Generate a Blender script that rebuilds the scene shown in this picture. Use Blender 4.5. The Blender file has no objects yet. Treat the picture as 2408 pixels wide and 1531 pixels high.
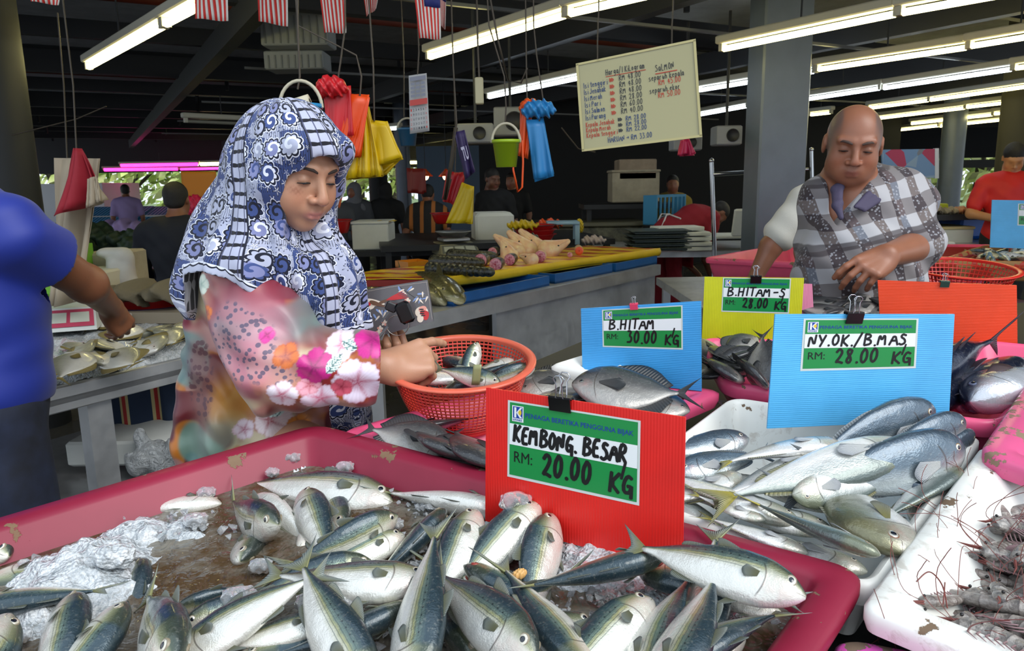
import bpy, math, random
import numpy as np
from mathutils import Matrix, Vector, Quaternion
try:
 import openvdb as vdb
except Exception:
 import pyopenvdb as vdb
random.seed(7); rng = np.random.default_rng(7)
SC = bpy.context.scene; COL = SC.collection
# ---------------- camera, world, light, exposure ----------------
FPX = 1750.0; CXP, CYP = 1204.0, 765.5; CAMZ = 1.47
PITCH = math.atan(335 / FPX); ROLL = math.radians(-1.0)
cd = bpy.data.cameras.new('camera'); cam = bpy.data.objects.new('camera', cd); COL.objects.link(cam)
cd.sensor_width = 36.0; cd.lens = FPX / 2408 * 36.0; cd.clip_start = 0.02; cd.clip_end = 300
cam.matrix_world = Matrix.Translation((0, 0, CAMZ)) @ Matrix.Rotation(math.pi / 2 - PITCH, 4, 'X') @ Matrix.Rotation(ROLL, 4, 'Z')
cd.dof.use_dof = True; cd.dof.focus_distance = 1.45; cd.dof.aperture_fstop = 15.0
SC.camera = cam
SC.view_settings.view_transform = 'Standard'; SC.view_settings.look = 'None'
SC.view_settings.gamma = 1.0; SC.view_settings.use_curve_mapping = False
SC.view_settings.exposure = 0.1
SC.cycles.max_bounces = 6; SC.cycles.diffuse_bounces = 3; SC.cycles.glossy_bounces = 3
SC.cycles.transmission_bounces = 5; SC.cycles.transparent_max_bounces = 8
SC.cycles.caustics_reflective = False; SC.cycles.caustics_refractive = False
SC.cycles.use_denoising = True; SC.cycles.sample_clamp_indirect = 6.0
world = bpy.data.worlds.new('world'); SC.world = world; world.use_nodes = True
wn = world.node_tree; wn.nodes.clear()
wo = wn.nodes.new('ShaderNodeOutputWorld'); wb = wn.nodes.new('ShaderNodeBackground')
wt = wn.nodes.new('ShaderNodeTexCoord'); ws = wn.nodes.new('ShaderNodeSeparateXYZ'); wr = wn.nodes.new('ShaderNodeValToRGB')
wn.links.new(wt.outputs['Generated'], ws.inputs[0]); wn.links.new(ws.outputs['Z'], wr.inputs[0])
wr.color_ramp.elements[0].position = 0.0; wr.color_ramp.elements[0].color = (0.80, 0.88, 0.97, 1)
wr.color_ramp.elements[1].position = 0.9; wr.color_ramp.elements[1].color = (0.70, 0.84, 1.0, 1)
wn.links.new(wr.outputs[0], wb.inputs['Color']); wb.inputs['Strength'].default_value = 1.4
wn.links.new(wb.outputs[0], wo.inputs[0])
# soft overcast sun reaching in past the cut-back roof from behind the camera, to the right
sl = bpy.data.lights.new('daylight_sun', 'SUN'); sl.energy = 2.3; sl.angle = math.radians(40); sl.color = (1.0, 0.98, 0.94)
so = bpy.data.objects.new('daylight_sun', sl); COL.objects.link(so)
so.rotation_euler = Vector((-0.75, 0.6, -0.95)).to_track_quat('-Z', 'Y').to_euler()
# ---------------- helpers: pixels of the photograph to points of the place ----------------
_cr, _sr = math.cos(ROLL), math.sin(ROLL); _cp, _sp = math.cos(PITCH), math.sin(PITCH)
def ray(px, py):
 x = px - CXP; y = -(py - CYP); xr = x * _cr - y * _sr; yr = x * _sr + y * _cr
 v = Vector((xr, FPX * _cp + yr * _sp, -FPX * _sp + yr * _cp)); return v / v.y
def at(px, py, Y):
 v = ray(px, py) * Y; return Vector((v.x, v.y, v.z + CAMZ))
def on(px, py, z):
 v = ray(px, py); t = (z - CAMZ) / v.z; return v * t + Vector((0, 0, CAMZ))
TS = 0.13                                       # the stall slopes up away from the customer
def pz(y): return 0.93 + TS * (y - 1.05)
def sp(px, py, h=0.0):
 v = ray(px, py); t = (0.93 + h - TS * 1.05 - CAMZ) / (v.z - TS); return v * t + Vector((0, 0, CAMZ))
UPN = Vector((0, -TS, 1)).normalized()
# ---------------- helpers: objects ----------------
def link(o, parent=None):
 COL.objects.link(o)
 if parent is not None: o.parent = parent
 return o
def tag(o, label=None, cat=None, group=None, kind=None):
 if label: o['label'] = label
 if cat: o['category'] = cat
 if group: o['group'] = group
 if kind: o['kind'] = kind
 return o
def empty(name, loc=(0, 0, 0), label=None, cat=None, group=None, rot=None):
 o = bpy.data.objects.new(name, None); o.empty_display_size = 0.05; link(o); o.location = loc
 if rot is not None: o.rotation_euler = rot
 return tag(o, label, cat, group)
def copy_tree(o, parent=None):
 c = o.copy(); COL.objects.link(c)
 if parent is not None: c.parent = parent
 for ch in o.children: copy_tree(ch, c)
 return c
def frame(loc, x=None, z=None, y=None):
 if x is not None and z is not None:
  X = Vector(x).normalized(); Z = Vector(z); Z = (Z - X * Z.dot(X)).normalized(); Y = Z.cross(X)
 elif y is not None and z is not None:
  Y = Vector(y).normalized(); Z = Vector(z); Z = (Z - Y * Z.dot(Y)).normalized(); X = Y.cross(Z)
 m = Matrix((X, Y, Z)).transposed().to_4x4(); m.translation = Vector(loc); return m
class MB:
 """collects shapes, then links them as one mesh object"""
 def __init__(s): s.v = []; s.f = []; s.m = []; s.sm = []
 def add(s, verts, faces, mi=0, smooth=False, M=None):
  b = len(s.v)
  if M is not None: verts = [M @ Vector(p) for p in verts]
  s.v += [tuple(p) for p in verts]
  for fc in faces: s.f.append(tuple(i + b for i in fc)); s.m.append(mi); s.sm.append(smooth)
  return s
 def box(s, c, d, M=None, mi=0, bev=0.0):
  x, y, z = d[0] / 2, d[1] / 2, d[2] / 2; c = Vector(c)
  if bev <= 0:
   vs = [c + Vector((i * x, j * y, k * z)) for i in (-1, 1) for j in (-1, 1) for k in (-1, 1)]
   fs = [(0, 1, 3, 2), (4, 6, 7, 5), (0, 4, 5, 1), (2, 3, 7, 6), (0, 2, 6, 4), (1, 5, 7, 3)]
   return s.add(vs, fs, mi, False, M)
  b = min(bev, x * .99, y * .99, z * .99)
  lv = []
  for (zz, ins) in ((-z, b), (-z + b, 0), (z - b, 0), (z, b)):
   ring = []
   for (sx, sy) in ((1, 1), (-1, 1), (-1, -1), (1, -1)):
    a, d_ = x - ins, y - ins
    bb = b * 0.7
    p = [(a - bb, d_), (a, d_ - bb)] if sx * sy < 0 else [(a, d_ - bb), (a - bb, d_)]
    ring += [c + Vector((q[0] * sx, q[1] * sy, zz)) for q in p]
   lv.append(ring)
  n = 8; vs = [p for r_ in lv for p in r_]; fs = []
  for k in range(3):
   for i in range(n): fs.append((k * n + i, k * n + (i + 1) % n, (k + 1) * n + (i + 1) % n, (k + 1) * n + i))
  fs.append(tuple(range(n))[::-1]); fs.append(tuple(range(3 * n, 4 * n)))
  return s.add(vs, fs, mi, False, M)
 def tube(s, pts, r, n=8, mi=0, M=None, cap=True, closed=False, smooth=True, flat=1.0):
  P = [Vector(p) for p in pts]; N = len(P)
  rr = r if hasattr(r, '__len__') else [r] * N
  vs = []; up = None
  for i in range(N):
   t = (P[(i + 1) % N] - P[i - 1]) if (closed or 0 < i < N - 1) else (P[1] - P[0] if i == 0 else P[-1] - P[-2])
   if t.length < 1e-9: t = Vector((0, 0, 1))
   t.normalize()
   if up is None: up = Vector((0, 0, 1)) if abs(t.z) < 0.9 else Vector((1, 0, 0))
   up = up - t * up.dot(t)
   if up.length < 1e-6: up = t.orthogonal()
   up.normalize(); sd = t.cross(up)
   for k in range(n):
    a = 2 * math.pi * k / n; vs.append(P[i] + (up * math.sin(a) * flat + sd * math.cos(a)) * rr[i])
  fs = []
  for i in range(N if closed else N - 1):
   j = (i + 1) % N
   for k in range(n): fs.append((i * n + k, i * n + (k + 1) % n, j * n + (k + 1) % n, j * n + k))
  s.add(vs, fs, mi, smooth, M)
  if cap and not closed: s.add(vs[:n], [tuple(range(n))[::-1]], mi, False, M); s.add(vs[-n:], [tuple(range(n))], mi, False, M)
  return s
 def lathe(s, prof, n=24, mi=0, M=None, smooth=True, cap=True):
  vs = []; fs = []
  for (r, z) in prof:
   for k in range(n): a = 2 * math.pi * k / n; vs.append((r * math.cos(a), r * math.sin(a), z))
  for i in range(len(prof) - 1):
   for k in range(n): fs.append((i * n + k, i * n + (k + 1) % n, (i + 1) * n + (k + 1) % n, (i + 1) * n + k))
  s.add(vs, fs, mi, smooth, M)
  return s
 def ell(s, c, r, n=16, m=10, mi=0, M=None):
  c = Vector(c); vs = []; fs = []
  for i in range(m + 1):
   t = math.pi * i / m
   for k in range(n):
    a = 2 * math.pi * k / n
    vs.append((c.x + r[0] * math.sin(t) * math.cos(a), c.y + r[1] * math.sin(t) * math.sin(a), c.z + r[2] * math.cos(t)))
  for i in range(m):
   for k in range(n): fs.append((i * n + k, (i + 1) * n + k, (i + 1) * n + (k + 1) % n, i * n + (k + 1) % n))
  return s.add(vs, fs, mi, True, M)
 def grid(s, fn, nu, nv, mi=0, smooth=True, M=None):
  vs = [fn(u / nu, v / nv) for v in range(nv + 1) for u in range(nu + 1)]
  fs = [(v * (nu + 1) + u, v * (nu + 1) + u + 1, (v + 1) * (nu + 1) + u + 1, (v + 1) * (nu + 1) + u) for v in range(nv) for u in range(nu)]
  return s.add(vs, fs, mi, smooth, M)
 def slab(s, fn, nu, nv, th, mi=0, smooth=True):
  """a sheet with thickness: fn(u, v) is its middle surface"""
  P = [[Vector(fn(u / nu, v / nv)) for u in range(nu + 1)] for v in range(nv + 1)]
  top = []; bot = []
  for v in range(nv + 1):
   for u in range(nu + 1):
    a = P[v][min(u + 1, nu)] - P[v][max(u - 1, 0)]; b = P[min(v + 1, nv)][u] - P[max(v - 1, 0)][u]
    n = a.cross(b); n = n.normalized() if n.length > 1e-12 else Vector((0, 0, 1))
    top.append(P[v][u] + n * th / 2); bot.append(P[v][u] - n * th / 2)
  W = nu + 1; N = len(top); fs = []
  for v in range(nv):
   for u in range(nu):
    a = v * W + u; fs.append((a, a + 1, a + W + 1, a + W)); fs.append((N + a, N + a + W, N + a + W + 1, N + a + 1))
  for u in range(nu):
   a = u; fs.append((a, N + a, N + a + 1, a + 1)); a = nv * W + u; fs.append((a, a + 1, N + a + 1, N + a))
  for v in range(nv):
   a = v * W; fs.append((a, a + W, N + a + W, N + a)); a = v * W + nu; fs.append((a, N + a, N + a + W, a + W))
  return s.add(top + bot, fs, mi, smooth)
 def build(s, name, mats, parent=None, label=None, cat=None, group=None, kind=None, loc=None):
  me = bpy.data.meshes.new(name); V = s.v
  if loc is not None:
   L = Vector(loc); V = [tuple(Vector(p) - L) for p in V]
  me.from_pydata(V, [], s.f)
  if not isinstance(mats, (list, tuple)): mats = [mats]
  for m in mats: me.materials.append(m)
  me.polygons.foreach_set('material_index', s.m); me.polygons.foreach_set('use_smooth', s.sm)
  me.update(); o = bpy.data.objects.new(name, me); link(o, parent)
  if loc is not None: o.location = loc
  return tag(o, label, cat, group, kind)
# ---------------- helpers: blended solids ----------------
class SDF:
 """rounded solids that melt into one continuous skin"""
 def __init__(s): s.p = []
 def cap(s, a, b, ra, rb=None, k=0.01, op='+'):
  s.p.append(('c', np.array(a, float), np.array(b, float), ra, ra if rb is None else rb, k, op)); return s
 def chain(s, pts, rs, k=0.01, op='+'):
  for i in range(len(pts) - 1): s.cap(pts[i], pts[i + 1], rs[i], rs[i + 1], k, op)
  return s
 def ell(s, c, r, R=None, k=0.01, op='+'):
  s.p.append(('e', np.array(c, float), np.array(r, float), None if R is None else np.array(R, float), 0, k, op)); return s
 def xf(s, M, scale=1.0):
  """the same solids moved by the 4x4 matrix M"""
  o = SDF(); A = np.array(M); R = A[:3, :3]; T = A[:3, 3]
  for q in s.p:
   if q[0] == 'c': o.p.append(('c', R @ q[1] * scale + T, R @ q[2] * scale + T, q[3] * scale, q[4] * scale, q[5], q[6]))
   else: o.p.append(('e', R @ q[1] * scale + T, q[2] * scale, (R if q[3] is None else R @ q[3]), 0, q[5], q[6]))
  return o
 def join(s, o): s.p += o.p; return s
 def inflate(s, d):
  o = SDF()
  for q in s.p:
   if q[0] == 'c': o.p.append(('c', q[1], q[2], q[3] + d, q[4] + d) + q[5:])
   else: o.p.append(('e', q[1], q[2] + d) + q[3:])
  return o
 def mesh(s, vox, name, mats, parent=None, warp=None, cut=None, col=None, lo=None, hi=None, adapt=0.0, attrs=None):
  L = []; Hh = []
  for q in s.p:
   if q[6] != '+': continue
   if q[0] == 'c': r = max(q[3], q[4]); L.append(np.minimum(q[1], q[2]) - r); Hh.append(np.maximum(q[1], q[2]) + r)
   else: r = max(q[2]); L.append(q[1] - r); Hh.append(q[1] + r)
  lo_ = np.min(L, 0) - 4 * vox - .01 if lo is None else np.array(lo, float); hi_ = np.max(Hh, 0) + 4 * vox + .01 if hi is None else np.array(hi, float)
  n = np.ceil((hi_ - lo_) / vox).astype(int) + 1
  D = np.full(n, 0.08, np.float32)
  ax = [(lo_[i] + vox * np.arange(n[i])).astype(np.float32) for i in range(3)]
  for q in s.p:
   k = q[5]; mg = k + 0.03
   if q[0] == 'c': r = max(q[3], q[4]); a0 = np.minimum(q[1], q[2]) - r - mg; a1 = np.maximum(q[1], q[2]) + r + mg
   else: r = max(q[2]); a0 = q[1] - r - mg; a1 = q[1] + r + mg
   i0 = np.clip(np.floor((a0 - lo_) / vox).astype(int), 0, n); i1 = np.clip(np.ceil((a1 - lo_) / vox).astype(int) + 1, 0, n)
   if np.any(i1 <= i0): continue
   X = ax[0][i0[0]:i1[0]][:, None, None]; Y = ax[1][i0[1]:i1[1]][None, :, None]; Z = ax[2][i0[2]:i1[2]][None, None, :]
   if q[0] == 'c':
    a, b = q[1], q[2]; ba = b - a; L2 = max(float(ba @ ba), 1e-12)
    h = np.clip(((X - a[0]) * ba[0] + (Y - a[1]) * ba[1] + (Z - a[2]) * ba[2]) / L2, 0, 1)
    d = np.sqrt((X - a[0] - h * ba[0]) ** 2 + (Y - a[1] - h * ba[1]) ** 2 + (Z - a[2] - h * ba[2]) ** 2) - (q[3] + (q[4] - q[3]) * h)
   else:
    c, rr, R = q[1], q[2], q[3]
    x, y, z = X - c[0], Y - c[1], Z - c[2]
    if R is not None: x, y, z = (R[0, 0] * x + R[1, 0] * y + R[2, 0] * z), (R[0, 1] * x + R[1, 1] * y + R[2, 1] * z), (R[0, 2] * x + R[1, 2] * y + R[2, 2] * z)
    k0 = np.sqrt((x / rr[0]) ** 2 + (y / rr[1]) ** 2 + (z / rr[2]) ** 2)
    k1 = np.sqrt((x / rr[0] ** 2) ** 2 + (y / rr[1] ** 2) ** 2 + (z / rr[2] ** 2) ** 2) + 1e-9
    d = k0 * (k0 - 1) / k1
   sl = (slice(i0[0], i1[0]), slice(i0[1], i1[1]), slice(i0[2], i1[2])); S = D[sl]
   if q[6] == '+':
    h = np.clip(0.5 + 0.5 * (S - d) / k, 0, 1); D[sl] = S + (d - S) * h - k * h * (1 - h)
   else:
    h = np.clip(0.5 - 0.5 * (S + d) / k, 0, 1); D[sl] = S + (-d - S) * h + k * h * (1 - h)
  X, Y, Z = ax[0][:, None, None], ax[1][None, :, None], ax[2][None, None, :]
  if warp is not None: D = (D + warp(X, Y, Z)).astype(np.float32)
  if cut is not None: D = np.maximum(D, cut(X, Y, Z)).astype(np.float32)
  g = vdb.FloatGrid(0.08); g.copyFromArray(np.ascontiguousarray(np.clip(D, -0.08, 0.08)))
  if adapt > 0: P, T, Q = g.convertToPolygons(0.0, adapt)
  else: P, Q = g.convertToQuads(0.0); T = np.zeros((0, 3), int)
  P = np.array(P, np.float64) * vox + lo_
  faces = [tuple(int(i) for i in q[::-1]) for q in Q] + [tuple(int(i) for i in q[::-1]) for q in T]
  me = bpy.data.meshes.new(name); me.from_pydata(P.tolist(), [], faces)
  me.polygons.foreach_set('use_smooth', [True] * len(faces))
  if not isinstance(mats, (list, tuple)): mats = [mats]
  for m in mats: me.materials.append(m)
  me.update()
  if col is not None: set_col(me, col(P))
  o = bpy.data.objects.new(name, me); link(o, parent); return o
def set_col(me, C, name='Col'):
 a = me.color_attributes.new(name, 'FLOAT_COLOR', 'POINT'); C = np.asarray(C, np.float32)
 if C.shape[1] == 3: C = np.hstack([C, np.ones((len(C), 1), np.float32)])
 a.data.foreach_set('color', C.ravel())
def set_uv(me, U):
 """per-vertex map coordinates U (N,2)"""
 uv = me.uv_layers.new(name='UVMap'); li = np.empty(len(me.loops), int); me.loops.foreach_get('vertex_index', li)
 uv.data.foreach_set('uv', np.asarray(U, np.float32)[li].ravel())
def hsh(p, s=0):
 v = np.sin(p[..., 0] * 127.1 + p[..., 1] * 311.7 + s * 74.7) * 43758.5453; return v - np.floor(v)
def vnoise(x, y, s=0):
 xi, yi = np.floor(x), np.floor(y); fx, fy = x - xi, y - yi; fx = fx * fx * (3 - 2 * fx); fy = fy * fy * (3 - 2 * fy)
 h = lambda a, b: hsh(np.stack([a, b], -1), s)
 return (h(xi, yi) * (1 - fx) + h(xi + 1, yi) * fx) * (1 - fy) + (h(xi, yi + 1) * (1 - fx) + h(xi + 1, yi + 1) * fx) * fy
def sm(a, b, x):
 t = np.clip((x - a) / (b - a), 0, 1); return t * t * (3 - 2 * t)
# ---------------- helpers: materials ----------------
def lin(c):
 if isinstance(c, str): c = tuple(int(c[i:i + 2], 16) / 255 for i in (0, 2, 4))
 return tuple(((x / 12.92) if x <= 0.04045 else ((x + 0.055) / 1.055) ** 2.4) for x in c[:3])
class NT:
 def __init__(s, name):
  s.m = bpy.data.materials.new(name); s.m.use_nodes = True; s.t = s.m.node_tree; s.b = s.t.nodes['Principled BSDF']
  s.out = s.t.nodes['Material Output']
 def n(s, typ, **kw):
  nd = s.t.nodes.new('ShaderNode' + typ)
  for k, v in kw.items():
   if k.startswith('i_'):
    key = k[2:]; key = int(key) if key.isdigit() else key.replace('_', ' '); s.set(nd.inputs[key], v)
   else: setattr(nd, k, v)
  return nd
 def set(s, inp, v):
  if isinstance(v, bpy.types.NodeSocket): s.t.links.new(v, inp)
  elif isinstance(v, bpy.types.Node): s.t.links.new(v.outputs[0], inp)
  else: inp.default_value = v
 def base(s, v): s.set(s.b.inputs['Base Color'], v if not isinstance(v, tuple) or len(v) == 4 else (*v, 1)); return s
 def p(s, **kw):
  for k, v in kw.items(): s.set(s.b.inputs[k.replace('_', ' ')], v)
  return s
 def coord(s, kind='Object', scale=(1, 1, 1), loc=(0, 0, 0), rot=(0, 0, 0)):
  c = s.n('TexCoord'); mp = s.n('Mapping'); s.t.links.new(c.outputs[kind], mp.inputs[0])
  mp.inputs['Scale'].default_value = scale; mp.inputs['Location'].default_value = loc; mp.inputs['Rotation'].default_value = rot
  return mp.outputs[0]
 def noise(s, vec, scale, detail=3, rough=0.5, dist=0.0):
  return s.n('TexNoise', i_Vector=vec, i_Scale=scale, i_Detail=detail, i_Roughness=rough, i_Distortion=dist)
 def ramp(s, fac, stops, interp='LINEAR'):
  r = s.n('ValToRGB'); s.set(r.inputs[0], fac); e = r.color_ramp.elements; r.color_ramp.interpolation = interp
  while len(e) > 2: e.remove(e[-1])
  while len(e) < len(stops): e.new(0.5)
  for i, (p_, c) in enumerate(stops):
   e[i].position = p_; c = (c, c, c) if isinstance(c, (int, float)) else c; e[i].color = (*c[:3], 1)
  return r.outputs[0]
 def mix(s, fac, a, b, mode='MIX'):
  m = s.n('Mix', data_type='RGBA', blend_type=mode); s.set(m.inputs[0], fac)
  f = lambda v: (*v, 1) if isinstance(v, tuple) and len(v) == 3 else v
  s.set(m.inputs[6], f(a)); s.set(m.inputs[7], f(b)); return m.outputs[2]
 def math(s, op, a, b=0.0, c=0.0, clamp=False):
  m = s.n('Math', operation=op, use_clamp=clamp); s.set(m.inputs[0], a); s.set(m.inputs[1], b)
  if len(m.inputs) > 2: s.set(m.inputs[2], c)
  return m.outputs[0]
 def bump(s, h, strength=0.3, dist=0.01, normal=None):
  b = s.n('Bump', i_Strength=strength, i_Distance=dist); s.set(b.inputs['Height'], h)
  if normal is not None: s.set(b.inputs['Normal'], normal)
  s.set(s.b.inputs['Normal'], b.outputs[0]); return b.outputs[0]
_mc = {}
def mat(name, c, rough=0.5, metal=0.0, var=0.0, bump=0.0, bscale=60, spec=0.5, **kw):
 if name in _mc: return _mc[name]
 m = NT(name); col = lin(c)
 if var > 0 or bump > 0:
  nz = m.noise(m.coord(), bscale if bump > 0 else 6, 4)
  if var > 0:
   nz2 = m.noise(m.coord(), 5, 5, 0.6)
   m.base(m.mix(m.ramp(nz2, [(0.3, 0.0), (0.7, 1.0)]), tuple(x * (1 - var) for x in col), tuple(min(1, x * (1 + var)) for x in col)))
  else: m.base(col)
  if bump > 0: m.bump(nz.outputs[0], bump, 0.01)
 else: m.base(col)
 m.p(Roughness=rough, Metallic=metal, Specular_IOR_Level=spec, **kw); _mc[name] = m.m; return m.m
def glow(name, c, strength):
 if name in _mc: return _mc[name]
 m = NT(name); m.base((0.8, 0.8, 0.8)); m.p(Emission_Color=(*lin(c), 1), Emission_Strength=strength); _mc[name] = m.m; return m.m
def vcol_mat(name, rough=0.6, bump=0.0, bscale=200, spec=0.5, **kw):
 if name in _mc: return _mc[name]
 m = NT(name); a = m.n('VertexColor', layer_name='Col'); m.base(a.outputs[0])
 if bump > 0: m.bump(m.noise(m.coord(), bscale, 3).outputs[0], bump, 0.003)
 m.p(Roughness=rough, Specular_IOR_Level=spec, **kw); _mc[name] = m.m; return m.m
# ================= the setting =================
fm = NT('wet_concrete'); c = fm.coord('Object'); nz = fm.noise(c, 1.3, 5); nz2 = fm.noise(c, 9, 4)
fm.base(fm.ramp(nz.outputs[0], [(0.3, (0.045, 0.043, 0.04)), (0.7, (0.10, 0.095, 0.085))])); fm.p(Roughness=fm.ramp(nz.outputs[0], [(0.4, 0.18), (0.6, 0.5)])); fm.bump(nz2.outputs[0], 0.15)
fb = MB(); fb.box((4, 16, -0.05), (44, 40, 0.1)); fb.build('floor', fm.m, kind='structure')
gm = NT('grass_ground'); gm.base(gm.ramp(gm.noise(gm.coord(), 0.6, 5).outputs[0], [(0.3, (0.06, 0.12, 0.03)), (0.7, (0.20, 0.26, 0.10))])); gm.p(Roughness=0.9)
MB().box((0, 55, -0.16), (160, 60, 0.1)).build('ground', gm.m, kind='structure')
beam_m = mat('black_steel', '232529', 0.55, 0.2, bump=0.05)
panel_m = mat('roof_panel', 'c4c8cc', 0.8, var=0.12)
rust_m = mat('red_oxide_pipe', '6e2c18', 0.6)
wall_m = mat('dark_wall', '1d1e20', 0.85)
AZ = math.radians(-29.0); DU = Vector((math.sin(AZ), math.cos(AZ), 0)); DV = Vector((math.cos(AZ), -math.sin(AZ), 0))
GO = Vector((1.0, 5.0, 0))
def gp(u, v, z=0.0): p = GO + DU * u + DV * v; return Vector((p.x, p.y, z))
def bar(mb, a, b, w, h, mi=0):
 q = clipy(a, b)
 if q is None: return
 a, b = q; x = (b - a); L = x.length
 up = Vector((0, 0, 1)) if abs(x.normalized().z) < 0.95 else Vector((1, 0, 0))
 mb.box((0, 0, 0), (L, w, h), M=frame((a + b) / 2, x=x, z=up), mi=mi)
# roof: pale sheets above a grid of dark beams
RY = 1.7                                        # near roof left off, out of view, so the sky lights the fish
rf = MB(); rf.box((6, RY + 10.6, 3.36), (44, 21.2, 0.06)); rf.build('ceiling', panel_m, kind='structure')
def clipy(a, b):
 a, b = Vector(a), Vector(b)
 if a.y < RY and b.y < RY: return None
 if a.y < RY: a = b + (a - b) * ((b.y - RY) / (b.y - a.y))
 if b.y < RY: b = a + (b - a) * ((a.y - RY) / (a.y - b.y))
 return a, b
mat_beam = beam_m
for i, v in enumerate(np.arange(-9.5, 15.1, 2.45)):
 b = MB(); bar(b, gp(-7.0, v, 2.72), gp(20, v, 2.72), 0.11, 0.20); b.build('beam', beam_m, kind='structure')
for i, u in enumerate(np.arange(-6.2, 20, 2.1)):
 b = MB(); w = 0.09 if i % 2 else 0.13; bar(b, gp(u, -10, 2.92), gp(u, 15, 2.92), w, 0.16 if i % 2 else 0.24); b.build('beam', beam_m, kind='structure')
for u in np.arange(-5.4, 20, 3.1):
 b = MB(); bar(b, gp(u, -10, 3.16), gp(u, 15, 3.16), 0.05, 0.05)
 for v in np.arange(-9.5, 15, 2.45): bar(b, gp(u, v + .6, 2.75), gp(u, v + .6, 3.3), .04, .04)
 b.build('truss_beam', beam_m, kind='structure')
for (u, z) in ((-4.3, 3.02), (-1.2, 3.05), (3.4, 3.05), (8.1, 3.05)):
 b = MB(); b.tube(list(clipy(gp(u, -9.5, z), gp(u, 3.0, z)) or (gp(0, 0, 3.1), gp(.5, 0, 3.1))), 0.055, 12); b.build('trim_pipe', rust_m, kind='structure')
# thin conduits that run between the lamp rows
con_m = mat('galvanised', '5c5e60', 0.5, 0.6)
for u in np.arange(-2.6, 12, 2.9):
 b = MB(); bar(b, gp(u, -2.0, 2.50), gp(u, 9.5, 2.50), 0.03, 0.02); b.build('trim_conduit', con_m, kind='structure')
# pillars
pil_m = mat('blue_grey_paint', '616b79', 0.38, 0.15, var=0.08)
def pillar(px, Y, w, m=pil_m, rnd=True, d=None):
 p = at(px, 500, Y); b = MB()
 if rnd: b.lathe([(w / 2, 0), (w / 2, 3.3)], 32, M=Matrix.Translation((p.x, p.y, 0)))
 else: b.box((0, 0, 1.65), (w, d or w, 3.3), M=Matrix.Translation((p.x, p.y, 0)) @ Matrix.Rotation(-AZ * 0.4, 4, 'Z'), bev=0.02)
 return b.build('pillar', m, kind='structure')
pillar(1816, 5.9, 0.40, rnd=False, d=0.24)
pillar(30, 4.6, 0.33, mat('black_paint', '1c1e20', 0.6)); pillar(952, 15.0, 0.30); pillar(893, 17.0, 0.42, mat('black_paint', '', 0))
pillar(2226, 12.0, 0.34); pillar(2385, 9.0, 0.5, mat('olive_wall', '3c3a2c', .8)); pillar(730, 16, .3, mat('black_paint', '', 0))
# far boundary: low wall, lintels above the openings, dark shop fronts
def wallbox(name, pxa, pxb, Y, z0, z1, m, th=0.12):
 a = at(pxa, 500, Y); b = at(pxb, 500, Y); mb = MB()
 mb.box(((a.x + b.x) / 2, Y, (z0 + z1) / 2), (b.x - a.x, th, z1 - z0)); return mb.build(name, m, kind='structure')
wallbox('wall_back', -1500, 3900, 23.0, 1.98, 3.4, wall_m)
wallbox('trim_back_parapet', -900, 900, 22.9, 0, 0.7, mat('parapet', '5a5c5c', .8))
wallbox('wall_shops', 1130, 2100, 13.5, 0, 3.2, wall_m)
wallbox('wall_shops_side', 985, 1135, 19.0, 0, 2.4, mat('pale_blue_wall', '7f95ae', .7))
wallbox('wall_right_lintel', 2060, 3300, 16.0, 2.45, 3.3, wall_m)
wallbox('trim_right_rail', 2060, 2900, 15.9, 1.62, 1.78, mat('black_paint', '', 0))
# ---------------- lamps ----------------
tube_m = glow('tube_light', 'fff0a0', 18); tubew_m = glow('tube_light_white', 'e4f2ff', 14); pink_m = glow('tube_pink', 'ff1f9a', 6.0)
hous_m = mat('lamp_housing', 'b9b6a6', 0.5)
def batten(p0, p1, z, tm, label, n=1, up=True, r=0.019, group=None):
 """a housing with n tubes below it, between two photograph points at height z"""
 a = on(*p0, z); b = on(*p1, z); c0 = (a + b) / 2; d = (b - a); L = d.length; X = d.normalized()
 e = empty('ceiling_light', c0, label, 'ceiling light', group); M = frame((0, 0, 0), x=X, z=(0, 0, 1))
 h = MB(); h.box((0, 0, 0.062), (L + 0.10, 0.085, 0.055), M=M, bev=0.008); h.box((-L / 2 - .015, 0, .015), (.03, .05, .06), M=M); h.box((L / 2 + .015, 0, .015), (.03, .05, .06), M=M)
 h.build('housing', hous_m, e)
 t = MB(); t.tube([M @ Vector((-L / 2, 0, 0)), M @ Vector((L / 2, 0, 0))], r, 14); t.build('tube', tm, e)
 cb = MB(); cb.tube([M @ Vector((0, 0, .09)), M @ Vector((0, 0, .30))], .006, 6); cb.build('hanger', beam_m, e)
 return e
Y_, W_, P_ = tube_m, tubew_m, pink_m
LZ = 2.36
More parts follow.
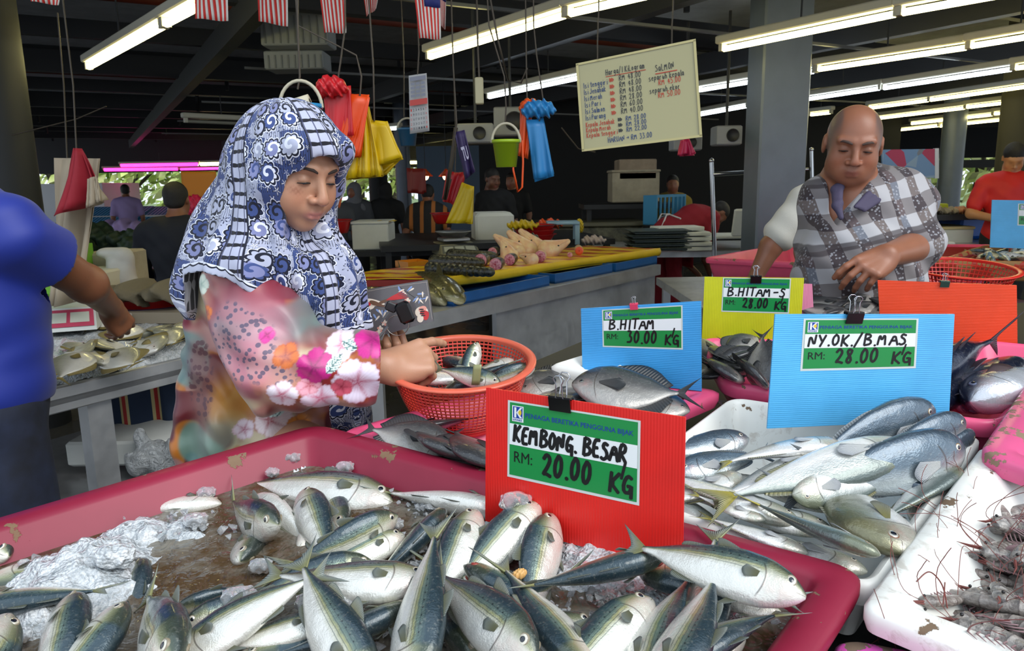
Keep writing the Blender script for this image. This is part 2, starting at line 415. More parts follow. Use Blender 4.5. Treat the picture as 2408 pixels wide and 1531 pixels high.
lamps = [((210, 158), (383, 62), LZ, Y_, 'yellowish tube light at the upper left over the dark beams, its near longer tube'),
((392, 56), (500, -2), LZ, Y_, 'short end of the tube light row behind the first striped flag'),
((1012, 134), (1328, 36), LZ, Y_, 'bright tube light that starts above the hanging calendar'),
((1342, 31), (1520, -10), LZ, Y_, 'tube light at the top edge, above the price whiteboard'),
((1703, 115), (2105, 33), LZ, Y_, 'long tube light starting just right of the whiteboard top corner'),
((2124, 29), (2440, -28), LZ, Y_, 'tube light cut by the top right corner of the picture'),
((1151, 228), (1470, 160), LZ, W_, 'cool white tube light partly hidden behind the whiteboard left edge'),
((1646, 212), (1913, 168), LZ, W_, 'cool white tube light crossing in front of the grey pillar top'),
((1926, 163), (2272, 112), LZ, Y_, 'second yellow tube light right of the pillar, above the bald man'),
((2286, 108), (2520, 70), LZ, Y_, 'tube light at the right edge below the top one'),
((1900, 233), (2068, 208), LZ, W_, 'short white tube light directly above the bald man'),
((2080, 207), (2378, 163), LZ, W_, 'white tube light above and right of the bald man'),
((2390, 160), (2560, 138), LZ, Y_, 'end of a yellow tube light at the right edge, third from the top'),
((1640, 271), (1757, 250), LZ, W_, 'white tube light between whiteboard and grey pillar'),
((2046, 254), (2183, 236), LZ, Y_, 'yellow tube light touching the right side of the bald head'),
((2190, 235), (2440, 200), LZ, Y_, 'yellow tube light fourth from the top at the right edge'),
((2070, 278), (2268, 254), LZ, Y_, 'yellow tube light level with the bald man forehead'),
((2275, 252), (2450, 232), LZ, Y_, 'yellow tube light fifth from the top at the right edge'),
((2145, 291), (2333, 270), LZ, Y_, 'narrow yellow tube light in the third row from the far end'),
((2340, 268), (2480, 254), LZ, Y_, 'narrow yellow tube light sixth from the top at the right edge'),
((2078, 310), (2206, 296), LZ, Y_, 'lowest yellow tube light beside the bald man ear'),
((2212, 297), (2386, 279), LZ, Y_, 'lowest long yellow tube light above the green trees'),
((1908, 270), (1952, 265), LZ, Y_, 'stub of a yellow tube light behind the bald head')]
for l in lamps: batten(l[0], l[1], l[2], l[3], l[4])
batten((285, 389), (466, 386), 1.97 + .12, P_, 'upper pink neon tube over the trees at the left', r=.045)
batten((245, 399), (418, 397), 1.97 + .05, P_, 'lower pink neon tube over the trees at the left', r=.045)
batten((425, 398), (520, 396), 1.97 + .05, P_, 'short pink neon tube ending at the blue headscarf', r=.03)
batten((472, 386), (560, 384), 1.97 + .12, Y_, 'far yellow tube light left of the headscarf', r=.04)
for k, (x0, x1, y, r) in enumerate([(935, 1030, 382, .04), (1040, 1110, 381, .04), (1115, 1165, 387, .03)]):
 batten((x0, y), (x1, y), 2.10, Y_, ['far tube light right of the yellow bags', 'far tube light above the purple pouch end', 'far tube light left of the green bucket'][k], r=r)
batten((915, 304), (938, 302), 2.36, W_, 'tiny far white tube light beside the yellow bags')
# dark unlit battens and pale gear hanging in the roof space
def hang_box(name, px, py, Y, w, h, d, m, label, cat, rot=0.0):
 p = at(px, py, Y); b = MB(); b.box((0, 0, 0), (w, d, h), M=Matrix.Rotation(rot, 4, 'Z'), bev=min(w, h, d) * .08)
 o = b.build(name, m, label=label, cat=cat); o.location = p; return o
batten((440, 285), (600, 292), 2.20, mat('dead_tube', '8a8a80', .4), 'unlit tube light left of the blue headscarf')
lamp_p = on(1170, 90, LZ)
# area light from lit tubes is real emission; bulbs over the far stalls
bulb_m = glow('warm_bulb', 'ffc98a', 14)
for (px, py, lb) in ((1000, 414, 'warm bare bulb left of the purple pouch'), (1049, 414, 'warm bare bulb right beside the purple pouch')):
 p = at(px, py, 11.0); e = empty('light_bulb', p, lb, 'light bulb'); MB().ell((0, 0, 0), (.05, .05, .06)).build('bulb', bulb_m, e)
 b = MB(); b.lathe([(.02, .06), (.11, .0), (.115, -.005), (.03, .08), (.02, .1)], 16); b.build('lamp_shade', mat('orange_shade', 'e2531c', .4), e)
 MB().tube([(0, 0, .1), (0, 0, 1.75)], .006, 6).build('cord', beam_m, e)
# ================= the front stall: table and trays =================
def paint(name, c, worn='6b4a2e', chip=0.62, scale=14, rough=0.28, dirt=0.0):
 """glossy painted fibreglass with chips that show the brown core along edges"""
 m = NT(name); co = m.coord(); n1 = m.noise(co, scale, 6, 0.62); n2 = m.noise(co, 4, 4)
 geo = m.n('NewGeometry'); pt = m.ramp(geo.outputs['Pointiness'], [(0.5, 0.0), (0.62, 1.0)])
 f = m.math('ADD', n1.outputs[0], m.math('MULTIPLY', pt, 0.10)); msk = m.ramp(f, [(chip, 0.0), (chip + 0.012, 1.0)])
 L = lin(c); a = m.mix(m.ramp(n2.outputs[0], [(0.35, 0.0), (0.7, 1.0)]), tuple(x * 0.86 for x in L), tuple(min(1, x * 1.12 + .004) for x in L))
 if dirt > 0: a = m.mix(m.ramp(m.noise(co, 22, 8, .7, .6).outputs[0], [(0.56, 0.0), (0.66, dirt)]), a, lin('8a6a45'))
 m.base(m.mix(msk, a, m.mix(n2.outputs[0], lin(worn), lin('8d7a66')))); m.p(Specular_IOR_Level=.35, Roughness=m.mix(msk, (rough,) * 3, (0.8,) * 3)); m.bump(m.math('SUBTRACT', 1.0, msk), 0.4, 0.003)
 return m.m
red_p = paint('red_tray_paint', '8a1f38', chip=0.665, rough=.4); pink_p = paint('pink_tray_paint', 'e2557e', chip=0.66)
pink2_p = paint('bright_pink_tray_paint', 'de5f8c', worn='8a6f58', chip=0.58, scale=20); mag_p = paint('magenta_tray_paint', 'd457ad', worn='5b4a3c', chip=0.545, scale=26)
white_p = paint('white_tray_paint', 'f4f2ea', worn='5a4028', chip=0.685, scale=11, rough=0.3, dirt=0.35);
def _poly(C, d):
 n = len(C); out = []
 for i in range(n):
  p, a, b = C[i], C[i - 1], C[(i + 1) % n]
  e1 = Vector((p.x - a.x, p.y - a.y)).normalized(); e2 = Vector((b.x - p.x, b.y - p.y)).normalized()
  n1 = Vector((-e1.y, e1.x)); n2 = Vector((-e2.y, e2.x)); m_ = (n1 + n2); m_ = m_ / max(m_.dot(n1), .2)
  q = Vector((p.x + m_.x * d, p.y + m_.y * d)); out.append(q)
 return out
def _round(C, r, k=6):
 n = len(C); out = []
 for i in range(n):
  p, a, b = C[i], C[i - 1], C[(i + 1) % n]; r_ = min(r, (p - a).length * .45, (p - b).length * .45)
  A = p + (a - p).normalized() * r_; B = p + (b - p).normalized() * r_
  for j in range(k + 1): t = j / k; out.append(A * (1 - t) ** 2 + p * 2 * t * (1 - t) + B * t * t)
 return out
def tray(C, depth, rw, slope, r, m, label, zf=pz, h=0.0, name='fish_tray', cat='fish tray', lip=0.035, sub=10, rimw_near=None):
 """a moulded tray on the corners C (counter-clockwise seen from above); zf gives the rim height"""
 C = [Vector((c[0], c[1])) for c in C]
 A = sum(C[i - 1].x * C[i].y - C[i].x * C[i - 1].y for i in range(4))
 if A < 0: C = C[::-1]
 lv = [(0.004, -lip), (0.0, -lip * .6), (0.0, -0.006), (0.006, 0.0), (rw * .5, .0015), (rw - 0.008, 0.0), (rw, -0.006), (rw + slope * .9, -depth + 0.015), (rw + slope + .012, -depth)]
 ul = [(rw + slope + .012, -depth - .006), (rw + slope * .9 - .008, -depth + .005), (rw * .7, -.02), (.006, -lip)]
 mb = MB(); rings = []
 for (d, dz) in lv + ul:
  P = _round(_poly(C, d), max(.012, r - d * .5));
  Q = []
  for i in range(len(P)):
   a, b = P[i], P[(i + 1) % len(P)]; ns = max(1, int((b - a).length / .06))
   # same subdivision count for every ring
   Q.append((a, b))
  rings.append((P, dz))
 n = len(rings[0][0]); cnt = [max(1, int((rings[0][0][(i + 1) % n] - rings[0][0][i]).length / .05)) for i in range(n)]
 vs = []; N = sum(cnt)
 for (P, dz) in rings:
  for i in range(n):
   a, b = P[i], P[(i + 1) % n]
   for j in range(cnt[i]): q = a.lerp(b, j / cnt[i]); vs.append((q.x, q.y, zf(q.y) + h + dz))
 fs = []
 R = len(rings);
 for k in range(R - 1):
  if k == len(lv) - 1: continue
  for i in range(N): fs.append((k * N + i, k * N + (i + 1) % N, (k + 1) * N + (i + 1) % N, (k + 1) * N + i))
 c0 = sum(C, Vector((0, 0))) / 4
 vs.append((c0.x, c0.y, zf(c0.y) + h - depth)); vs.append((c0.x, c0.y, zf(c0.y) + h - depth - .006))
 a = (len(lv) - 1) * N; b = len(lv) * N
 for i in range(N): fs.append((a + i, a + (i + 1) % N, R * N)); fs.append((b + (i + 1) % N, b + i, R * N + 1))
 mb.add(vs, fs, 0, True)
 o = mb.build(name, m, label=label, cat=cat)
 mod = o.modifiers.new('es', 'EDGE_SPLIT'); mod.split_angle = math.radians(55)
 return o
def ext(a, b, L): d = (b - a); d.z = 0; return a + d.normalized() * L
K1 = sp(745, 993); K2 = sp(2045, 1340); K0 = ext(K1, sp(0, 1213), 1.02); K3 = ext(K2, sp(1922, 1531), 0.66)
T1 = tray([K0, K1, K2, K3], 0.125, 0.05, 0.035, 0.05, red_p, 'big dark red tray of mackerel and melting ice in the foreground')
A4, B4, C4 = sp(785, 1003), sp(1295, 860), sp(1708, 905); D4 = Vector((A4.x + (C4.x - B4.x) * 1.12, A4.y + (C4.y - B4.y), 0))
T4 = tray([A4, B4, C4, D4], 0.11, 0.035, 0.03, 0.04, pink_p, 'pink tray of dark pomfrets under the red basket', h=-.012)
A2, B2, C2_ = sp(1720, 911), sp(2315, 1000), sp(2062, 1362); D2 = sp(1430, 1120)
T2 = tray([A2, B2, C2_, D2], 0.12, 0.02, 0.03, 0.04, white_p, 'worn white tray of silver fish with yellow tails behind the red one', h=-.02)
A3, C3 = sp(2308, 1050), sp(2022, 1432); B3 = A3 + (sp(2408, 1085) - A3).normalized() * .55; D3 = C3 + (sp(2408, 1590) - C3).normalized() * .62
T3 = tray([A3, B3, D3, C3], 0.10, 0.05, 0.10, 0.02, white_p, 'worn white tray full of grey prawns at the lower right', h=.004)
A7 = sp(2300, 1062, .03); B7 = A7 + (sp(2408, 905, .03) - A7).normalized() * .6; D7 = A7 + (sp(2408, 1100, .03) - A7).normalized() * .5; E7 = B7 + (D7 - A7)
T7 = tray([A7, B7, E7, D7], 0.07, 0.055, 0.04, 0.04, pink2_p, 'chipped bright pink tray at the right edge above the prawns', h=.03)
A9 = sp(1955, 1490, -.05); D9 = ext(A9, sp(2250, 1545, -.05), .5)
T9 = tray([A9, D9, D9 + Vector((-.13, -.4, 0)), A9 + Vector((-.13, -.4, 0))], 0.06, 0.045, 0.03, 0.04, mag_p, 'chipped magenta tray between the red tray and the prawns at the bottom', h=-.05)
A6, B6 = sp(2090, 955), sp(2365, 990); C6 = B6 + (sp(2560, 760) - B6).normalized() * .62; D6 = A6 + (C6 - B6)
T6 = tray([A6, B6, C6, D6], 0.11, 0.022, 0.03, 0.05, pink_p, 'pink tray holding two dark tuna behind the long blue price card', h=-.008)
A5 = sp(1698, 900); B5 = sp(2080, 955); D5 = sp(1500, 800); C5 = sp(1960, 800)
T5 = tray([A5, sp(1990, 945), C5, sp(1640, 792)], 0.10, 0.022, 0.03, 0.05, pink_p, 'pink tray of small dark pomfrets below the yellow price card', h=0.0)
T8 = tray([sp(1288, 858, .03), sp(1366, 882, .03) + Vector((.1, -.03, 0)), sp(1460, 820, .03), sp(1365, 834, .03)], 0.03, 0.02, 0.02, 0.02, white_p, 'small white tray with a chipped rim left of the blue price card', h=.03)
# low white tray of small grey fish in front of the bald man, wooden edges
wood_m = mat('pale_wood', '9a8768', 0.7, var=0.2)
T10 = tray([sp(1880, 735, .02), sp(2330, 760, .02), sp(2250, 690, .02), sp(1890, 700, .02)], 0.06, 0.018, 0.01, 0.02, wood_m, 'wooden edged tray of small grey fish in front of the bald man', h=.02)
# table the trays stand on
stm = NT('stainless'); cc = stm.coord(); sn = stm.noise(cc, 5, 5); stm.base(stm.ramp(sn.outputs[0], [(0.3, (0.42, 0.43, 0.44)), (0.7, (0.62, 0.63, 0.64))])); stm.p(Metallic=0.75, Roughness=stm.ramp(stm.noise(cc, 30, 4).outputs[0], [(0.3, 0.30), (0.7, 0.48)]))
stm = stm.m
tb = MB()
def tz(y): return pz(y) - .155
tc = [K0 + Vector((-.02, .03, 0)), K1 + Vector((-.02, .03, 0)), Vector((-.15, 2.0, 0)), Vector((.55, 2.75, 0)), Vector((2.1, 2.75, 0)), Vector((2.1, .3, 0)), Vector((-.4, .3, 0))]
n = len(tc); vs = [(p.x, p.y, tz(p.y)) for p in tc] + [(p.x, p.y, tz(p.y) - .04) for p in tc]
tb.add(vs, [tuple(range(n)), tuple(range(n, 2 * n))[::-1]] + [(i, i + n, (i + 1) % n + n, (i + 1) % n) for i in range(n)])
te = empty('stall_table', (0, 0, 0), 'long sloping stall table under the front fish trays', 'table')
tb.build('table_top', mat('dark_steel', '2c2d2f', .5, .4), te)
for (x, y) in ((-.55, 1.15), (-.1, 1.9), (.6, 2.6), (2.0, 2.6), (2.0, .45), (-.3, .45)):
 l = MB(); l.tube([(x, y, 0), (x, y, tz(y) - .04)], .025, 10); l.build('leg', mat('dark_steel', '', 0), te)
# ================= fish =================
def fish_mat(name, back, mid, belly, kind, metal=0.35, rough=0.28, head=None, fleck=0.25):
 """skin by its own map: u runs tail to snout, v runs belly to back"""
 m = NT(name); uv = m.n('UVMap'); sx = m.n('SeparateXYZ', i_Vector=uv.outputs[0]); u, v = sx.outputs[0], sx.outputs[1]
 oi = m.n('ObjectInfo'); ob = m.coord('Object'); nz = m.noise(ob, 14, 4); n2 = m.noise(ob, 60, 3)
 vv = m.math('ADD', v, m.math('MULTIPLY', m.math('SUBTRACT', nz.outputs[0], 0.5), 0.16))
 B, Md, W = lin(back), lin(mid), lin(belly)
 if kind == 'mackerel':
  g = m.ramp(vv, [(0.0, W), (0.44, W), (0.55, lin('c9c8b4')), (0.62, lin('a3a276')), (0.69, Md), (0.83, B), (1.0, tuple(x * .75 for x in B))])
  wv = m.math('SINE', m.math('ADD', m.math('MULTIPLY', v, 95.0), m.math('MULTIPLY', nz.outputs[0], 3.0)))
  band = m.math('MULTIPLY', m.ramp(v, [(0.46, 0.0), (0.52, 1.0), (0.80, 1.0), (0.86, 0.25)]), m.ramp(u, [(0.72, 1.0), (0.78, 0.0)]))
  ln = m.math('MULTIPLY', m.ramp(wv, [(0.55, 0.0), (0.85, 0.55)]), band)
  g = m.mix(ln, g, lin('33454a'))
  du = m.math('ABSOLUTE', m.math('SINE', m.math('MULTIPLY', u, 62.0))); dv = m.math('MULTIPLY', m.math('ABSOLUTE', m.math('SUBTRACT', v, 0.74)), 30.0)
  dots = m.math('MULTIPLY', m.ramp(m.math('ADD', du, dv), [(0.42, 1.0), (0.55, 0.0)]), m.ramp(u, [(0.3, 0.0), (0.34, 1.0), (0.74, 1.0), (0.76, 0.0)]))
  g = m.mix(m.math('MULTIPLY', dots, .8), g, lin('131a1e'))
  hd = m.ramp(v, [(0.0, W), (0.5, lin('d6d2c4')), (0.7, lin('8f9272')), (0.85, lin('4c5546')), (1.0, lin('39423f'))])
  g = m.mix(m.ramp(u, [(0.76, 0.0), (0.79, 1.0)]), g, hd)
 else:
  g = m.ramp(vv, [(0.0, W), (0.30, W), (0.52, Md), (0.80, B), (1.0, tuple(x * .8 for x in B))])
  if head: g = m.mix(m.ramp(u, [(0.74, 0.0), (0.80, 0.6)]), g, lin(head))
 # gill cover: a curved dark line with a pale rim, and the mouth slit
 gd = m.math('ADD', u, m.math('MULTIPLY', m.math('POWER', m.math('SUBTRACT', v, 0.42), 2.0), 0.30))
 gl = m.math('MULTIPLY', m.ramp(m.math('ABSOLUTE', m.math('SUBTRACT', gd, 0.785)), [(0.002, 1.0), (0.007, 0.0)]), m.ramp(v, [(0.08, 0.0), (0.14, 1.0), (0.68, 1.0), (0.74, 0.0)]))
 g = m.mix(m.math('MULTIPLY', gl, .75), g, lin('3a3028'))
 pg = m.math('MULTIPLY', m.ramp(m.math('ABSOLUTE', m.math('SUBTRACT', u, 0.86)), [(0.02, 1.0), (0.12, 0.0)]), m.ramp(nz.outputs[0], [(0.45, 0.0), (0.7, 0.35)]))
 g = m.mix(m.math('MULTIPLY', pg, m.ramp(v, [(.5, 1.), (.66, 0.)])), g, lin('cf9a92'))
 ml = m.math('MULTIPLY', m.ramp(m.math('ABSOLUTE', m.math('SUBTRACT', v, 0.36)), [(0.012, 1.0), (0.03, 0.0)]), m.ramp(u, [(0.94, 0.0), (0.955, 1.0)]))
 g = m.mix(m.math('MULTIPLY', ml, .7), g, lin('4a3b34'))
 rnd = m.math('ADD', 0.86, m.math('MULTIPLY', oi.outputs['Random'], 0.22)); cb = m.n('CombineColor', i_0=rnd, i_1=rnd, i_2=m.math('ADD', 0.86, m.math('MULTIPLY', oi.outputs['Random'], 0.18)))
 g = m.mix(1.0, g, cb.outputs[0], 'MULTIPLY')
 g = m.mix(m.math('MULTIPLY', m.ramp(n2.outputs[0], [(0.58, 0.0), (0.72, fleck * .4)]), 1.0), g, lin('e8e4d0'))
 m.base(g); m.p(Metallic=metal, Roughness=m.ramp(n2.outputs[0], [(0.3, rough * .9), (0.7, rough * 1.25)]), Coat_Weight=0.55, Coat_Roughness=0.12)
 # scales, in the skin's own map
 cm = m.n('CombineXYZ', i_0=m.math('MULTIPLY', u, 90.0), i_1=m.math('MULTIPLY', v, 38.0)); vo = m.n('TexVoronoi', i_Scale=1.0, i_Vector=cm.outputs[0])
 fold = m.math('MULTIPLY', m.noise(ob, 7, 5).outputs[0], 3.0)
 m.bump(m.math('ADD', m.math('MULTIPLY', vo.outputs[0], .18), m.math('SUBTRACT', fold, m.math('MULTIPLY', gl, 1.5))), 0.2, 0.010)
 return m.m
def fin_mat(name, c, tip, rough=.4):
 m = NT(name); uv = m.n('UVMap'); sx = m.n('SeparateXYZ', i_Vector=uv.outputs[0]); w = m.math('SINE', m.math('MULTIPLY', sx.outputs[1], 110.0))
 g = m.mix(m.ramp(sx.outputs[0], [(0.2, 0.0), (0.9, 1.0)]), lin(c), lin(tip)); g = m.mix(m.ramp(w, [(0.3, 0.0), (0.9, 0.45)]), g, tuple(x * .35 for x in lin(c)))
 m.base(g); m.p(Roughness=rough, Alpha=0.93, Metallic=.1); m.bump(w, 0.5, 0.004); return m.m
def eye_mats(p, iris='d9d2c0', rim='8a7f6a', pupil='10151f', blood=None):
 return [mat(p + '_eye_iris', iris, .15, .3, Coat_Weight=1.0), mat(p + '_eye_pupil', pupil, .08, Coat_Weight=1.0), mat(p + '_eye_rim', rim, .35)]
def prof(pts, x):
 xs = [p[0] for p in pts]; return np.interp(x, xs, [p[1] for p in pts])
def smooth_prof(pts, n=60):
 x = np.linspace(0, 1, n); y = prof(pts, x)
 for _ in range(3): y[1:-1] = (y[:-2] + 2 * y[1:-1] + y[2:]) / 4
 return x, y
def fin_mesh(name, outline, root, m, parent, th, curve=0.0, fan=9):
 """a ray fin: fan between a root segment (2 points) and an outline, lens-thick at the root"""
 r0, r1 = Vector(root[0]), Vector(root[1]); n = len(outline); vs = []; uv = []; fs = []
 K = 4
 for sgn in (1, -1):
  for i, o in enumerate(outline):
   t = i / (n - 1); a = r0.lerp(r1, t); o = Vector(o)
   for k in range(K + 1):
    s_ = k / K; p = a.lerp(o, s_); p = p + Vector((0, curve * s_ * s_, 0)); w = th * (1 - s_) + .0006
    vs.append((p.x, p.y + sgn * w, p.z)); uv.append((s_, t))
 W = K + 1; N = n * W
 for i in range(n - 1):
  for k in range(K):
   a = i * W + k; fs.append((a, a + 1, a + W + 1, a + W)); fs.append((N + a, N + a + W, N + a + W + 1, N + a + 1))
 for i in range(n - 1): a = i * W + K; fs.append((a, N + a, N + a + W, a + W))
 for k in range(K):
  fs.append((k, N + k, N + k + 1, k + 1)); a = (n - 1) * W + k; fs.append((a, a + 1, N + a + 1, N + a))
 me = bpy.data.meshes.new(name); me.from_pydata(vs, [], fs); me.materials.append(m)
 me.polygons.foreach_set('use_smooth', [True] * len(fs)); set_uv(me, uv); me.update()
 o = bpy.data.objects.new(name, me); link(o, parent); return o
def make_fish(name, S, bend=0.0, sag=0.0, parts=True, proto_eyes=2):
 """S: a species dict. unit length, snout at +0.5, tail tip at -0.5, back +Z"""
 M_, NS = 36, 22; tl = S.get('tail', .16); x0 = -0.5 + tl
 xs, top = smooth_prof(S['top']); _, bot = smooth_prof(S['bot']); _, wid = smooth_prof(S['wid'])
 t = np.linspace(0, 1, M_) ; t = t ** 0.92
 vs = []; uv = []; fs = []
 def cy(x): return bend * ((x - 0.05) ** 2) * 4 * (1 if x < .05 else 0.5)
 def cz(x): return sag * ((x) ** 2) * 4
 e = S.get('e', 2.3)
 for i, tt in enumerate(t):
  a, b, w = np.interp(tt, xs, top), np.interp(tt, xs, bot), np.interp(tt, xs, wid)
  x = x0 + (0.5 - x0) * tt; zc = (a + b) / 2; hz = max((a - b) / 2, .0008)
  for k in range(NS):
   an = 2 * math.pi * k / NS; cc, ss = math.cos(an), math.sin(an)
   yy = math.copysign(abs(cc) ** (2 / e), cc) * w; zz = math.copysign(abs(ss) ** (2 / 2.0), ss) * hz
   vs.append((x, yy + cy(x), zc + zz + cz(x))); uv.append((tt, (zz / hz + 1) / 2))
 for i in range(M_ - 1):
  for k in range(NS): fs.append((i * NS + k, (i + 1) * NS + k, (i + 1) * NS + (k + 1) % NS, i * NS + (k + 1) % NS))
 fs.append(tuple(range(NS))); fs.append(tuple(range((M_ - 1) * NS, M_ * NS))[::-1])
 me = bpy.data.meshes.new(name); me.from_pydata(vs, [], fs); me.materials.append(S['skin'])
 me.polygons.foreach_set('use_smooth', [True] * len(fs)); set_uv(me, uv); me.update()
 o = bpy.data.objects.new(name, me); link(o)
 P = lambda x, y, z: (x, y + cy(x), z + cz(x))
 if not parts: return o
 # tail fin
 s_, f_ = S.get('tspan', .13), S.get('fork', .09)
 out = []
 for i in range(15):
  q = i / 14; a = abs(q - .5) * 2; z = (q - .5) * 2 * s_; x = x0 - f_ * .45 - (tl - f_ * .45) * a ** 1.25
  out.append(P(x, 0.006 * math.sin(q * 9), z))
 pz0 = prof(S['top'], 0.0); pb0 = prof(S['bot'], 0.0)
 fin_mesh('tail_fin', out, [P(x0 + .01, 0, pb0 * .9), P(x0 + .01, 0, pz0 * .9)], S['tfin'], o, .006)
 for fk in S.get('fins', []):
  nm, ua, ub, side, h, lean = fk; pts = []
  rr = S['top'] if side > 0 else S['bot']
  for i in range(11):
   q = i / 10; uu = ua + (ub - ua) * q; x = x0 + (.5 - x0) * uu; zb = prof(rr, uu)
   hh = h * math.sin(math.pi * min(1, .12 + q ** S.get('finp', .6) * .88)) ** .8 if h < .3 else h * (q)
   pts.append(P(x - lean * hh, 0, zb + side * hh))
  xa, xb = x0 + (.5 - x0) * ua, x0 + (.5 - x0) * ub
  fin_mesh(nm, pts, [P(xa, 0, prof(rr, ua) * .93), P(xb, 0, prof(rr, ub) * .93)], S['fin'], o, .004)
 # pectoral fin, lying along the flank
 pl = S.get('pec', .075); pu = S.get('pecu', .74); zpec = S.get('pecz', -.012)
 for sd in ((1, -1) if proto_eyes == 2 else (1,)):
  x = x0 + (.5 - x0) * pu; w = np.interp(pu, xs, wid) * .96
  out = [(x - pl * (0.75 + .25 * math.sin(q * 3.14)), sd * (w + .012 + .012 * q) + cy(x), zpec - .045 * pl / .11 + .075 * pl / .11 * q) for q in np.linspace(0, 1, 8)]
  fin_mesh('pectoral_fin', out, [(x, sd * w + cy(x), zpec - .012), (x + .006, sd * w + cy(x), zpec + .016)], S['pfin'] if 'pfin' in S else S['fin'], o, .002)
 # eyes
 eu, ez, er = S['eye']
 for sd in ((1, -1) if proto_eyes == 2 else (1,)):
  x = x0 + (.5 - x0) * eu; tt = eu; a, b, w = np.interp(tt, xs, top), np.interp(tt, xs, bot), np.interp(tt, xs, wid)
  zz = ez; rel = (zz - (a + b) / 2) / ((a - b) / 2); yy = w * math.sqrt(max(0, 1 - abs(rel) ** 2.0)) ** (2 / e * 1.0)
  mb = MB(); c = (x, sd * (yy - er * .25) + cy(x), zz + cz(x)); R = frame(c, y=(0, 0, 1), z=(.25, sd, .12 + rel * .3))
  mb.lathe([(er * 1.22, -er * .3), (er * 1.18, er * .12), (er * 1.0, er * .22), (er * .98, er * .18)], 18, 2, R)
  mb.lathe([(er * 1.0, er * .16), (er * .86, er * .26), (er * .60, er * .32), (er * .56, er * .33)], 18, 0, R)
  mb.lathe([(er * .56, er * .32), (er * .4, er * .38), (er * .18, er * .41), (.0001, er * .42)], 18, 1, R)
  mb.build('eye', S.get('eyes'), o)
 return o
SP = {}
SP['mackerel'] = dict(top=[(0, .014), (.08, .022), (.25, .065), (.45, .105), (.62, .122), (.78, .112), (.9, .078), (.97, .035), (1, .004)],
 bot=[(0, -.014), (.08, -.022), (.25, -.075), (.45, -.118), (.62, -.132), (.78, -.118), (.9, -.082), (.97, -.048), (1, -.018)],
 wid=[(0, .008), (.08, .013), (.25, .036), (.45, .060), (.62, .071), (.78, .070), (.9, .055), (.97, .030), (1, .006)],
 fins=[('dorsal_fin', .46, .60, 1, .045, .8), ('dorsal_fin', .24, .40, 1, .022, .8), ('anal_fin', .24, .40, -1, .022, .8), ('ventral_fin', .60, .66, -1, .05, 1.4)],
 eye=(.912, .022, .0225), tail=.17, tspan=.125, fork=.15,
 skin=fish_mat('mackerel_skin', '33454e', '6d7f74', 'e6e4dc', 'mackerel'), fin=fin_mat('mackerel_fin', '6c6d52', '7f8680'), tfin=fin_mat('mackerel_tail_fin', '8f8f62', '8c9490'), eyes=eye_mats('mackerel'))
SP['mackerel_red_eye'] = dict(SP['mackerel'], eyes=[mat('red_eye_iris', 'b0685c', .2, Coat_Weight=1.0), mat('mackerel_eye_pupil', '', 0), mat('red_eye_rim', '9c3d34', .4)])
SP['queenfish'] = dict(top=[(0, .015), (.08, .022), (.25, .075), (.45, .125), (.65, .145), (.8, .135), (.9, .105), (.97, .06), (1, .01)],
 bot=[(0, -.015), (.08, -.022), (.25, -.075), (.45, -.125), (.65, -.150), (.8, -.135), (.9, -.10), (.97, -.055), (1, -.015)],
 wid=[(0, .009), (.08, .014), (.25, .034), (.45, .054), (.65, .066), (.8, .066), (.9, .055), (.97, .034), (1, .008)],
 fins=[('dorsal_fin', .14, .50, 1, .018, .9), ('anal_fin', .14, .44, -1, .018, .9)],
 eye=(.90, .02, .017), tail=.17, tspan=.14, fork=.14, pec=.15, pecz=-.03,
 skin=fish_mat('yellowtail_skin', '707c78', 'cdd0cc', 'faf9f6', 'plain', head='8d9070', fleck=.15), fin=fin_mat('yellow_tail_fin_rays', '8f8a56', '8a8a7a'), tfin=fin_mat('yellow_tail_fin', 'b8ab4a', '8f8f70'), pfin=fin_mat('pale_fin', 'd8d8d4', 'b9bcc0'), eyes=eye_mats('silver_fish', rim='8a6a44'))
SP['grey_queenfish'] = dict(SP['queenfish'], skin=fish_mat('grey_back_skin', '4f5f6e', '5f6f7c', 'aeb6ba', 'plain', metal=.45, fleck=.18), tfin=fin_mat('grey_fin', '6a737a', '8d9498'), fin=fin_mat('grey_fin_rays', '6a737a', '8d9498'))
SP['trevally'] = dict(top=[(0, .018), (.08, .03), (.25, .13), (.45, .21), (.65, .24), (.8, .21), (.9, .15), (.97, .07), (1, .0)],
 bot=[(0, -.018), (.08, -.03), (.25, -.12), (.45, -.19), (.65, -.21), (.8, -.19), (.9, -.14), (.97, -.08), (1, -.03)],
 wid=[(0, .010), (.08, .016), (.25, .045), (.45, .07), (.65, .084), (.8, .08), (.9, .062), (.97, .04), (1, .008)],
 fins=[('dorsal_fin', .14, .62, 1, .04, .9), ('anal_fin', .14, .50, -1, .04, .9)],
 eye=(.90, .00, .026), tail=.17, tspan=.17, fork=.13, pec=.17, pecz=-.03,
 skin=fish_mat('trevally_skin', '6b6e58', '9a9c94', 'f2f1ee', 'plain', head='8a8460', fleck=.15), fin=SP['queenfish']['fin'], tfin=SP['queenfish']['tfin'], eyes=eye_mats('trevally', 'b9b3a6', '7a4a30'))
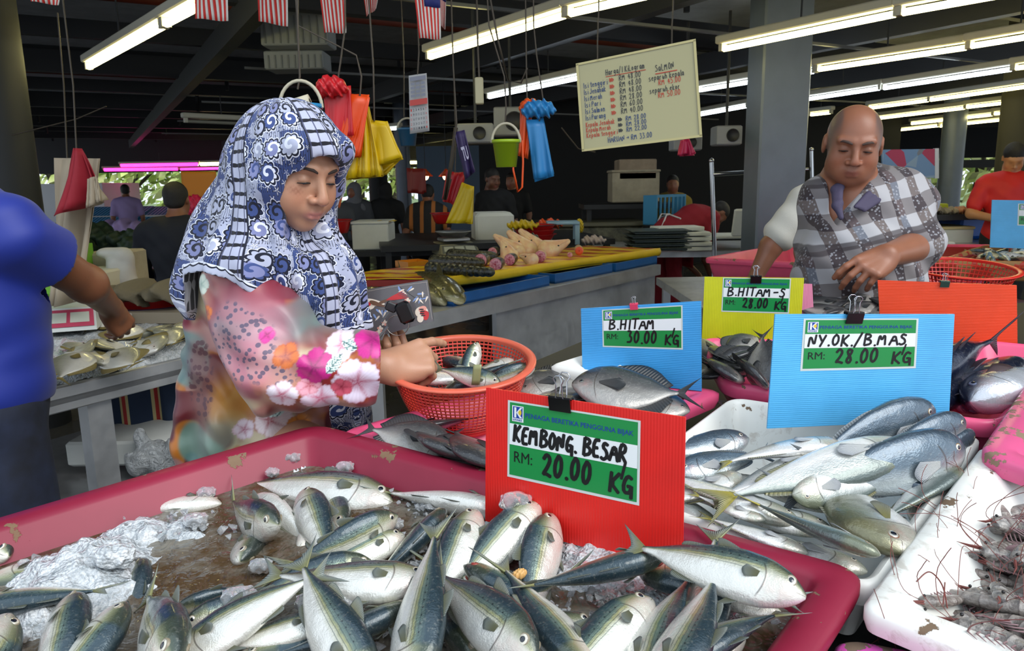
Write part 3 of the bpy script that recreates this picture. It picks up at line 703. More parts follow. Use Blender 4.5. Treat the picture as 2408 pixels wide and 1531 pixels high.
def pomf(sk, fn, ey, k=1.0):
 return dict(top=[(0, .022), (.07, .032), (.25, .17 * k), (.45, .25 * k), (.62, .275 * k), (.78, .235 * k), (.9, .15 * k), (.97, .07 * k), (1, .012)],
 bot=[(0, -.022), (.07, -.032), (.25, -.16 * k), (.45, -.25 * k), (.62, -.265 * k), (.78, -.22 * k), (.9, -.14 * k), (.97, -.075 * k), (1, -.03)],
 wid=[(0, .010), (.07, .016), (.25, .040), (.45, .064), (.62, .078), (.78, .074), (.9, .054), (.97, .034), (1, .010)],
 fins=[('dorsal_fin', .10, .62, 1, .085, 1.2), ('anal_fin', .10, .58, -1, .085, 1.2)], finp=1.6,
 eye=(.91, -.005, .019), tail=.19, tspan=.20, fork=.11, pec=.2, pecz=-.02, skin=sk, fin=fn, tfin=fn, eyes=ey)
SP['black_pomfret'] = pomf(fish_mat('dark_pomfret_skin', '3f4043', '6b6a69', 'a09d98', 'plain', metal=.3, rough=.36, fleck=.22), fin_mat('dark_fin', '4a4846', '33383c'), eye_mats('dark_pomfret', '6a6a60', '3a3630'))
SP['silver_pomfret'] = pomf(fish_mat('silver_pomfret_skin', '97957f', 'bfbcae', 'dedcd2', 'plain', metal=.15, rough=.3, fleck=.1), fin_mat('yellow_pomfret_fin', '9c8a4c', '7d7044'), eye_mats('silver_pomfret'), 1.05)
SP['tuna'] = dict(top=[(0, .012), (.1, .022), (.3, .10), (.5, .14), (.7, .150), (.85, .125), (.93, .085), (.98, .04), (1, .004)],
 bot=[(0, -.012), (.1, -.022), (.3, -.10), (.5, -.145), (.7, -.16), (.85, -.13), (.93, -.09), (.98, -.05), (1, -.02)],
 wid=[(0, .014), (.1, .016), (.3, .07), (.5, .105), (.7, .118), (.85, .105), (.93, .072), (.98, .036), (1, .006)],
 fins=[('dorsal_fin', .52, .66, 1, .07, .9), ('anal_fin', .42, .48, -1, .06, 1.6), ('dorsal_fin', .42, .48, 1, .06, 1.6)],
 eye=(.90, .015, .021), tail=.17, tspan=.19, fork=.14, pec=.16, pecz=.0,
 skin=fish_mat('tuna_skin', '1f2740', '5e6678', 'cfd3dc', 'plain', metal=.5, rough=.22, fleck=.2), fin=fin_mat('tuna_fin', '4a3a44', '3a3440'), tfin=fin_mat('tuna_tail_fin', '54434a', '45404a'), eyes=eye_mats('tuna', '7d84a0', '3a3c50'))
SP['catfish'] = dict(top=[(0, .012), (.1, .02), (.35, .06), (.6, .085), (.8, .08), (.92, .055), (1, .015)], bot=[(0, -.012), (.1, -.03), (.35, -.06), (.6, -.085), (.8, -.075), (.92, -.05), (1, -.025)],
 wid=[(0, .006), (.1, .012), (.35, .04), (.6, .07), (.8, .085), (.92, .075), (1, .035)], fins=[('dorsal_fin', .6, .7, 1, .04, .8)], eye=(.93, .02, .009), tail=.13, tspan=.08, fork=.07, pec=.1,
 skin=fish_mat('olive_fish_skin', '5a5634', '9a9464', 'e0d6ac', 'plain', metal=.1, rough=.25), fin=fin_mat('olive_fin', '5d5a3a', '4a4830'), tfin=fin_mat('olive_fin_rays', '5d5a3a', '4a4830'), eyes=eye_mats('olive_fish', '8a8450'))
_pool = {}
def fish_proto(kind, var, eyes=2):
 key = (kind, var, eyes)
 bends = [(0, 0), (.045, 0), (-.045, 0), (.02, .04), (-.02, -.03)]
 if key not in _pool:
  b, s_ = bends[var]; _pool[key] = make_fish({'mackerel_red_eye': 'mackerel', 'queenfish': 'silver_fish', 'grey_queenfish': 'silver_fish', 'black_pomfret': 'pomfret', 'silver_pomfret': 'pomfret', 'catfish': 'olive_fish'}.get(kind, kind), SP[kind], b, s_, True, eyes); return _pool[key]
 return copy_tree(_pool[key])
FISH = []
def put_fish(kind, H, T, t, L=None, var=None, label=None, group=None, up=UPN, wide=1.0, keep='mid', cat='fish'):
 """H snout, T tail tip (points); t turns the back: +90 to the left of its heading, -90 to the right"""
 H, T = Vector(H), Vector(T); d = H - T; X = d.normalized(); Lr = d.length
 if L is not None and L > 0:
  if keep == 'head': T = H - X * L
  elif keep == 'tail': H = T + X * L
  else: c = (H + T) / 2; H = c + X * L / 2; T = c - X * L / 2
  Lr = L
 U = Vector(up); U = (U - X * U.dot(X)).normalized(); Lf = U.cross(X)
 a = math.radians(t); Z = U * math.cos(a) + Lf * math.sin(a); Y = Z.cross(X)
 if var is None: var = len(FISH) % 5
 o = fish_proto(kind, var)
 m = Matrix((X, Y, Z)).transposed().to_4x4() @ Matrix.Diagonal((Lr, Lr * wide, Lr * wide, 1)); m.translation = (H + T) / 2
 o.matrix_world = m; tag(o, label, cat, group); FISH.append(o); return o
# ---- mackerel in the red tray: (snout px, tail px, height of snout, height of tail, turn of the back, length or None, variant, kind, label)
MK = [
((924, 1174), (530, 1122), -.045, -.045, 75, None, 1, 'mackerel', 'mackerel half under water at the back corner, snout to the right'),
((846, 1194), (600, 1150), -.062, -.066, 95, .25, 2, 'mackerel', 'pale mackerel just under the water below the backmost one'),
((522, 1184), (390, 1190), -.05, -.055, 110, .2, 0, 'mackerel', 'pale mackerel belly touching the ice heap near the back rim'),
((648, 1250), (508, 1166), -.005, -.075, 20, .24, 3, 'mackerel', 'olive backed mackerel with round eye, head down right above the brown water'),
((578, 1314), (615, 1215), -.038, -.105, 60, .22, 4, 'mackerel', 'mackerel with only its pale head out of the brown water'),
((598, 1172), (702, 1264), -.045, -.055, 150, .21, 0, 'mackerel', 'pale mackerel belly up, tail pointing to the brown water'),
((716, 1152), (768, 1292), -.022, -.04, -65, .22, 0, 'mackerel', 'striped mackerel standing upright between pale ones, snout to the back rim'),
((800, 1240), (766, 1140), -.045, -.06, 60, .2, 1, 'mackerel', 'mackerel head with shiny cheek tucked behind the striped upright one'),
((700, 1300), (790, 1225), -.06, -.06, 120, .2, 2, 'mackerel', 'mackerel drowned in the brown water beside the long dark one'),
((938, 1212), (636, 1356), -.008, -.025, 12, None, 1, 'mackerel', 'long dark backed mackerel curving up to the right with a row of dots'),
((950, 1256), (690, 1372), -.030, -.04, 62, None, 0, 'mackerel', 'slim silver mackerel below the long dark backed one'),
((878, 1312), (672, 1376), -.028, -.04, 35, .2, 4, 'mackerel', 'small dark mackerel wedged above the broad silver one'),
((1046, 1204), (918, 1332), -.012, -.035, -40, .2, 3, 'mackerel', 'blue backed mackerel leaning up to the right left of the pale plump one'),
((1200, 1206), (968, 1168), -.035, -.04, 130, .26, 0, 'mackerel', 'pale mackerel with a thin tail lying at the back beside the red card'),
((1118, 1198), (1046, 1362), 0, -.03, 78, .22, 0, 'mackerel', 'plump pale mackerel pointing up, two small dark scars on its side'),
((1266, 1180), (1118, 1336), .016, -.03, 68, .235, 0, 'mackerel', 'bright mackerel with pink snout against the red card'),
((1284, 1203), (1252, 1392), .012, -.03, 55, .23, 4, 'mackerel', 'mackerel pointing straight up with grey back at its left, below the red card'),
((1566, 1306), (1185, 1398), .018, .0, -52, None, 3, 'mackerel_red_eye', 'blue mackerel with reddish head crossing below the red card'),
((1896, 1396), (1440, 1262), .062, .052, 66, None, 1, 'mackerel', 'silver mackerel on top whose tail crosses the red card foot'),
((1090, 1330), (1285, 1440), .0, -.03, 55, .23, 0, 'mackerel_red_eye', 'olive mackerel with a red eye ring, snout to the left in the middle'),
((1006, 1376), (585, 1352), .02, .022, 82, None, 3, 'mackerel', 'broad silver mackerel lying level in the middle of the pile'),
((408, 1432), (648, 1372), -.028, -.04, 8, None, 1, 'mackerel', 'dark blue back of a mackerel with an ice chip on it'),
((428, 1472), (744, 1376), -.018, -.022, -35, None, 0, 'mackerel', 'green blue mackerel, eye at the left, beside the big head'),
((392, 1560), (552, 1462), -.02, .008, -80, .22, 4, 'mackerel', 'mackerel whose dark tail fin spreads right of the big head'),
((776, 1458), (470, 1532), -.01, -.015, 80, None, 0, 'mackerel', 'silver mackerel with an olive back stripe under the spread tail'),
((872, 1640), (758, 1424), -.01, .03, 62, .24, 1, 'mackerel', 'mackerel with an upraised forked tail at the bottom edge, left of the middle'),
((974, 1428), (590, 1576), -.002, -.01, -48, None, 1, 'mackerel', 'long blue mackerel lying low at the bottom edge, snout to the right'),
((962, 1640), (1014, 1312), .0, .055, 58, .255, 0, 'mackerel', 'mackerel standing tail up with a tall forked tail in the middle'),
((1262, 1545), (1018, 1340), .038, .012, 48, .25, 0, 'mackerel', 'big olive striped mackerel heading down right with a round eye'),
((1410, 1610), (1216, 1376), -.01, .0, -62, .25, 3, 'mackerel', 'mackerel with a yellow line and dark spots right of the big striped one'),
((412, 1556), (318, 1330), .052, -.06, 38, .27, 0, 'mackerel', 'big mackerel head facing the camera at the lower left with a ringed eye'),
((186, 1386), (120, 1610), -.004, -.02, -58, .235, 4, 'mackerel', 'mackerel with ribbed flank standing up left of the big head'),
((306, 1420), (160, 1600), .002, -.02, -70, .24, 1, 'mackerel', 'mackerel with pale belly leaning right, just left of the big head'),
((30, 1444), (-60, 1600), .01, -.01, -120, .24, 0, 'mackerel', 'pale rounded mackerel cut by the left picture edge at the bottom'),
((176, 1272), (212, 1372), -.03, -.12, 40, .22, 3, 'mackerel', 'mackerel snout and eye poking out above the left ice heap'),
((22, 1306), (-90, 1262), -.035, -.06, 60, .22, 0, 'mackerel', 'mackerel with silver eye ring entering at the left edge'),
((336, 1312), (322, 1430), -.046, -.07, -30, .19, 0, 'mackerel', 'striped mackerel back just under the water right of the ice heap'),
((-70, 1432), (66, 1412), -.03, -.02, 70, .2, 0, 'mackerel', 'mackerel tail reaching in from the left edge above the ice'),
((-44, 1384), (116, 1346), -.058, -.062, 95, .22, 2, 'mackerel', 'pale mackerel under water at the left edge'),
((1530, 1406), (1318, 1610), .002, -.01, 76, .25, 0, 'mackerel', 'bright silver mackerel belly with dark eye at its upper right, bottom edge'),
((1486, 1650), (1624, 1326), -.0, .016, 58, .25, 3, 'mackerel', 'blue backed mackerel tail up leaning left near the right corner'),
((1640, 1552), (1672, 1338), -.018, .008, 66, .24, 0, 'mackerel', 'spotted mackerel tail up beside the leaning blue backed one'),
((1838, 1444), (1606, 1378), -.008, -.012, 85, None, 2, 'mackerel', 'pale blue mackerel tucked under the top silver one'),
((1572, 1566), (1862, 1412), .012, .018, 60, None, 1, 'mackerel', 'green striped mackerel along the right rim, tail to the back'),
((1548, 1660), (1648, 1446), .03, .045, 62, .24, 4, 'mackerel', 'mackerel with a raised grey forked tail near the bottom right corner'),
((1500, 1346), (1650, 1372), -.02, -.005, 80, .22, 0, 'mackerel', 'mackerel tail and back seen under the top silver one'),
((1400, 1462), (1230, 1532), -.04, -.04, 60, .24, 0, 'mackerel', 'dim mackerel deep between the ice and the bright belly'),
((560, 1560), (760, 1500), -.035, -.035, 80, .24, 2, 'mackerel', 'mackerel buried below the spread tail at the bottom edge'),
((1000, 1470), (1160, 1420), -.045, -.035, 20, .24, 2, 'mackerel', 'mackerel buried between the tail up one and the striped one'),
((1130, 1560), (1050, 1400), -.035, -.03, -70, .24, 0, 'mackerel', 'mackerel belly glimpsed left of the big striped one'),
((1750, 1500), (1560, 1540), -.035, -.04, 80, .24, 0, 'mackerel', 'mackerel low under the green striped one'),
]
for (h, t_, hh, ht, t, L, var, kind, lab) in MK:
 put_fish(kind, sp(h[0], h[1], hh), sp(t_[0], t_[1], ht), t, L and L * 1.08, var, lab, 'mackerel in the red tray', keep='head' if L else 'mid', wide=1.12)
# ---- silver fish with yellow tails in the white tray
ST = [
((1975, 1036), (1662, 1086), .035, .02, 105, None, 1, 'queenfish', 'white silver fish along the foot of the long blue card'),
((2146, 1046), (1630, 1192), .045, .02, -112, None, 0, 'queenfish', 'longest white fish crossing the heap from lower left to upper right'),
((2192, 962), (1850, 1096), .045, .01, 15, None, 2, 'grey_queenfish', 'dark grey fish back leaning on the long blue card at its right'),
((2270, 990), (2010, 1100), .03, .0, 20, None, 0, 'grey_queenfish', 'dark grey fish with rounded head by the back right corner'),
((2275, 1052), (1812, 1176), .03, .012, 25, None, 1, 'grey_queenfish', 'large slate grey fish below the longest white one'),
((1930, 1072), (1648, 1186), .015, .012, 110, None, 3, 'queenfish', 'silver fish with olive flecks left of the longest white one'),
((1590, 1110), (1830, 1060), .005, .0, -60, None, 2, 'grey_queenfish', 'dark blue fish at the left behind the red card edge'),
((1864, 1166), (2130, 1132), .02, -.0, 140, None, 0, 'queenfish', 'white fish lying belly up with its mouth to the left'),
((2074, 1310), (1738, 1172), .03, .012, -58, None, 3, 'queenfish', 'large olive backed fish heading down to the right tray corner'),
((2112, 1300), (1950, 1120), .005, -.02, -82, .30, 0, 'trevally', 'deep bodied fish with a brown ringed eye beside the prawn tray'),
((2250, 1100), (2080, 1220), -.0, -.02, -60, .27, 0, 'queenfish', 'fish with a yellow fin deep at the right side of the white tray'),
((1800, 1226), (1612, 1160), -.0, .005, 95, None, 2, 'queenfish', 'pale fish whose yellow tail shows beside the red card'),
((1900, 1300), (1630, 1206), -.008, -.0, 105, None, 0, 'queenfish', 'long pale fish lying along the inner side of the red tray rim'),
((1800, 1290), (1590, 1222), -.03, -.03, 90, None, 1, 'queenfish', 'white fish low by the red rim with an upright yellow fin'),
((2290, 1020), (2160, 1120), .0, -.03, 0, .24, 0, 'grey_queenfish', 'dark fish squeezed in the right corner of the white tray'),
((1760, 1030), (1600, 1060), -.03, -.03, 60, .25, 0, 'grey_queenfish', 'dim dark fish at the left end of the white tray'),
((2000, 1200), (1760, 1130), -.035, -.035, 90, .27, 2, 'queenfish', 'pale fish under the belly up one'),
((2160, 1240), (2240, 1100), -.045, -.045, 90, .25, 2, 'queenfish', 'pale fish under the brown ringed eye one'),
((1960, 1250), (1700, 1190), -.02, -.02, 95, .27, 0, 'queenfish', 'pale fish under the large olive backed one'),
((1700, 1260), (1560, 1180), -.03, -.02, 80, .25, 1, 'queenfish', 'white fish hidden behind the red card edge, yellow tail up'),
((2040, 1345), (1850, 1290), -.03, -.03, 100, .26, 0, 'queenfish', 'pale fish in the near corner of the white tray'),
((1740, 1120), (1600, 1170), -.015, -.01, 100, .26, 2, 'queenfish', 'silver fish crossing the dark blue ones at the left'),
((1880, 1235), (1660, 1150), -.008, .005, 100, .28, 3, 'queenfish', 'silver fish with a pale yellow tail below the longest white one'),
((2200, 1150), (2040, 1110), -.01, -.01, -70, .27, 0, 'grey_queenfish', 'slate fish between the belly up one and the tray side'),
]
for (h, t_, hh, ht, t, L, var, kind, lab) in ST:
 put_fish(kind, sp(h[0], h[1], hh - .01), sp(t_[0], t_[1], ht - .01), t, L, var, lab, 'silver fish in the white tray', keep='head' if L else 'mid', wide=1.0 if kind == 'trevally' else .66 if 'longest white fish' in lab else .88)
# ---- dark pomfrets in the pink tray (some left of the red card, some right of it)
BP = [
((1030, 1046), (868, 1008), .0, .02, 70, .21, 0, 'dark pomfret with a long raised tail at the left end of the pink tray'),
((1090, 1078), (960, 1000), .012, .0, -60, .22, 1, 'grey pomfret lying domed under the red basket'),
((1170, 1100), (1050, 1000), .02, .005, -70, .23, 0, 'greenish pomfret cut by the left side of the red card'),
((1140, 1120), (1040, 1060), -.01, -.02, -70, .2, 2, 'pomfret low beside the red tray rim under the others'),
((980, 1010), (1110, 985), -.02, -.02, 60, .2, 0, 'pomfret under the basket bottom'),
((1345, 905), (1655, 935), .035, .02, -70, None, 1, 'large dark pomfret with its tail under the short blue card'),
((1235, 915), (1400, 882), .01, .01, -72, .22, 0, 'dark pomfret right of the basket, snout to the left'),
((1260, 950), (1440, 900), .0, .0, 80, .22, 2, 'dark pomfret directly behind the black clip of the red card'),
((1600, 962), (1400, 935), .0, .0, 80, .23, 0, 'dark pomfret in front of the largest one, snout to the right'),
((1470, 975), (1300, 935), .0, -.01, 80, .22, 1, 'grey pomfret above the top edge of the red card'),
((1330, 960), (1200, 930), -.03, -.03, 80, .22, 1, 'pomfret low beside the basket'),
((1545, 905), (1700, 940), -.02, -.02, 80, .22, 1, 'pomfret at the foot of the short blue card'),
]
for (h, t_, hh, ht, t, L, var, lab) in BP:
 put_fish('black_pomfret', sp(h[0], h[1], hh - .01), sp(t_[0], t_[1], ht - .01), t, L, var, lab, 'dark pomfrets in the pink tray', wide=.92)
# ---- small dark pomfrets below the yellow card
B5 = [((1740, 895), (1655, 835), .03, .0, -60, .21), ((1700, 850), (1800, 815), .01, .01, 60, .17), ((1680, 815), (1745, 870), .0, .02, 70, .18), ((1765, 800), (1700, 830), .02, .01, 70, .16), ((1720, 798), (1790, 790), .0, .0, 80, .15),
 ((1800, 900), (1720, 840), .02, .02, -40, .19), ((1660, 880), (1760, 850), -.01, .0, 80, .18), ((1840, 830), (1770, 850), .0, .0, 80, .17), ((1790, 880), (1793, 800), -.0, .06, 60, .18), ((1655, 810), (1690, 860), .0, -.02, 80, .18), ((1760, 845), (1680, 862), .01, .0, 50, .18), ((1900, 860), (1820, 850), -.01, 0, 70, .2), ((1780, 820), (1720, 810), -.02, 0, 70, .16)]
B5L = ['dark pomfret nearest the pink tray corner, between the blue cards', 'dark pomfret with its back to the yellow card in the middle', 'dark pomfret against the right side of the short blue card', 'small pomfret touching the yellow card foot', 'small pomfret at the right end below the yellow card', 'grey pomfret crossing the pink tray corner', 'broad dark pomfret flat beside the short blue card', 'pomfret half hidden by the long blue card', 'pomfret with an upright tail at the left edge of the long blue card', 'pomfret tucked behind the short blue card', 'slim lying pomfret under the middle ones', 'pomfret hidden behind the long blue card', 'little pomfret deep under the yellow card']
for (h, t_, hh, ht, t, L), lab in zip(B5, B5L):
 put_fish('black_pomfret', sp(h[0], h[1], hh - .0), sp(t_[0], t_[1], ht - .0), t, L, None, lab, 'small dark pomfrets below the yellow card', wide=.85)
# ---- tuna
put_fish('tuna', sp(2262, 950, .0), sp(2500, 850, .0), -100, .40, 0, 'plump tuna with a big eye facing left in the pink tray')
put_fish('tuna', sp(2160, 905, .0), sp(2330, 790, .06), 20, .40, 1, 'tuna seen from its tail, forked fin raised beside the orange card')
put_fish('tuna', sp(2240, 960, -.03), sp(2460, 800, .02), 60, .42, 1, 'dark tuna under the plump one, tail to the right edge')
put_fish('tuna', sp(2140, 960, -.03), sp(2330, 880, -.02), 60, .36, 1, 'tuna hidden behind the long blue card')
# ---- small grey fish in the wooden tray
for i in range(16):
 a = i * 2.4; x, y = 1925 + (i % 8) * 46, 712 + (i // 8) * 17; dx = 22 * math.cos(a) + 10; dy = 8 * math.sin(a)
 put_fish('black_pomfret', sp(x + dx, y + dy, .035), sp(x - dx, y - dy, .03), 70, .17, None, 'small grey fish in the wooden edged tray, %s row, %s from the left' % (('back', 'front')[i // 8], ('first', 'second', 'third', 'fourth', 'fifth', 'sixth', 'seventh', 'eighth')[i % 8]), 'grey fish in the wooden tray', wide=.6)
# ================= water and ice in the red tray =================
_wp = [Vector((c.x, c.y)) for c in (K0, K1, K2, K3)]
def inT1(x, y, m=0.0):
 P = _poly(_wp if sum(_wp[i-1].x * _wp[i].y - _wp[i].x * _wp[i-1].y for i in range(4)) > 0 else _wp[::-1], m); n = 4
 return all((P[(i + 1) % n].x - P[i].x) * (y - P[i].y) - (P[(i + 1) % n].y - P[i].y) * (x - P[i].x) > 0 for i in range(n))
wm = NT('murky_water'); co = wm.coord('Object'); n1 = wm.noise(co, 9, 5, .6); n2 = wm.noise(co, 30, 2, .5, 1.2); n3 = wm.noise(co, 70, 2)
wm.base(wm.mix(wm.ramp(n1.outputs[0], [(0.42, 0.0), (0.66, 0.8)]), lin('5a4630'), lin('a3a196'))); wm.p(Roughness=0.04, Specular_IOR_Level=0.8, Transmission_Weight=0.25, IOR=1.33)
wm.bump(wm.math('ADD', n2.outputs[0], wm.math('MULTIPLY', n3.outputs[0], .25)), 0.7, 0.02)
P = _round(_poly([Vector((c.x, c.y)) for c in (K0, K3, K2, K1)], 0.068), .03); mb = MB(); N = len(P)
WH = -.050
mb.add([(p.x, p.y, pz(p.y) + WH) for p in P] + [(p.x, p.y, pz(p.y) + WH - .03) for p in P], [tuple(range(N)), tuple(range(N, 2 * N))[::-1]] + [((i + 1) % N, i, i + N, (i + 1) % N + N) for i in range(N)], 0)
mb.build('melt_water', wm.m, label='murky brown melt water filling the left part of the red tray', cat='water', kind='stuff')
icem = NT('ice'); co = icem.coord(); a = icem.noise(co, 40, 5, .65); b_ = icem.noise(co, 160, 3)
icem.base(icem.ramp(a.outputs[0], [(0.3, lin('a7afb2')), (0.62, lin('edf0f2'))])); icem.p(Roughness=icem.ramp(b_.outputs[0], [(0.4, .06), (0.65, .4)]), Transmission_Weight=0.12, IOR=1.31, Specular_IOR_Level=.7, Coat_Weight=.6, Coat_Roughness=.05)
vv_ = icem.n('TexVoronoi', i_Scale=170.0, i_Vector=co); icem.bump(icem.math('ADD', a.outputs[0], icem.math('ADD', icem.math('MULTIPLY', b_.outputs[0], .5), icem.math('MULTIPLY', vv_.outputs[0], -.8))), 0.75, 0.010)
clear = NT('clear_ice'); clear.base((0.9, 0.93, 0.95)); clear.p(Roughness=0.08, Transmission_Weight=0.75, IOR=1.31); clear.bump(clear.noise(clear.coord(), 60, 3).outputs[0], .6, .01)
heaps = [((190, 1330), .16, .045, 1.0), ((120, 1400), .11, .045, 1.0), ((240, 1350), .09, .03, 1), ((330, 1225), .08, .032, 1), ((430, 1215), .08, .022, 1), ((250, 1240), .06, .018, 1), ((690, 1075), .05, .022, 1),
  ((1180, 1240), .16, .02, 1), ((1400, 1290), .16, .03, 1), ((1150, 1400), .2, .02, 1), ((1550, 1420), .2, .018, 1), ((800, 1420), .18, .012, 1), ((1020, 1300), .12, .012, 1)]
hp = [(sp(*h[0], -.03), h[1] * .6, h[2]) for h in heaps]
xs = np.linspace(min(p.x for p in P), max(p.x for p in P), 260); ys = np.linspace(min(p.y for p in P), max(p.y for p in P), 200)
XX, YY = np.meshgrid(xs, ys); Hh = np.full_like(XX, -0.075)
for (c, r, hgt) in hp: Hh = np.maximum(Hh, -0.066 + hgt * np.exp(-(((XX - c.x) ** 2 + (YY - c.y) ** 2) / (r * r)) ** 1.3) * 1.15)
Hh += (vnoise(XX * 60, YY * 60, 1) - .5) * .014 + (vnoise(XX * 150, YY * 150, 2) - .5) * .007 + (vnoise(XX * 25, YY * 25, 3) - .5) * .012
vs = []; fs = []; idx = {}
okm = np.array([[inT1(x, y, .072) for x in xs] for y in ys])
for j in range(len(ys)):
 for i in range(len(xs)):
  if okm[j, i]: idx[(j, i)] = len(vs); vs.append((xs[i], ys[j], pz(ys[j]) + Hh[j, i]))
for j in range(len(ys) - 1):
 for i in range(len(xs) - 1):
  q = [(j, i), (j, i + 1), (j + 1, i + 1), (j + 1, i)]
  if all(k in idx for k in q): fs.append(tuple(idx[k] for k in q))
MB().add(vs, fs, 0, True).build('crushed_ice', icem.m, label='crushed ice in wet grey heaps between the mackerel in the red tray', cat='ice', kind='stuff')
def shard(mb, c, r, mi=0):
 pts = [Vector((random.gauss(0, 1), random.gauss(0, 1), random.gauss(0, .6))).normalized() * r * random.uniform(.6, 1.15) for _ in range(9)]
 import bmesh
 bm = bmesh.new(); [bm.verts.new(p) for p in pts]; bmesh.ops.convex_hull(bm, input=bm.verts); bm.verts.ensure_lookup_table()
 bm.verts.index_update(); vv = [Vector(c) + v.co for v in bm.verts]; ff = [tuple(v.index for v in f.verts) for f in bm.faces]; bm.free(); mb.add(vv, ff, mi, False)
mb = MB(); zones = [((1330, 1270), 120, 50), ((1180, 1380), 130, 60), ((1380, 1460), 140, 60), ((1450, 1400), 110, 30), ((880, 1100), 150, 60), ((1000, 1190), 80, 30), ((1000, 1280), 90, 40), ((1120, 1320), 60, 30), ((900, 1480), 90, 40), ((1700, 1450), 90, 30), ((180, 1350), 130, 60), ((400, 1230), 130, 30), ((1150, 1180), 60, 14)]
for (c, sx, sy) in zones:
 for _ in range(46):
  q = sp(random.gauss(c[0], sx * .5), random.gauss(c[1], sy * .5), random.uniform(-.05, -.03))
  if inT1(q.x, q.y, .08): shard(mb, q, random.uniform(.003, .010))
mb.build('ice_chips', clear.m, label='scattered clear ice chips lying among the mackerel', cat='ice', kind='stuff')
CH = [((560, 1408), .02, 'oval ice chunk on the dark blue mackerel back'), ((1212, 1182), .022, 'clear ice chunk on the top rim of fish beside the red card'), ((682, 1078), .016, 'ice peak in the back corner of the red tray'), ((810, 1100), .014, 'pointed ice chunk standing in the water near the back rim'), ((640, 1112), .01, 'small round ice chunk in the back water'), ((730, 1418), .017, 'rounded ice chunk left of the spread mackerel tail'), ((815, 1420), .018, 'flat ice chunk right of the spread mackerel tail'), ((1560, 1075), .0, ''), ((925, 1235), .013, 'ice chunk at the snout of the long dark mackerel'), ((612, 1332), .014, 'flat ice chunk floating in the brown water'), ((485, 1160), .013, 'thin ice piece floating by the red rim'), ((460, 1225), .016, 'glassy ice piece on the back ice heap'), ((270, 1310), .024, 'jagged ice slab on the left ice heap'), ((45, 1495), .012, 'ice piece at the bottom left by the rounded mackerel'), ((1385, 1340), .014, 'clear ice lump under the reddish headed mackerel')]
for (p_, r, lb) in CH:
 if r == 0: continue
 b = MB(); rnd_h = -.035 if r < .02 else -.02
 q = sp(*p_, {1212: .02, 560: -.005, 730: .0, 815: .005, 270: -.01}.get(p_[0], rnd_h)); c = [random.uniform(.7, 1.1) for _ in range(3)]
 s_ = SDF().ell((0, 0, 0), (r * 1.1, r * .8, r * .7)).ell((r * .6, .2 * r, .1 * r), (r * .6, r * .5, r * .6)).ell((-r * .4, -.3 * r, .3 * r), (r * .6, r * .6, r * .6))
 f = r; o = s_.mesh(r / 9, 'ice_chunk', clear.m if r != .024 else icem.m, warp=lambda X, Y, Z, f=f: (np.sin(X / f * 5 + 1) * np.sin(Y / f * 6) * np.sin(Z / f * 5 + 2)) * f * .16)
 o.location = q; tag(o, lb, 'ice chunk', 'ice chunks in the red tray')
# orange scrap of roe between the fish
o = SDF().ell((0, 0, 0), (.010, .006, .005)).ell((.007, .002, .002), (.006, .005, .005)).mesh(.0012, 'fish_roe', mat('roe', 'd9a866', .35), warp=lambda X, Y, Z: np.sin(X * 900) * np.sin(Y * 800) * .0012)
o.location = sp(1217, 1352, -.01); tag(o, 'small orange scrap of roe on the ice between mackerel', 'fish roe')
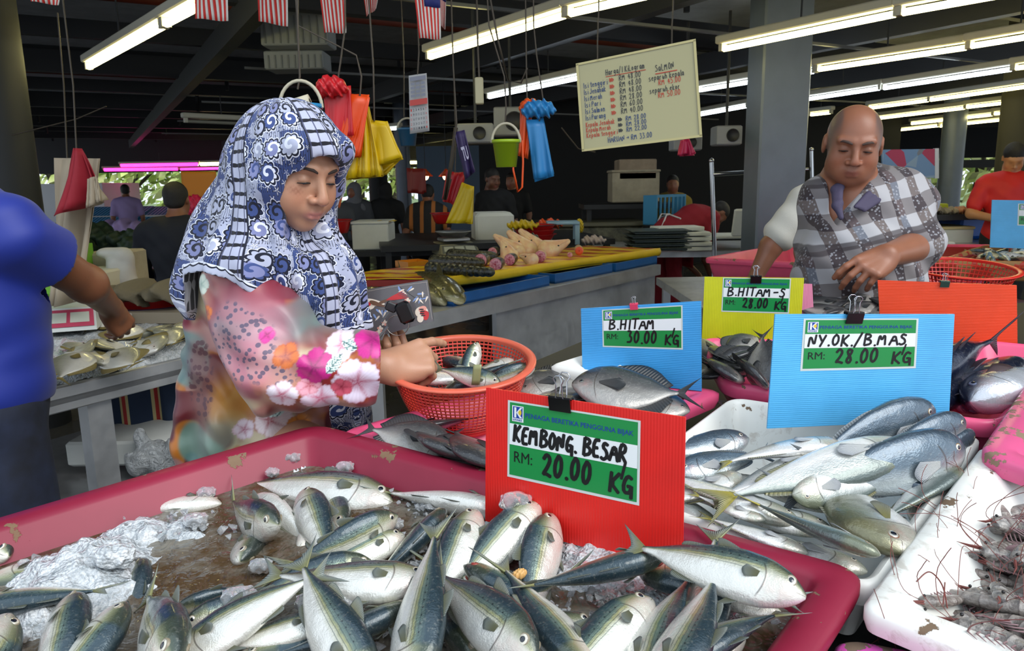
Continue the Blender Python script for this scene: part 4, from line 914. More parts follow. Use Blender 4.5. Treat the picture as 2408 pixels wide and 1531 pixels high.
# ================= writing =================
G = {  # pen strokes on a unit cell, x 0..1, y 0..1
'A': '0,0 .45,1 .9,0|.2,.38 .75,.38', 'B': '.1,0 .1,1|.1,1 .6,.95 .68,.75 .15,.55 .75,.45 .78,.12 .1,0', 'C': '.8,.85 .4,1 .1,.6 .2,.1 .8,.1', 'D': '.1,0 .1,1 .6,.9 .8,.5 .6,.08 .1,0',
'E': '.75,1 .15,.98 .1,0 .75,.02|.12,.5 .6,.52', 'G': '.75,.85 .4,1 .1,.55 .2,.08 .7,.1 .75,.45 .45,.45|.75,.45 .8,-.15', 'H': '.1,1 .1,0|.75,1 .7,0|.1,.5 .75,.52', 'I': '.3,1 .28,0', 'K': '.12,1 .1,0|.75,1 .12,.45 .8,0',
'L': '.15,1 .1,0 .7,.02', 'M': '.05,0 .15,.95 .42,.35 .72,.98 .85,0', 'N': '.08,0 .1,1 .7,.02 .75,1', 'O': '.4,1 .1,.7 .12,.2 .42,0 .75,.3 .72,.8 .4,1', 'P': '.1,0 .12,1 .65,.9 .65,.55 .12,.48', 'R': '.1,0 .12,1 .65,.92 .6,.55 .12,.5 .75,0',
'S': '.7,.88 .3,1 .12,.72 .6,.5 .7,.18 .3,0 .05,.12', 'T': '0,.98 .85,1|.42,1 .4,0', 'U': '.1,1 .1,.2 .4,0 .7,.2 .72,1', 'Y': '.05,1 .4,.5|.78,1 .3,0', 'J': '.6,1 .6,.2 .3,0 .05,.2', 'F': '.7,1 .12,1 .1,0|.12,.52 .6,.52',
'0': '.4,1 .1,.65 .15,.12 .45,0 .75,.35 .7,.85 .4,1', '1': '.35,1 .3,0', '2': '.1,.75 .35,1 .68,.8 .5,.45 .08,.05 .35,.1 .8,.0', '3': '.12,.95 .65,.95 .35,.58 .72,.4 .6,.05 .1,.05', '4': '.55,0 .55,1 .08,.35 .8,.35', '5': '.7,1 .2,1 .15,.58 .6,.6 .7,.2 .35,0 .08,.1',
'6': '.65,1 .2,.6 .12,.15 .45,0 .7,.25 .5,.5 .15,.35', '7': '.1,1 .75,1 .3,0', '8': '.65,.9 .3,1 .15,.75 .65,.3 .45,0 .12,.18 .6,.7 .65,.9', '9': '.65,.6 .3,.55 .15,.85 .45,1 .68,.8 .6,0', '.': '.2,.0 .3,.04', '-': '.1,.45 .7,.48', '/': '.05,-.15 .7,1.15', ',': '.1,-.3 .35,.35', ':': '.2,.1 .22,.14|.2,.6 .22,.64',
'a': '.65,.6 .25,.65 .1,.25 .35,0 .65,.3 .65,.65 .7,0', 'd': '.65,.55 .25,.6 .1,.2 .35,0 .65,.25|.68,1 .68,0', 'e': '.12,.35 .62,.38 .5,.65 .15,.5 .15,.1 .6,.05', 'g': '.65,.6 .25,.65 .1,.3 .35,.1 .65,.35|.67,.65 .62,-.3 .15,-.25', 'h': '.12,1 .1,0|.1,.4 .4,.62 .6,.45 .62,0', 'i': '.3,.6 .3,0|.28,.85 .32,.9', 'k': '.12,1 .1,0|.6,.65 .12,.28 .65,0',
'l': '.25,1 .25,0', 'm': '.05,0 .08,.6 .35,.6 .38,0|.38,.5 .68,.6 .72,0', 'n': '.1,.65 .1,0|.1,.45 .45,.65 .62,.4 .62,0', 'o': '.38,.65 .1,.35 .35,0 .66,.3 .38,.65', 'p': '.12,.6 .1,-.35|.12,.5 .5,.65 .66,.3 .4,.02 .12,.15', 'q': '.6,.6 .6,-.35|.6,.5 .2,.6 .12,.2 .55,.1', 'r': '.12,.6 .12,0|.12,.4 .5,.62', 's': '.55,.6 .2,.6 .2,.35 .55,.25 .5,0 .12,.02', 't': '.35,.95 .33,.05 .6,.05|.1,.65 .6,.66', 'u': '.1,.6 .15,.05 .5,.05 .6,.6 .62,0', 'w': '.05,.6 .2,0 .4,.5 .6,0 .75,.6',
'>': '.0,.9 .5,.5 .0,.1 .0,.9|.4,.9 .95,.5 .4,.1 .4,.9|.1,.5 .35,.5|.5,.5 .8,.5|.1,.7 .1,.3|.5,.7 .5,.3', '~': '0,.5 .7,.5|.5,.7 .75,.5 .5,.3', '_': '0,0 1,0', '\u0105': '.1,.9 .1,0 .5,0 .5,.6'}
class Sheet:
 """a flat panel through four corner points TL, TR, BR, BL: maps (s right, t down) to its face"""
 def __init__(s, TL, TR, BR, BL):
  s.c = [Vector(p) for p in (TL, TR, BR, BL)]; s.n = (s.c[3] - s.c[0]).cross(s.c[1] - s.c[0]).normalized(); s.c[2] = s.c[2] - s.n * (s.c[2] - s.c[0]).dot(s.n)
  s.W = ((s.c[1] - s.c[0]).length + (s.c[2] - s.c[3]).length) / 2; s.H = ((s.c[3] - s.c[0]).length + (s.c[2] - s.c[1]).length) / 2
 def __call__(s, a, b, d=0.0):
  return (s.c[0] * (1 - a) + s.c[1] * a) * (1 - b) + (s.c[3] * (1 - a) + s.c[2] * a) * b + s.n * d
 def rect(s, mb, a0, b0, a1, b1, d, mi, th=0.0):
  q = [(a0, b1), (a1, b1), (a1, b0), (a0, b0)]
  if th <= 0: return mb.add([s(x, y, d) for x, y in q], [(0, 1, 2, 3)], mi)
  return mb.add([s(x, y, d) for x, y in q] + [s(x, y, d - th) for x, y in q], [(0, 1, 2, 3), (7, 6, 5, 4), (0, 4, 5, 1), (1, 5, 6, 2), (2, 6, 7, 3), (3, 7, 4, 0)], mi)
 def stroke(s, mb, pts, w, d, mi):
  for i in range(len(pts) - 1):
   (x0, y0), (x1, y1) = pts[i], pts[i + 1]; X0, Y0, X1, Y1 = x0 * s.W, y0 * s.H, x1 * s.W, y1 * s.H
   dx, dy = X1 - X0, Y1 - Y0; L = math.hypot(dx, dy) or 1e-6; nx, ny = -dy / L * w / 2, dx / L * w / 2; ex, ey = dx / L * w * .3, dy / L * w * .3
   q = [(X0 - ex * .3 + nx * .8, Y0 - ey * .3 + ny * .8), (X0 - ex, Y0 - ey), (X0 - ex * .3 - nx, Y0 - ey * .3 - ny), (X1 + ex * .3 - nx, Y1 + ey * .3 - ny), (X1 + ex, Y1 + ey), (X1 + ex * .3 + nx * .8, Y1 + ey * .3 + ny * .8)]
   mb.add([s(a / s.W, b / s.H, d + i * 2e-6) for a, b in q], [tuple(range(6))[::-1]], mi)
 def write(s, mb, txt, x, y, h, w, mi, d=0.0012, adv=.78, slant=0.0, rise=0.0, jit=0.0, fit=None):
  """hand writing; x,y = baseline start in sheet fractions, h = letter height in metres, w pen width"""
  cx = 0.0; kx = 1.0
  if fit:
   tot = sum(.5 if c == ' ' else {'.': .4, 'i': .42, 'l': .42, 'I': .5, '1': .5, '-': .75, ',': .5, ':': .4, 'M': 1.08, 'm': 1.0, 'w': .95, 't': .62, '>': 1.1}.get(c, .82) * adv / .78 for c in txt) * h; kx = fit * s.W / tot
  for ch in txt:
   if ch == ' ': cx += h * .5; continue
   g = G.get(ch)
   if g is None: continue
   lo = jit and random.uniform(-jit, jit) * h
   for st in g.split('|'):
    P = [tuple(float(v) for v in q.split(',')) for q in st.split()]
    P2 = []
    for i in range(len(P)):                                  # round the corners a little
     if 0 < i < len(P) - 1:
      a, b, c = P[i - 1], P[i], P[i + 1]
      P2 += [(b[0] * .75 + a[0] * .25, b[1] * .75 + a[1] * .25), (b[0] * .75 + c[0] * .25, b[1] * .75 + c[1] * .25)]
     else: P2.append(P[i])
    Q = [((cx + (px * .8 + py * slant) * h) * kx, py * h + lo + rise * cx) for px, py in P2]
    s.stroke(mb, [(x + a / s.W, y - b / s.H) for a, b in Q], w, d, mi)
   cx += h * ({'.': .4, 'i': .42, 'l': .42, 'I': .5, '1': .5, '-': .75, ',': .5, ':': .4, 'M': 1.08, 'm': 1.0, 'w': .95, 't': .62, '>': 1.1}.get(ch, .82)) * adv / .78
  return x + cx / s.W
 def printed(s, mb, txt, x, y, w, h, mi, d=0.0010, bold=0.02):
  """sans-serif print fitted to a box: left x, centre y, width w (fractions), height h (metres)"""
  cu = bpy.data.curves.new('t', 'FONT'); cu.body = txt; cu.offset = bold; cu.resolution_u = 2
  ob = bpy.data.objects.new('t', cu); COL.objects.link(ob); dg = bpy.context.evaluated_depsgraph_get(); me = bpy.data.meshes.new_from_object(ob.evaluated_get(dg))
  V = [v.co.copy() for v in me.vertices]; F = [tuple(p.vertices) for p in me.polygons]
  bpy.data.objects.remove(ob); bpy.data.curves.remove(cu); bpy.data.meshes.remove(me)
  x0 = min(v.x for v in V); x1 = max(v.x for v in V); y0 = min(v.y for v in V); y1 = max(v.y for v in V)
  mb.add([s(x + (v.x - x0) / (x1 - x0) * w, y - ((v.y - y0) / (y1 - y0) - .5) * h / s.H, d) for v in V], F, mi)
def corr(name, c, vert=False, alpha=0.0):
 m = NT(name); co = m.coord('Object'); n = m.noise(co, 8, 5, .6); sc = m.noise(m.coord('Object', (3, 3, 60) if not vert else (60, 60, 2)), 3, 3)
 L = lin(c); m.base(m.mix(m.ramp(n.outputs[0], [(0.3, 0.0), (0.75, 1.0)]), tuple(x * .88 for x in L), tuple(min(1, x * 1.1) for x in L)))
 m.p(Roughness=.34, Transmission_Weight=0.0, Subsurface_Weight=0.0); w = m.n('TexWave', wave_type='BANDS', bands_direction='X' if vert else 'Z', i_Scale=75, i_Vector=co)
 m.bump(m.math('ADD', m.math('MULTIPLY', w.outputs[0], .6), sc.outputs[0]), 0.25, .002); return m.m
lab_g = mat('label_green', '1f8a45', .25); lab_w = mat('label_white', 'e9ecec', .25); lab_b = mat('label_blue', '1b3f9a', .3); ink = mat('black_marker', '101012', .35); logo_y = mat('logo_yellow', 'e3c02a', .3); plast = mat('clear_sleeve', 'cfd6d2', .12)
clip_m = mat('clip_black', '121214', .25, .2); wire_m = mat('clip_wire', 'b9bcc0', .2, 1.0)
def binder_clip(sh, s, t, w, parent, body=clip_m, up=True):
 """bulldog clip on the top edge of a card with two wire handles"""
 c = sh(s, t); X = (sh.c[1] - sh.c[0]).normalized(); Z = (sh.c[0] - sh.c[3]).normalized(); M = frame(c, x=X, z=Z)
 mb = MB(); h = w * .55
 for sg in (1, -1):
  mb.add([M @ Vector(p) for p in ((-w / 2, sg * .001, -h), (w / 2, sg * .001, -h), (w / 2, sg * w * .22, .004), (-w / 2, sg * w * .22, .004), (-w / 2, sg * .0035, -h), (w / 2, sg * .0035, -h), (w / 2, sg * (w * .22 + .002), .003), (-w / 2, sg * (w * .22 + .002), .003))],
   [(0, 1, 2, 3), (7, 6, 5, 4), (0, 4, 5, 1), (1, 5, 6, 2), (3, 2, 6, 7), (0, 3, 7, 4)], 0)
 mb.box((0, 0, .004), (w, w * .46, .003), M=M); mb.tube([M @ Vector((-w / 2, 0, .002)), M @ Vector((w / 2, 0, .002))], w * .07, 8)
 e = mb.build('binder_clip', body, None); o = e
 for sg in (1, -1):
  pts = [(-w * .30, sg * .003, -h * .8), (-w * .16, sg * (w * .24), .006), (-w * .13, sg * w * .30, h * 1.3), (-w * .26, sg * w * .33, h * 1.75), (-w * .12, sg * w * .34, h * 2.0), (w * .12, sg * w * .34, h * 2.0), (w * .26, sg * w * .33, h * 1.75), (w * .13, sg * w * .30, h * 1.3), (w * .16, sg * (w * .24), .006), (w * .30, sg * .003, -h * .8)]
  wb = MB(); wb.tube([M @ Vector(p) for p in pts], w * .032, 6); wb.build('wire_handle', wire_m, o)
 return e
def logo(sh, mb, x0, y0, x1, y1, d):
 f = lambda a, b: (x0 + (x1 - x0) * a, y0 + (y1 - y0) * b)
 sh.rect(mb, x0, y0, x1, y1, d, 1); a, b = f(.08, .05), f(.92, .78); sh.rect(mb, a[0], a[1], b[0], b[1], d + .0002, 2)
 for P, mi in ((((.2, .1), (.38, .1), (.38, .74), (.2, .74)), 1), (((.38, .42), (.72, .08), (.9, .08), (.52, .46)), 1), (((.38, .42), (.52, .40), (.9, .74), (.68, .74)), 1), (((.62, .26), (.80, .24), (.84, .42), (.76, .58), (.6, .52), (.56, .38)), 4)):
  mb.add([sh(*f(*p), d + .0004 + (.0002 if mi == 4 else 0)) for p in P][::-1], [tuple(range(len(P)))], mi)
 sh.printed(mb, 'KPDNKK', f(.08, 0)[0], f(0, .89)[1], (x1 - x0) * .84, (y1 - y0) * sh.H * .13, 2, d + .0003)
def card(TL, TR, BR, BL, m, label, lab=None, name=None, price=None, clip=None, clip_m_=None, th=.004, lines=None, dY=(0, 0), base=-.02, cw=.034, cat='price card', Y=None):
 if Y is None: bl, br = sp(*BL, base), sp(*BR, base)
 else: bl, br = at(*BL, Y[0]), at(*BR, Y[1])
 tl, tr = at(*TL, bl.y + dY[0]), at(*TR, br.y + dY[1]); sh = Sheet(tl, tr, br, bl); mb = MB(); c0 = sh(.5, 1)
 sh.rect(mb, 0, 0, 1, 1, 0, 0, th); e = empty('price_card', (0, 0, 0), label, cat)
 mb.build('board', m, e)
 if lab:
  (a0, b0), (a1, b1) = lab; mb = MB(); W = a1 - a0; Hh = b1 - b0
  q = lambda u, v: (a0 + W * u, b0 + Hh * v)
  sh.rect(mb, a0 - .012, b0 - .012, a1 + .012, b1 + .02, .0004, 3); sh.rect(mb, a0, b0, a1, b1, .0008, 0); sh.rect(mb, *q(0, .285), *q(1, .575), .0011, 1)
  l0, l1 = q(.02, .035), q(.115, .25); logo(sh, mb, l0[0], l0[1], l1[0], l1[1], .0012)
  hm = Hh * sh.H; sh.printed(mb, 'PENIAGA BERETIKA PENGGUNA BIJAK', *q(.13, .155), W * .84, hm * .082, 2, .0013, .010); sh.printed(mb, 'RM:', *q(.04, .735), W * .15, hm * .15, 5, .0013, .0)
  nt, nx, nh = name; sh.write(mb, nt, *q(nx, .53), hm * nh, hm * .050, 5, .0016, slant=.12, jit=.05, fit=W * (.9 if len(nt) > 8 else .62))
  if price: sh.write(mb, price[0], *q(price[1], .90), hm * price[2], hm * .055, 5, .0016, slant=.1, jit=.05, fit=W * .40)
  if price: sh.stroke(mb, [q(.915, .52), q(.885, .74)], hm * .04, .0017, 5)
  sh.write(mb, 'KG', *q(.79, .93), hm * .25, hm * .050, 5, .0016, slant=.1, fit=W * .19)
  mb.build('price_label', [lab_g, lab_w, lab_b, plast, logo_y, ink], e)
 if clip:
  b = binder_clip(sh, clip, 0.0, cw, e, clip_m_ or clip_m); b.parent = e; e2 = b;
 return e, sh
red_c = corr('red_board', 'e0221c', True); blue_c = corr('blue_board', '3f9fe0'); blue2_c = corr('light_blue_board', '58b4ea'); yel_c = corr('yellow_board', 'c9c81e', True); or_c = corr('orange_board', 'f0491f'); pk_c = corr('pink_board', 'ef8fae', True)
card((1143, 912), (1612, 982), (1606, 1345), (1141, 1225), red_c, 'red price card standing in the mackerel tray', ((.135, .075), (.785, .60)), ('KEMBONG. BESAR', .03, .22), ('20.00', .27, .30), .405, base=-.035, cw=.036)
card((1823, 739), (2245, 739), (2232, 988), (1804, 1008), blue2_c, 'light blue price card above the silver fish with yellow tails', ((.17, .05), (.785, .475)), ('NY.OK./B.MAS', .03, .23), ('28.00', .28, .30), .435, base=-.01)
card((1366, 726), (1649, 708), (1650, 920), (1370, 888), blue_c, 'blue price card beside the red basket with a small pink clip', ((.195, .045), (.84, .52)), ('B.HITAM', .07, .26), ('30.00', .30, .32), .455, mat('clip_pink', 'e0486a', .3), base=-.01, cw=.018)
card((1657, 651), (1891, 654), (1880, 815), (1650, 805), yel_c, 'yellow price card in front of the person in white', ((.20, .02), (.86, .50)), ('B.HITAM-S', .06, .26), ('28.00', .30, .30), .52, base=-.02, cw=.028)
card((1720, 662), (1910, 668), (1914, 752), (1716, 746), pk_c, 'plain pink card peeping out behind the yellow price card', base=.0, cat='card')
card((2064, 659), (2391, 671), (2393, 812), (2072, 796), or_c, 'plain orange card back with a small clip before the red colander', None, clip=.49, cw=.022, base=-.02, clip_m_=mat('clip_green', '2c4a40', .3), cat='card')
card((2333, 470), (2580, 474), (2580, 590), (2328, 582), blue2_c, 'blue price card far back at the right edge over a fish tray', ((.26, .08), (.8, .5)), ('SELAR', .1, .24), None, Y=(4.3, 4.3))
# ================= red colander with fish =================
bask_m = NT('basket_red'); n = bask_m.noise(bask_m.coord(), 7, 4); bask_m.base(bask_m.mix(bask_m.ramp(n.outputs[0], [(.35, 0.), (.7, 1.)]), lin('c8362c'), lin('d9553f'))); bask_m.p(Roughness=.32, Subsurface_Weight=.0); bask_m = bask_m.m
rim_m = mat('basket_rim', 'd9664e', .3, var=.12)
def colander(loc, R, Hh, up, label, wall=bask_m, rim=rim_m, nr=86, nz=15, name='colander', simple=False, r0=.62):
 e = empty(name, (0, 0, 0), label, 'colander'); M = frame(loc, x=(1, 0, 0), z=up)
 pr = lambda t: R * (r0 + (1 - r0) * (t ** .62))     # radius at height t
 b = MB()
 if simple: b.lathe([(.001, 0), (R * r0, 0)] + [(pr(t), Hh * t) for t in np.linspace(0.01, 1, 8)] + [(pr(t) - .004, Hh * t) for t in np.linspace(1, .01, 8)] + [(R * r0 - .004, .004), (.001, .004)], 32, M=M)
 else:
  for k in range(nr):
   a = 2 * math.pi * k / nr; w = .0011
   for side in (0,):
    pts = [Vector((pr(t) * math.cos(a), pr(t) * math.sin(a), Hh * t)) for t in np.linspace(0, 1, 8)]; tn = Vector((-math.sin(a), math.cos(a), 0)) * (w * 1.1); rn = Vector((math.cos(a), math.sin(a), 0)) * .0013
    vs = []
    for p in pts: vs += [M @ (p - tn - rn), M @ (p + tn - rn), M @ (p + tn + rn), M @ (p - tn + rn)]
    b.add(vs, [(i * 4 + j, i * 4 + (j + 1) % 4, (i + 1) * 4 + (j + 1) % 4, (i + 1) * 4 + j) for i in range(7) for j in range(4)], 0)
  for t in list(np.linspace(0.04, .95, nz)) + [.0]:
   r = pr(t); z = Hh * t; w = .0016 if t > .02 else .004; b.lathe([(r - .0013, z - w), (r + .0016, z - w), (r + .0016, z + w), (r - .0013, z + w), (r - .0013, z - w)], 48, M=M)
  for k in range(18):                                              # base spokes and rings
   a = math.pi * k / 18; x = Vector((math.cos(a), math.sin(a), 0)) * R * r0; b.tube([M @ -x, M @ x], .0016, 5)
  for q in np.linspace(.12, .95, 9): b.lathe([(R * r0 * q - .0016, -.001), (R * r0 * q + .0016, -.001), (R * r0 * q + .0016, .002), (R * r0 * q - .0016, .002), (R * r0 * q - .0016, -.001)], 40, M=M)
  b.lathe([(R * r0 + .001, -.008), (R * r0 + .004, -.008), (R * r0 + .004, .006), (R * r0 + .001, .006), (R * r0 + .001, -.008)], 48, M=M)
 b.build('lattice_wall' if not simple else 'bowl', wall, e)
 b = MB(); b.lathe([(pr(.93) - .001, Hh * .93), (pr(.93) + .001, Hh * .93), (R + .003, Hh * .96), (R + .010, Hh * .955), (R + .015, Hh * .975), (R + .0155, Hh * 1.0), (R + .012, Hh * 1.018), (R + .003, Hh * 1.022), (R - .003, Hh * 1.01), (R - .004, Hh * .98), (pr(.93) - .001, Hh * .93)], 64, M=M)
 b.build('rim', rim, e); return e
BC = on(1086, 849, 1.075); BUP = Vector((0.03, -.15, 1)).normalized()
BH = .135; BR = .158
BB = BC - BUP * BH
colander(BB, BR, BH, BUP, 'red lattice colander of fish the woman reaches into')
X3 = Vector((1, 0, 0));
def bp(px, py, dz=0.0):
 """point over the colander mouth plane lowered by dz"""
 v = ray(px, py); o_ = Vector((0, 0, CAMZ)); c = BC - BUP * dz; t = (c - o_).dot(BUP) / v.dot(BUP); return o_ + v * t
BF = [((1178, 900), (1010, 862), .015, .005, 20, None, 'mackerel', 'blue green fish under her fingertips in the colander'), ((1000, 888), (1130, 894), .045, .045, -100, .22, 'queenfish', 'white fish along the front inside of the colander'), ((1110, 840), (1090, 900), .02, .06, 60, .16, 'mackerel', 'fish with a whitish round head standing in the colander'),
 ((1080, 905), (1190, 855), .05, .0, 70, .2, 'mackerel', 'fish with a dark forked tail at the right inside of the colander'), ((1225, 870), (1130, 905), .03, .05, 15, .17, 'mackerel', 'dark backed fish touching the right colander wall'), ((1180, 858), (1080, 905), .03, .05, 95, .19, 'mackerel', 'pale fish beside the forked tail in the colander'), ((990, 885), (1090, 870), .05, .05, 60, .2, 'mackerel', 'olive fish at the left inside of the colander'), ((1060, 850), (1150, 875), .06, .06, 80, .2, 'mackerel', 'fish at the bottom of the colander')]
for (h, t_, d0, d1, t, L, kind, lb) in BF:
 put_fish(kind, bp(*h, d0), bp(*t_, d1), t, L, None, lb, 'fish in the red colander', up=BUP, wide=1.1)
b = MB(); b.slab(lambda u, v: bp(1118, 905, .02) + Vector(((u - .5) * .018, 0, v * .045)) + Vector((.006 * v, 0, 0)), 4, 4, .0015); b.build('loose_fin', SP['mackerel']['tfin'], label='single fin sticking up over the near colander rim', cat='fish fin')
# ================= prawns =================
pm = NT('prawn_shell'); uv = pm.n('UVMap'); sx = pm.n('SeparateXYZ', i_Vector=uv.outputs[0]); co = pm.coord('Object')
seg = pm.math('ABSOLUTE', pm.math('SINE', pm.math('MULTIPLY', sx.outputs[0], 22.0))); n1 = pm.noise(co, 30, 5); oi = pm.n('ObjectInfo')
g = pm.mix(pm.ramp(n1.outputs[0], [(0.3, 0.), (.7, 1.)]), lin('6e6a66'), lin('a8a29a')); g = pm.mix(pm.ramp(seg, [(0.0, .7), (.25, 0.)]), g, lin('4a4446')); g = pm.mix(pm.math('MULTIPLY', oi.outputs['Random'], .35), g, lin('8a7468'))
pm.base(g); pm.p(Roughness=.2, Coat_Weight=.5, Coat_Roughness=.1, Subsurface_Weight=.0); pm.bump(pm.math('ADD', seg, n1.outputs[0]), .5, .01)
ant_m = mat('prawn_antenna', '7a3f38', .4); leg_m = mat('prawn_leg', '9a7a7c', .35); peye = mat('prawn_eye', '14100f', .15); ptail = fin_mat('prawn_tail_fan', '6a5660', '3f3a48')
def make_prawn(curl, seed):
 rr = random.Random(seed); n = 30; m_ = 12; vs = []; uv = []; fs = []; ctr = []
 for i in range(n):
  u = i / (n - 1); th = curl * (1 - u) ** 1.3 * 1.0; L = 1.0
  ctr.append(None)
 p = Vector((0, 0, 0)); ang = 0.0; pts = []
 for i in range(n):
  u = i / (n - 1); pts.append((p.copy(), ang)); ang += curl / n * (1.4 if u < .6 else .2); p = p - Vector((math.cos(ang), 0, math.sin(ang) * 1)) * (0.8 / n)
 for i in range(n):
  u = 1 - i / (n - 1); r = .085 * (min(1, (i / (n - 1)) * 9 + .25)) ** .6 * (1 - .55 * (1 - u) ** 1.2); r *= 1 + (.05 * (abs(math.sin(u * 22)) < .3 and u < .68)); c, an = pts[i]; ux = Vector((math.cos(an), 0, math.sin(an))); uz = Vector((-math.sin(an), 0, math.cos(an)))
  for k in range(m_):
   a = 2 * math.pi * k / m_; vs.append(c + Vector((0, 1, 0)) * r * .75 * math.cos(a) + uz * r * 1.1 * math.sin(a)); uv.append((u, k / m_))
 for i in range(n - 1):
  for k in range(m_): fs.append((i * m_ + k, i * m_ + (k + 1) % m_, (i + 1) * m_ + (k + 1) % m_, (i + 1) * m_ + k))
 fs.append(tuple(range(m_))[::-1]); fs.append(tuple(range((n - 1) * m_, n * m_)))
 me = bpy.data.meshes.new('prawn'); me.from_pydata([tuple(v) for v in vs], [], fs); me.materials.append(pm.m); me.polygons.foreach_set('use_smooth', [True] * len(fs)); set_uv(me, uv)
 o = bpy.data.objects.new('prawn', me); link(o)
 c, an = pts[-1]; bx = -Vector((math.cos(an), 0, math.sin(an))); bz = Vector((-math.sin(an), 0, math.cos(an)))
 b = MB()
 for s_ in (-1, -.45, .45, 1): b.slab(lambda u, v, s_=s_: c + bx * (u * .17) + Vector((0, 1, 0)) * (s_ * .055 * u + (v - .5) * .055 * math.sin(.4 + u * 2.3)) + bz * (.01 * abs(s_)), 4, 3, .004)
 b.build('tail_fan', ptail_m, o)
 b = MB()
 for s_ in (-1, 1):
  for k in range(1 + (s_ > 0)):
   q = [Vector((.0, s_ * .02, .0))]; d = Vector((1, s_ * rr.uniform(.1, .8), rr.uniform(.1, .5)))
   for j in range(12): q.append(q[-1] + d.normalized() * .055); d += Vector((rr.uniform(-.32, .12), s_ * .1, -.11))
   b.tube(q, .003, 4)
  b.tube([(-.05, s_ * .01, .05), (.08, s_ * .005, .05), (.18, 0, .08)], [.012, .008, .001], 5)
 b.build('antenna', ant_m, o)
 b = MB()
 for j in range(9):
  i = 3 + j * 2; c, an = pts[min(i, n - 1)];
  for s_ in (-1, 1): q = c + Vector((0, s_ * .03, -.07)); b.tube([q, q + Vector((.03, s_ * .03, -.07)), q + Vector((-.02, s_ * .02, -.14))], [.008, .006, .002], 4)
 b.build('legs', leg_m, o)
 for s_ in (-1, 1): MB().ell((-.035, s_ * .06, .045), (.014, .014, .014), 8, 6).build('eye', peye, o)
 return o
ptail_m = mat('prawn_tail', '5a4a58', .3)
PRT = [make_prawn(c, 11 + i) for i, c in enumerate((.5, 1.1, 1.8, .9))]; pused = [False] * 4; PN = [0]
def put_prawn(P, az, L, k, tilt, roll, label):
 o = PRT[k] if not pused[k] else copy_tree(PRT[k]); pused[k] = True
 o.matrix_world = Matrix.Translation(P) @ Matrix.Rotation(az, 4, 'Z') @ Matrix.Rotation(tilt, 4, 'Y') @ Matrix.Rotation(roll, 4, 'X') @ Matrix.Scale(L, 4); tag(o, label, 'prawn', 'grey prawns in the white tray')
PR = [((2300, 1458), 1.75 * 1.57, .135, 0, 'prawn with a bright shine along its back, nearest the front rim'), ((2215, 1475), .3, .12, 3, 'prawn touching the inner corner of the white tray'), ((2290, 1400), -.6, .16, 0, 'long prawn sloping down to the right edge'), ((2330, 1210), 1.4, .12, 1, 'prawn tail standing up against the white wall'), ((2350, 1230), 2.6, .14, 2, 'curled prawn at the back under the wall end'),
 ((2390, 1210), -2.6, .14, 1, 'rounded prawn at the back right edge'), ((2380, 1270), .8, .13, 3, 'prawn with a pinkish belly in the back row'), ((2340, 1310), 2.9, .13, 1, 'wet prawn left of the middle of the heap'), ((2400, 1330), -.4, .14, 2, 'curled prawn at the right edge in the middle'), ((2310, 1360), 2.2, .13, 0, 'prawn lying against the foot of the white wall'), ((2370, 1385), .4, .14, 3, 'prawn with yellow feelers in the middle'),
 ((2265, 1420), 3.0, .12, 1, 'small prawn beside the white wall foot'), ((2400, 1430), 1.7, .15, 0, 'prawn upright at the right edge'), ((2350, 1470), -2.7, .14, 3, 'prawn below the middle with bent body'), ((2400, 1500), 2.7, .15, 1, 'prawn low at the right edge'), ((2280, 1510), .2, .12, 2, 'curled prawn by the front rim'), ((2340, 1520), -.3, .13, 3, 'pinkish legged prawn at the bottom edge'), ((2235, 1440), -1.2, .1, 2, 'small dark prawn in the left corner'), ((2395, 1370), 2.2, .13, 0, 'grey prawn crossing another at the right'), ((2330, 1265), -2.0, .12, 3, 'prawn head hanging at the wall'), ((2440, 1250), .5, .14, 1, 'prawn just outside the right edge'), ((2440, 1400), 1.5, .14, 2, 'prawn past the right edge'), ((2450, 1480), .2, .14, 0, 'prawn at the far right corner'), ((2360, 1430), 1.1, .13, 1, 'prawn partly under two others in the middle'), ((2310, 1330), .0, .12, 0, 'flat prawn under the wet one'), ((2380, 1460), -.8, .13, 2, 'curled prawn right of the shiny one'), ((2420, 1300), 3.0, .14, 0, 'prawn at the right edge above the curled one')]
ordn = 'first second third fourth fifth sixth seventh eighth'.split()
PR += [((2350 + (j % 4) * 42, 1200 + (j // 4) * 82), j * 2.1, .14, j % 4, 'prawn deep in the right part of the heap, %s in row %s' % (ordn[j % 4], ordn[j // 4])) for j in range(16)]
for i, (p_, az, L, k, lb) in enumerate(PR):
 L *= 1.22; az_ = Vector((math.cos(az), math.sin(az), 0)) * L * .38
 put_prawn(sp(p_[0], p_[1], -.035 + .016 * (i % 3)) + az_, az, L, k, random.uniform(-.2, .2), random.choice((-1, 1)) * random.uniform(.9, 1.6), lb)
b = MB()
nx = 60
b.grid(lambda u, v: (lambda q: (q.x, q.y, pz(q.y) - .072 + .02 * float(vnoise(np.array(q.x * 45), np.array(q.y * 45), 5))))(A3.lerp(B3, .25 + u * .7).lerp(C3.lerp(D3, .25 + u * .7), .06 + v * .83)), nx, nx)
b.build('prawn_bed', pm.m, label='layer of grey prawns packed under the visible ones', cat='prawns', kind='stuff')
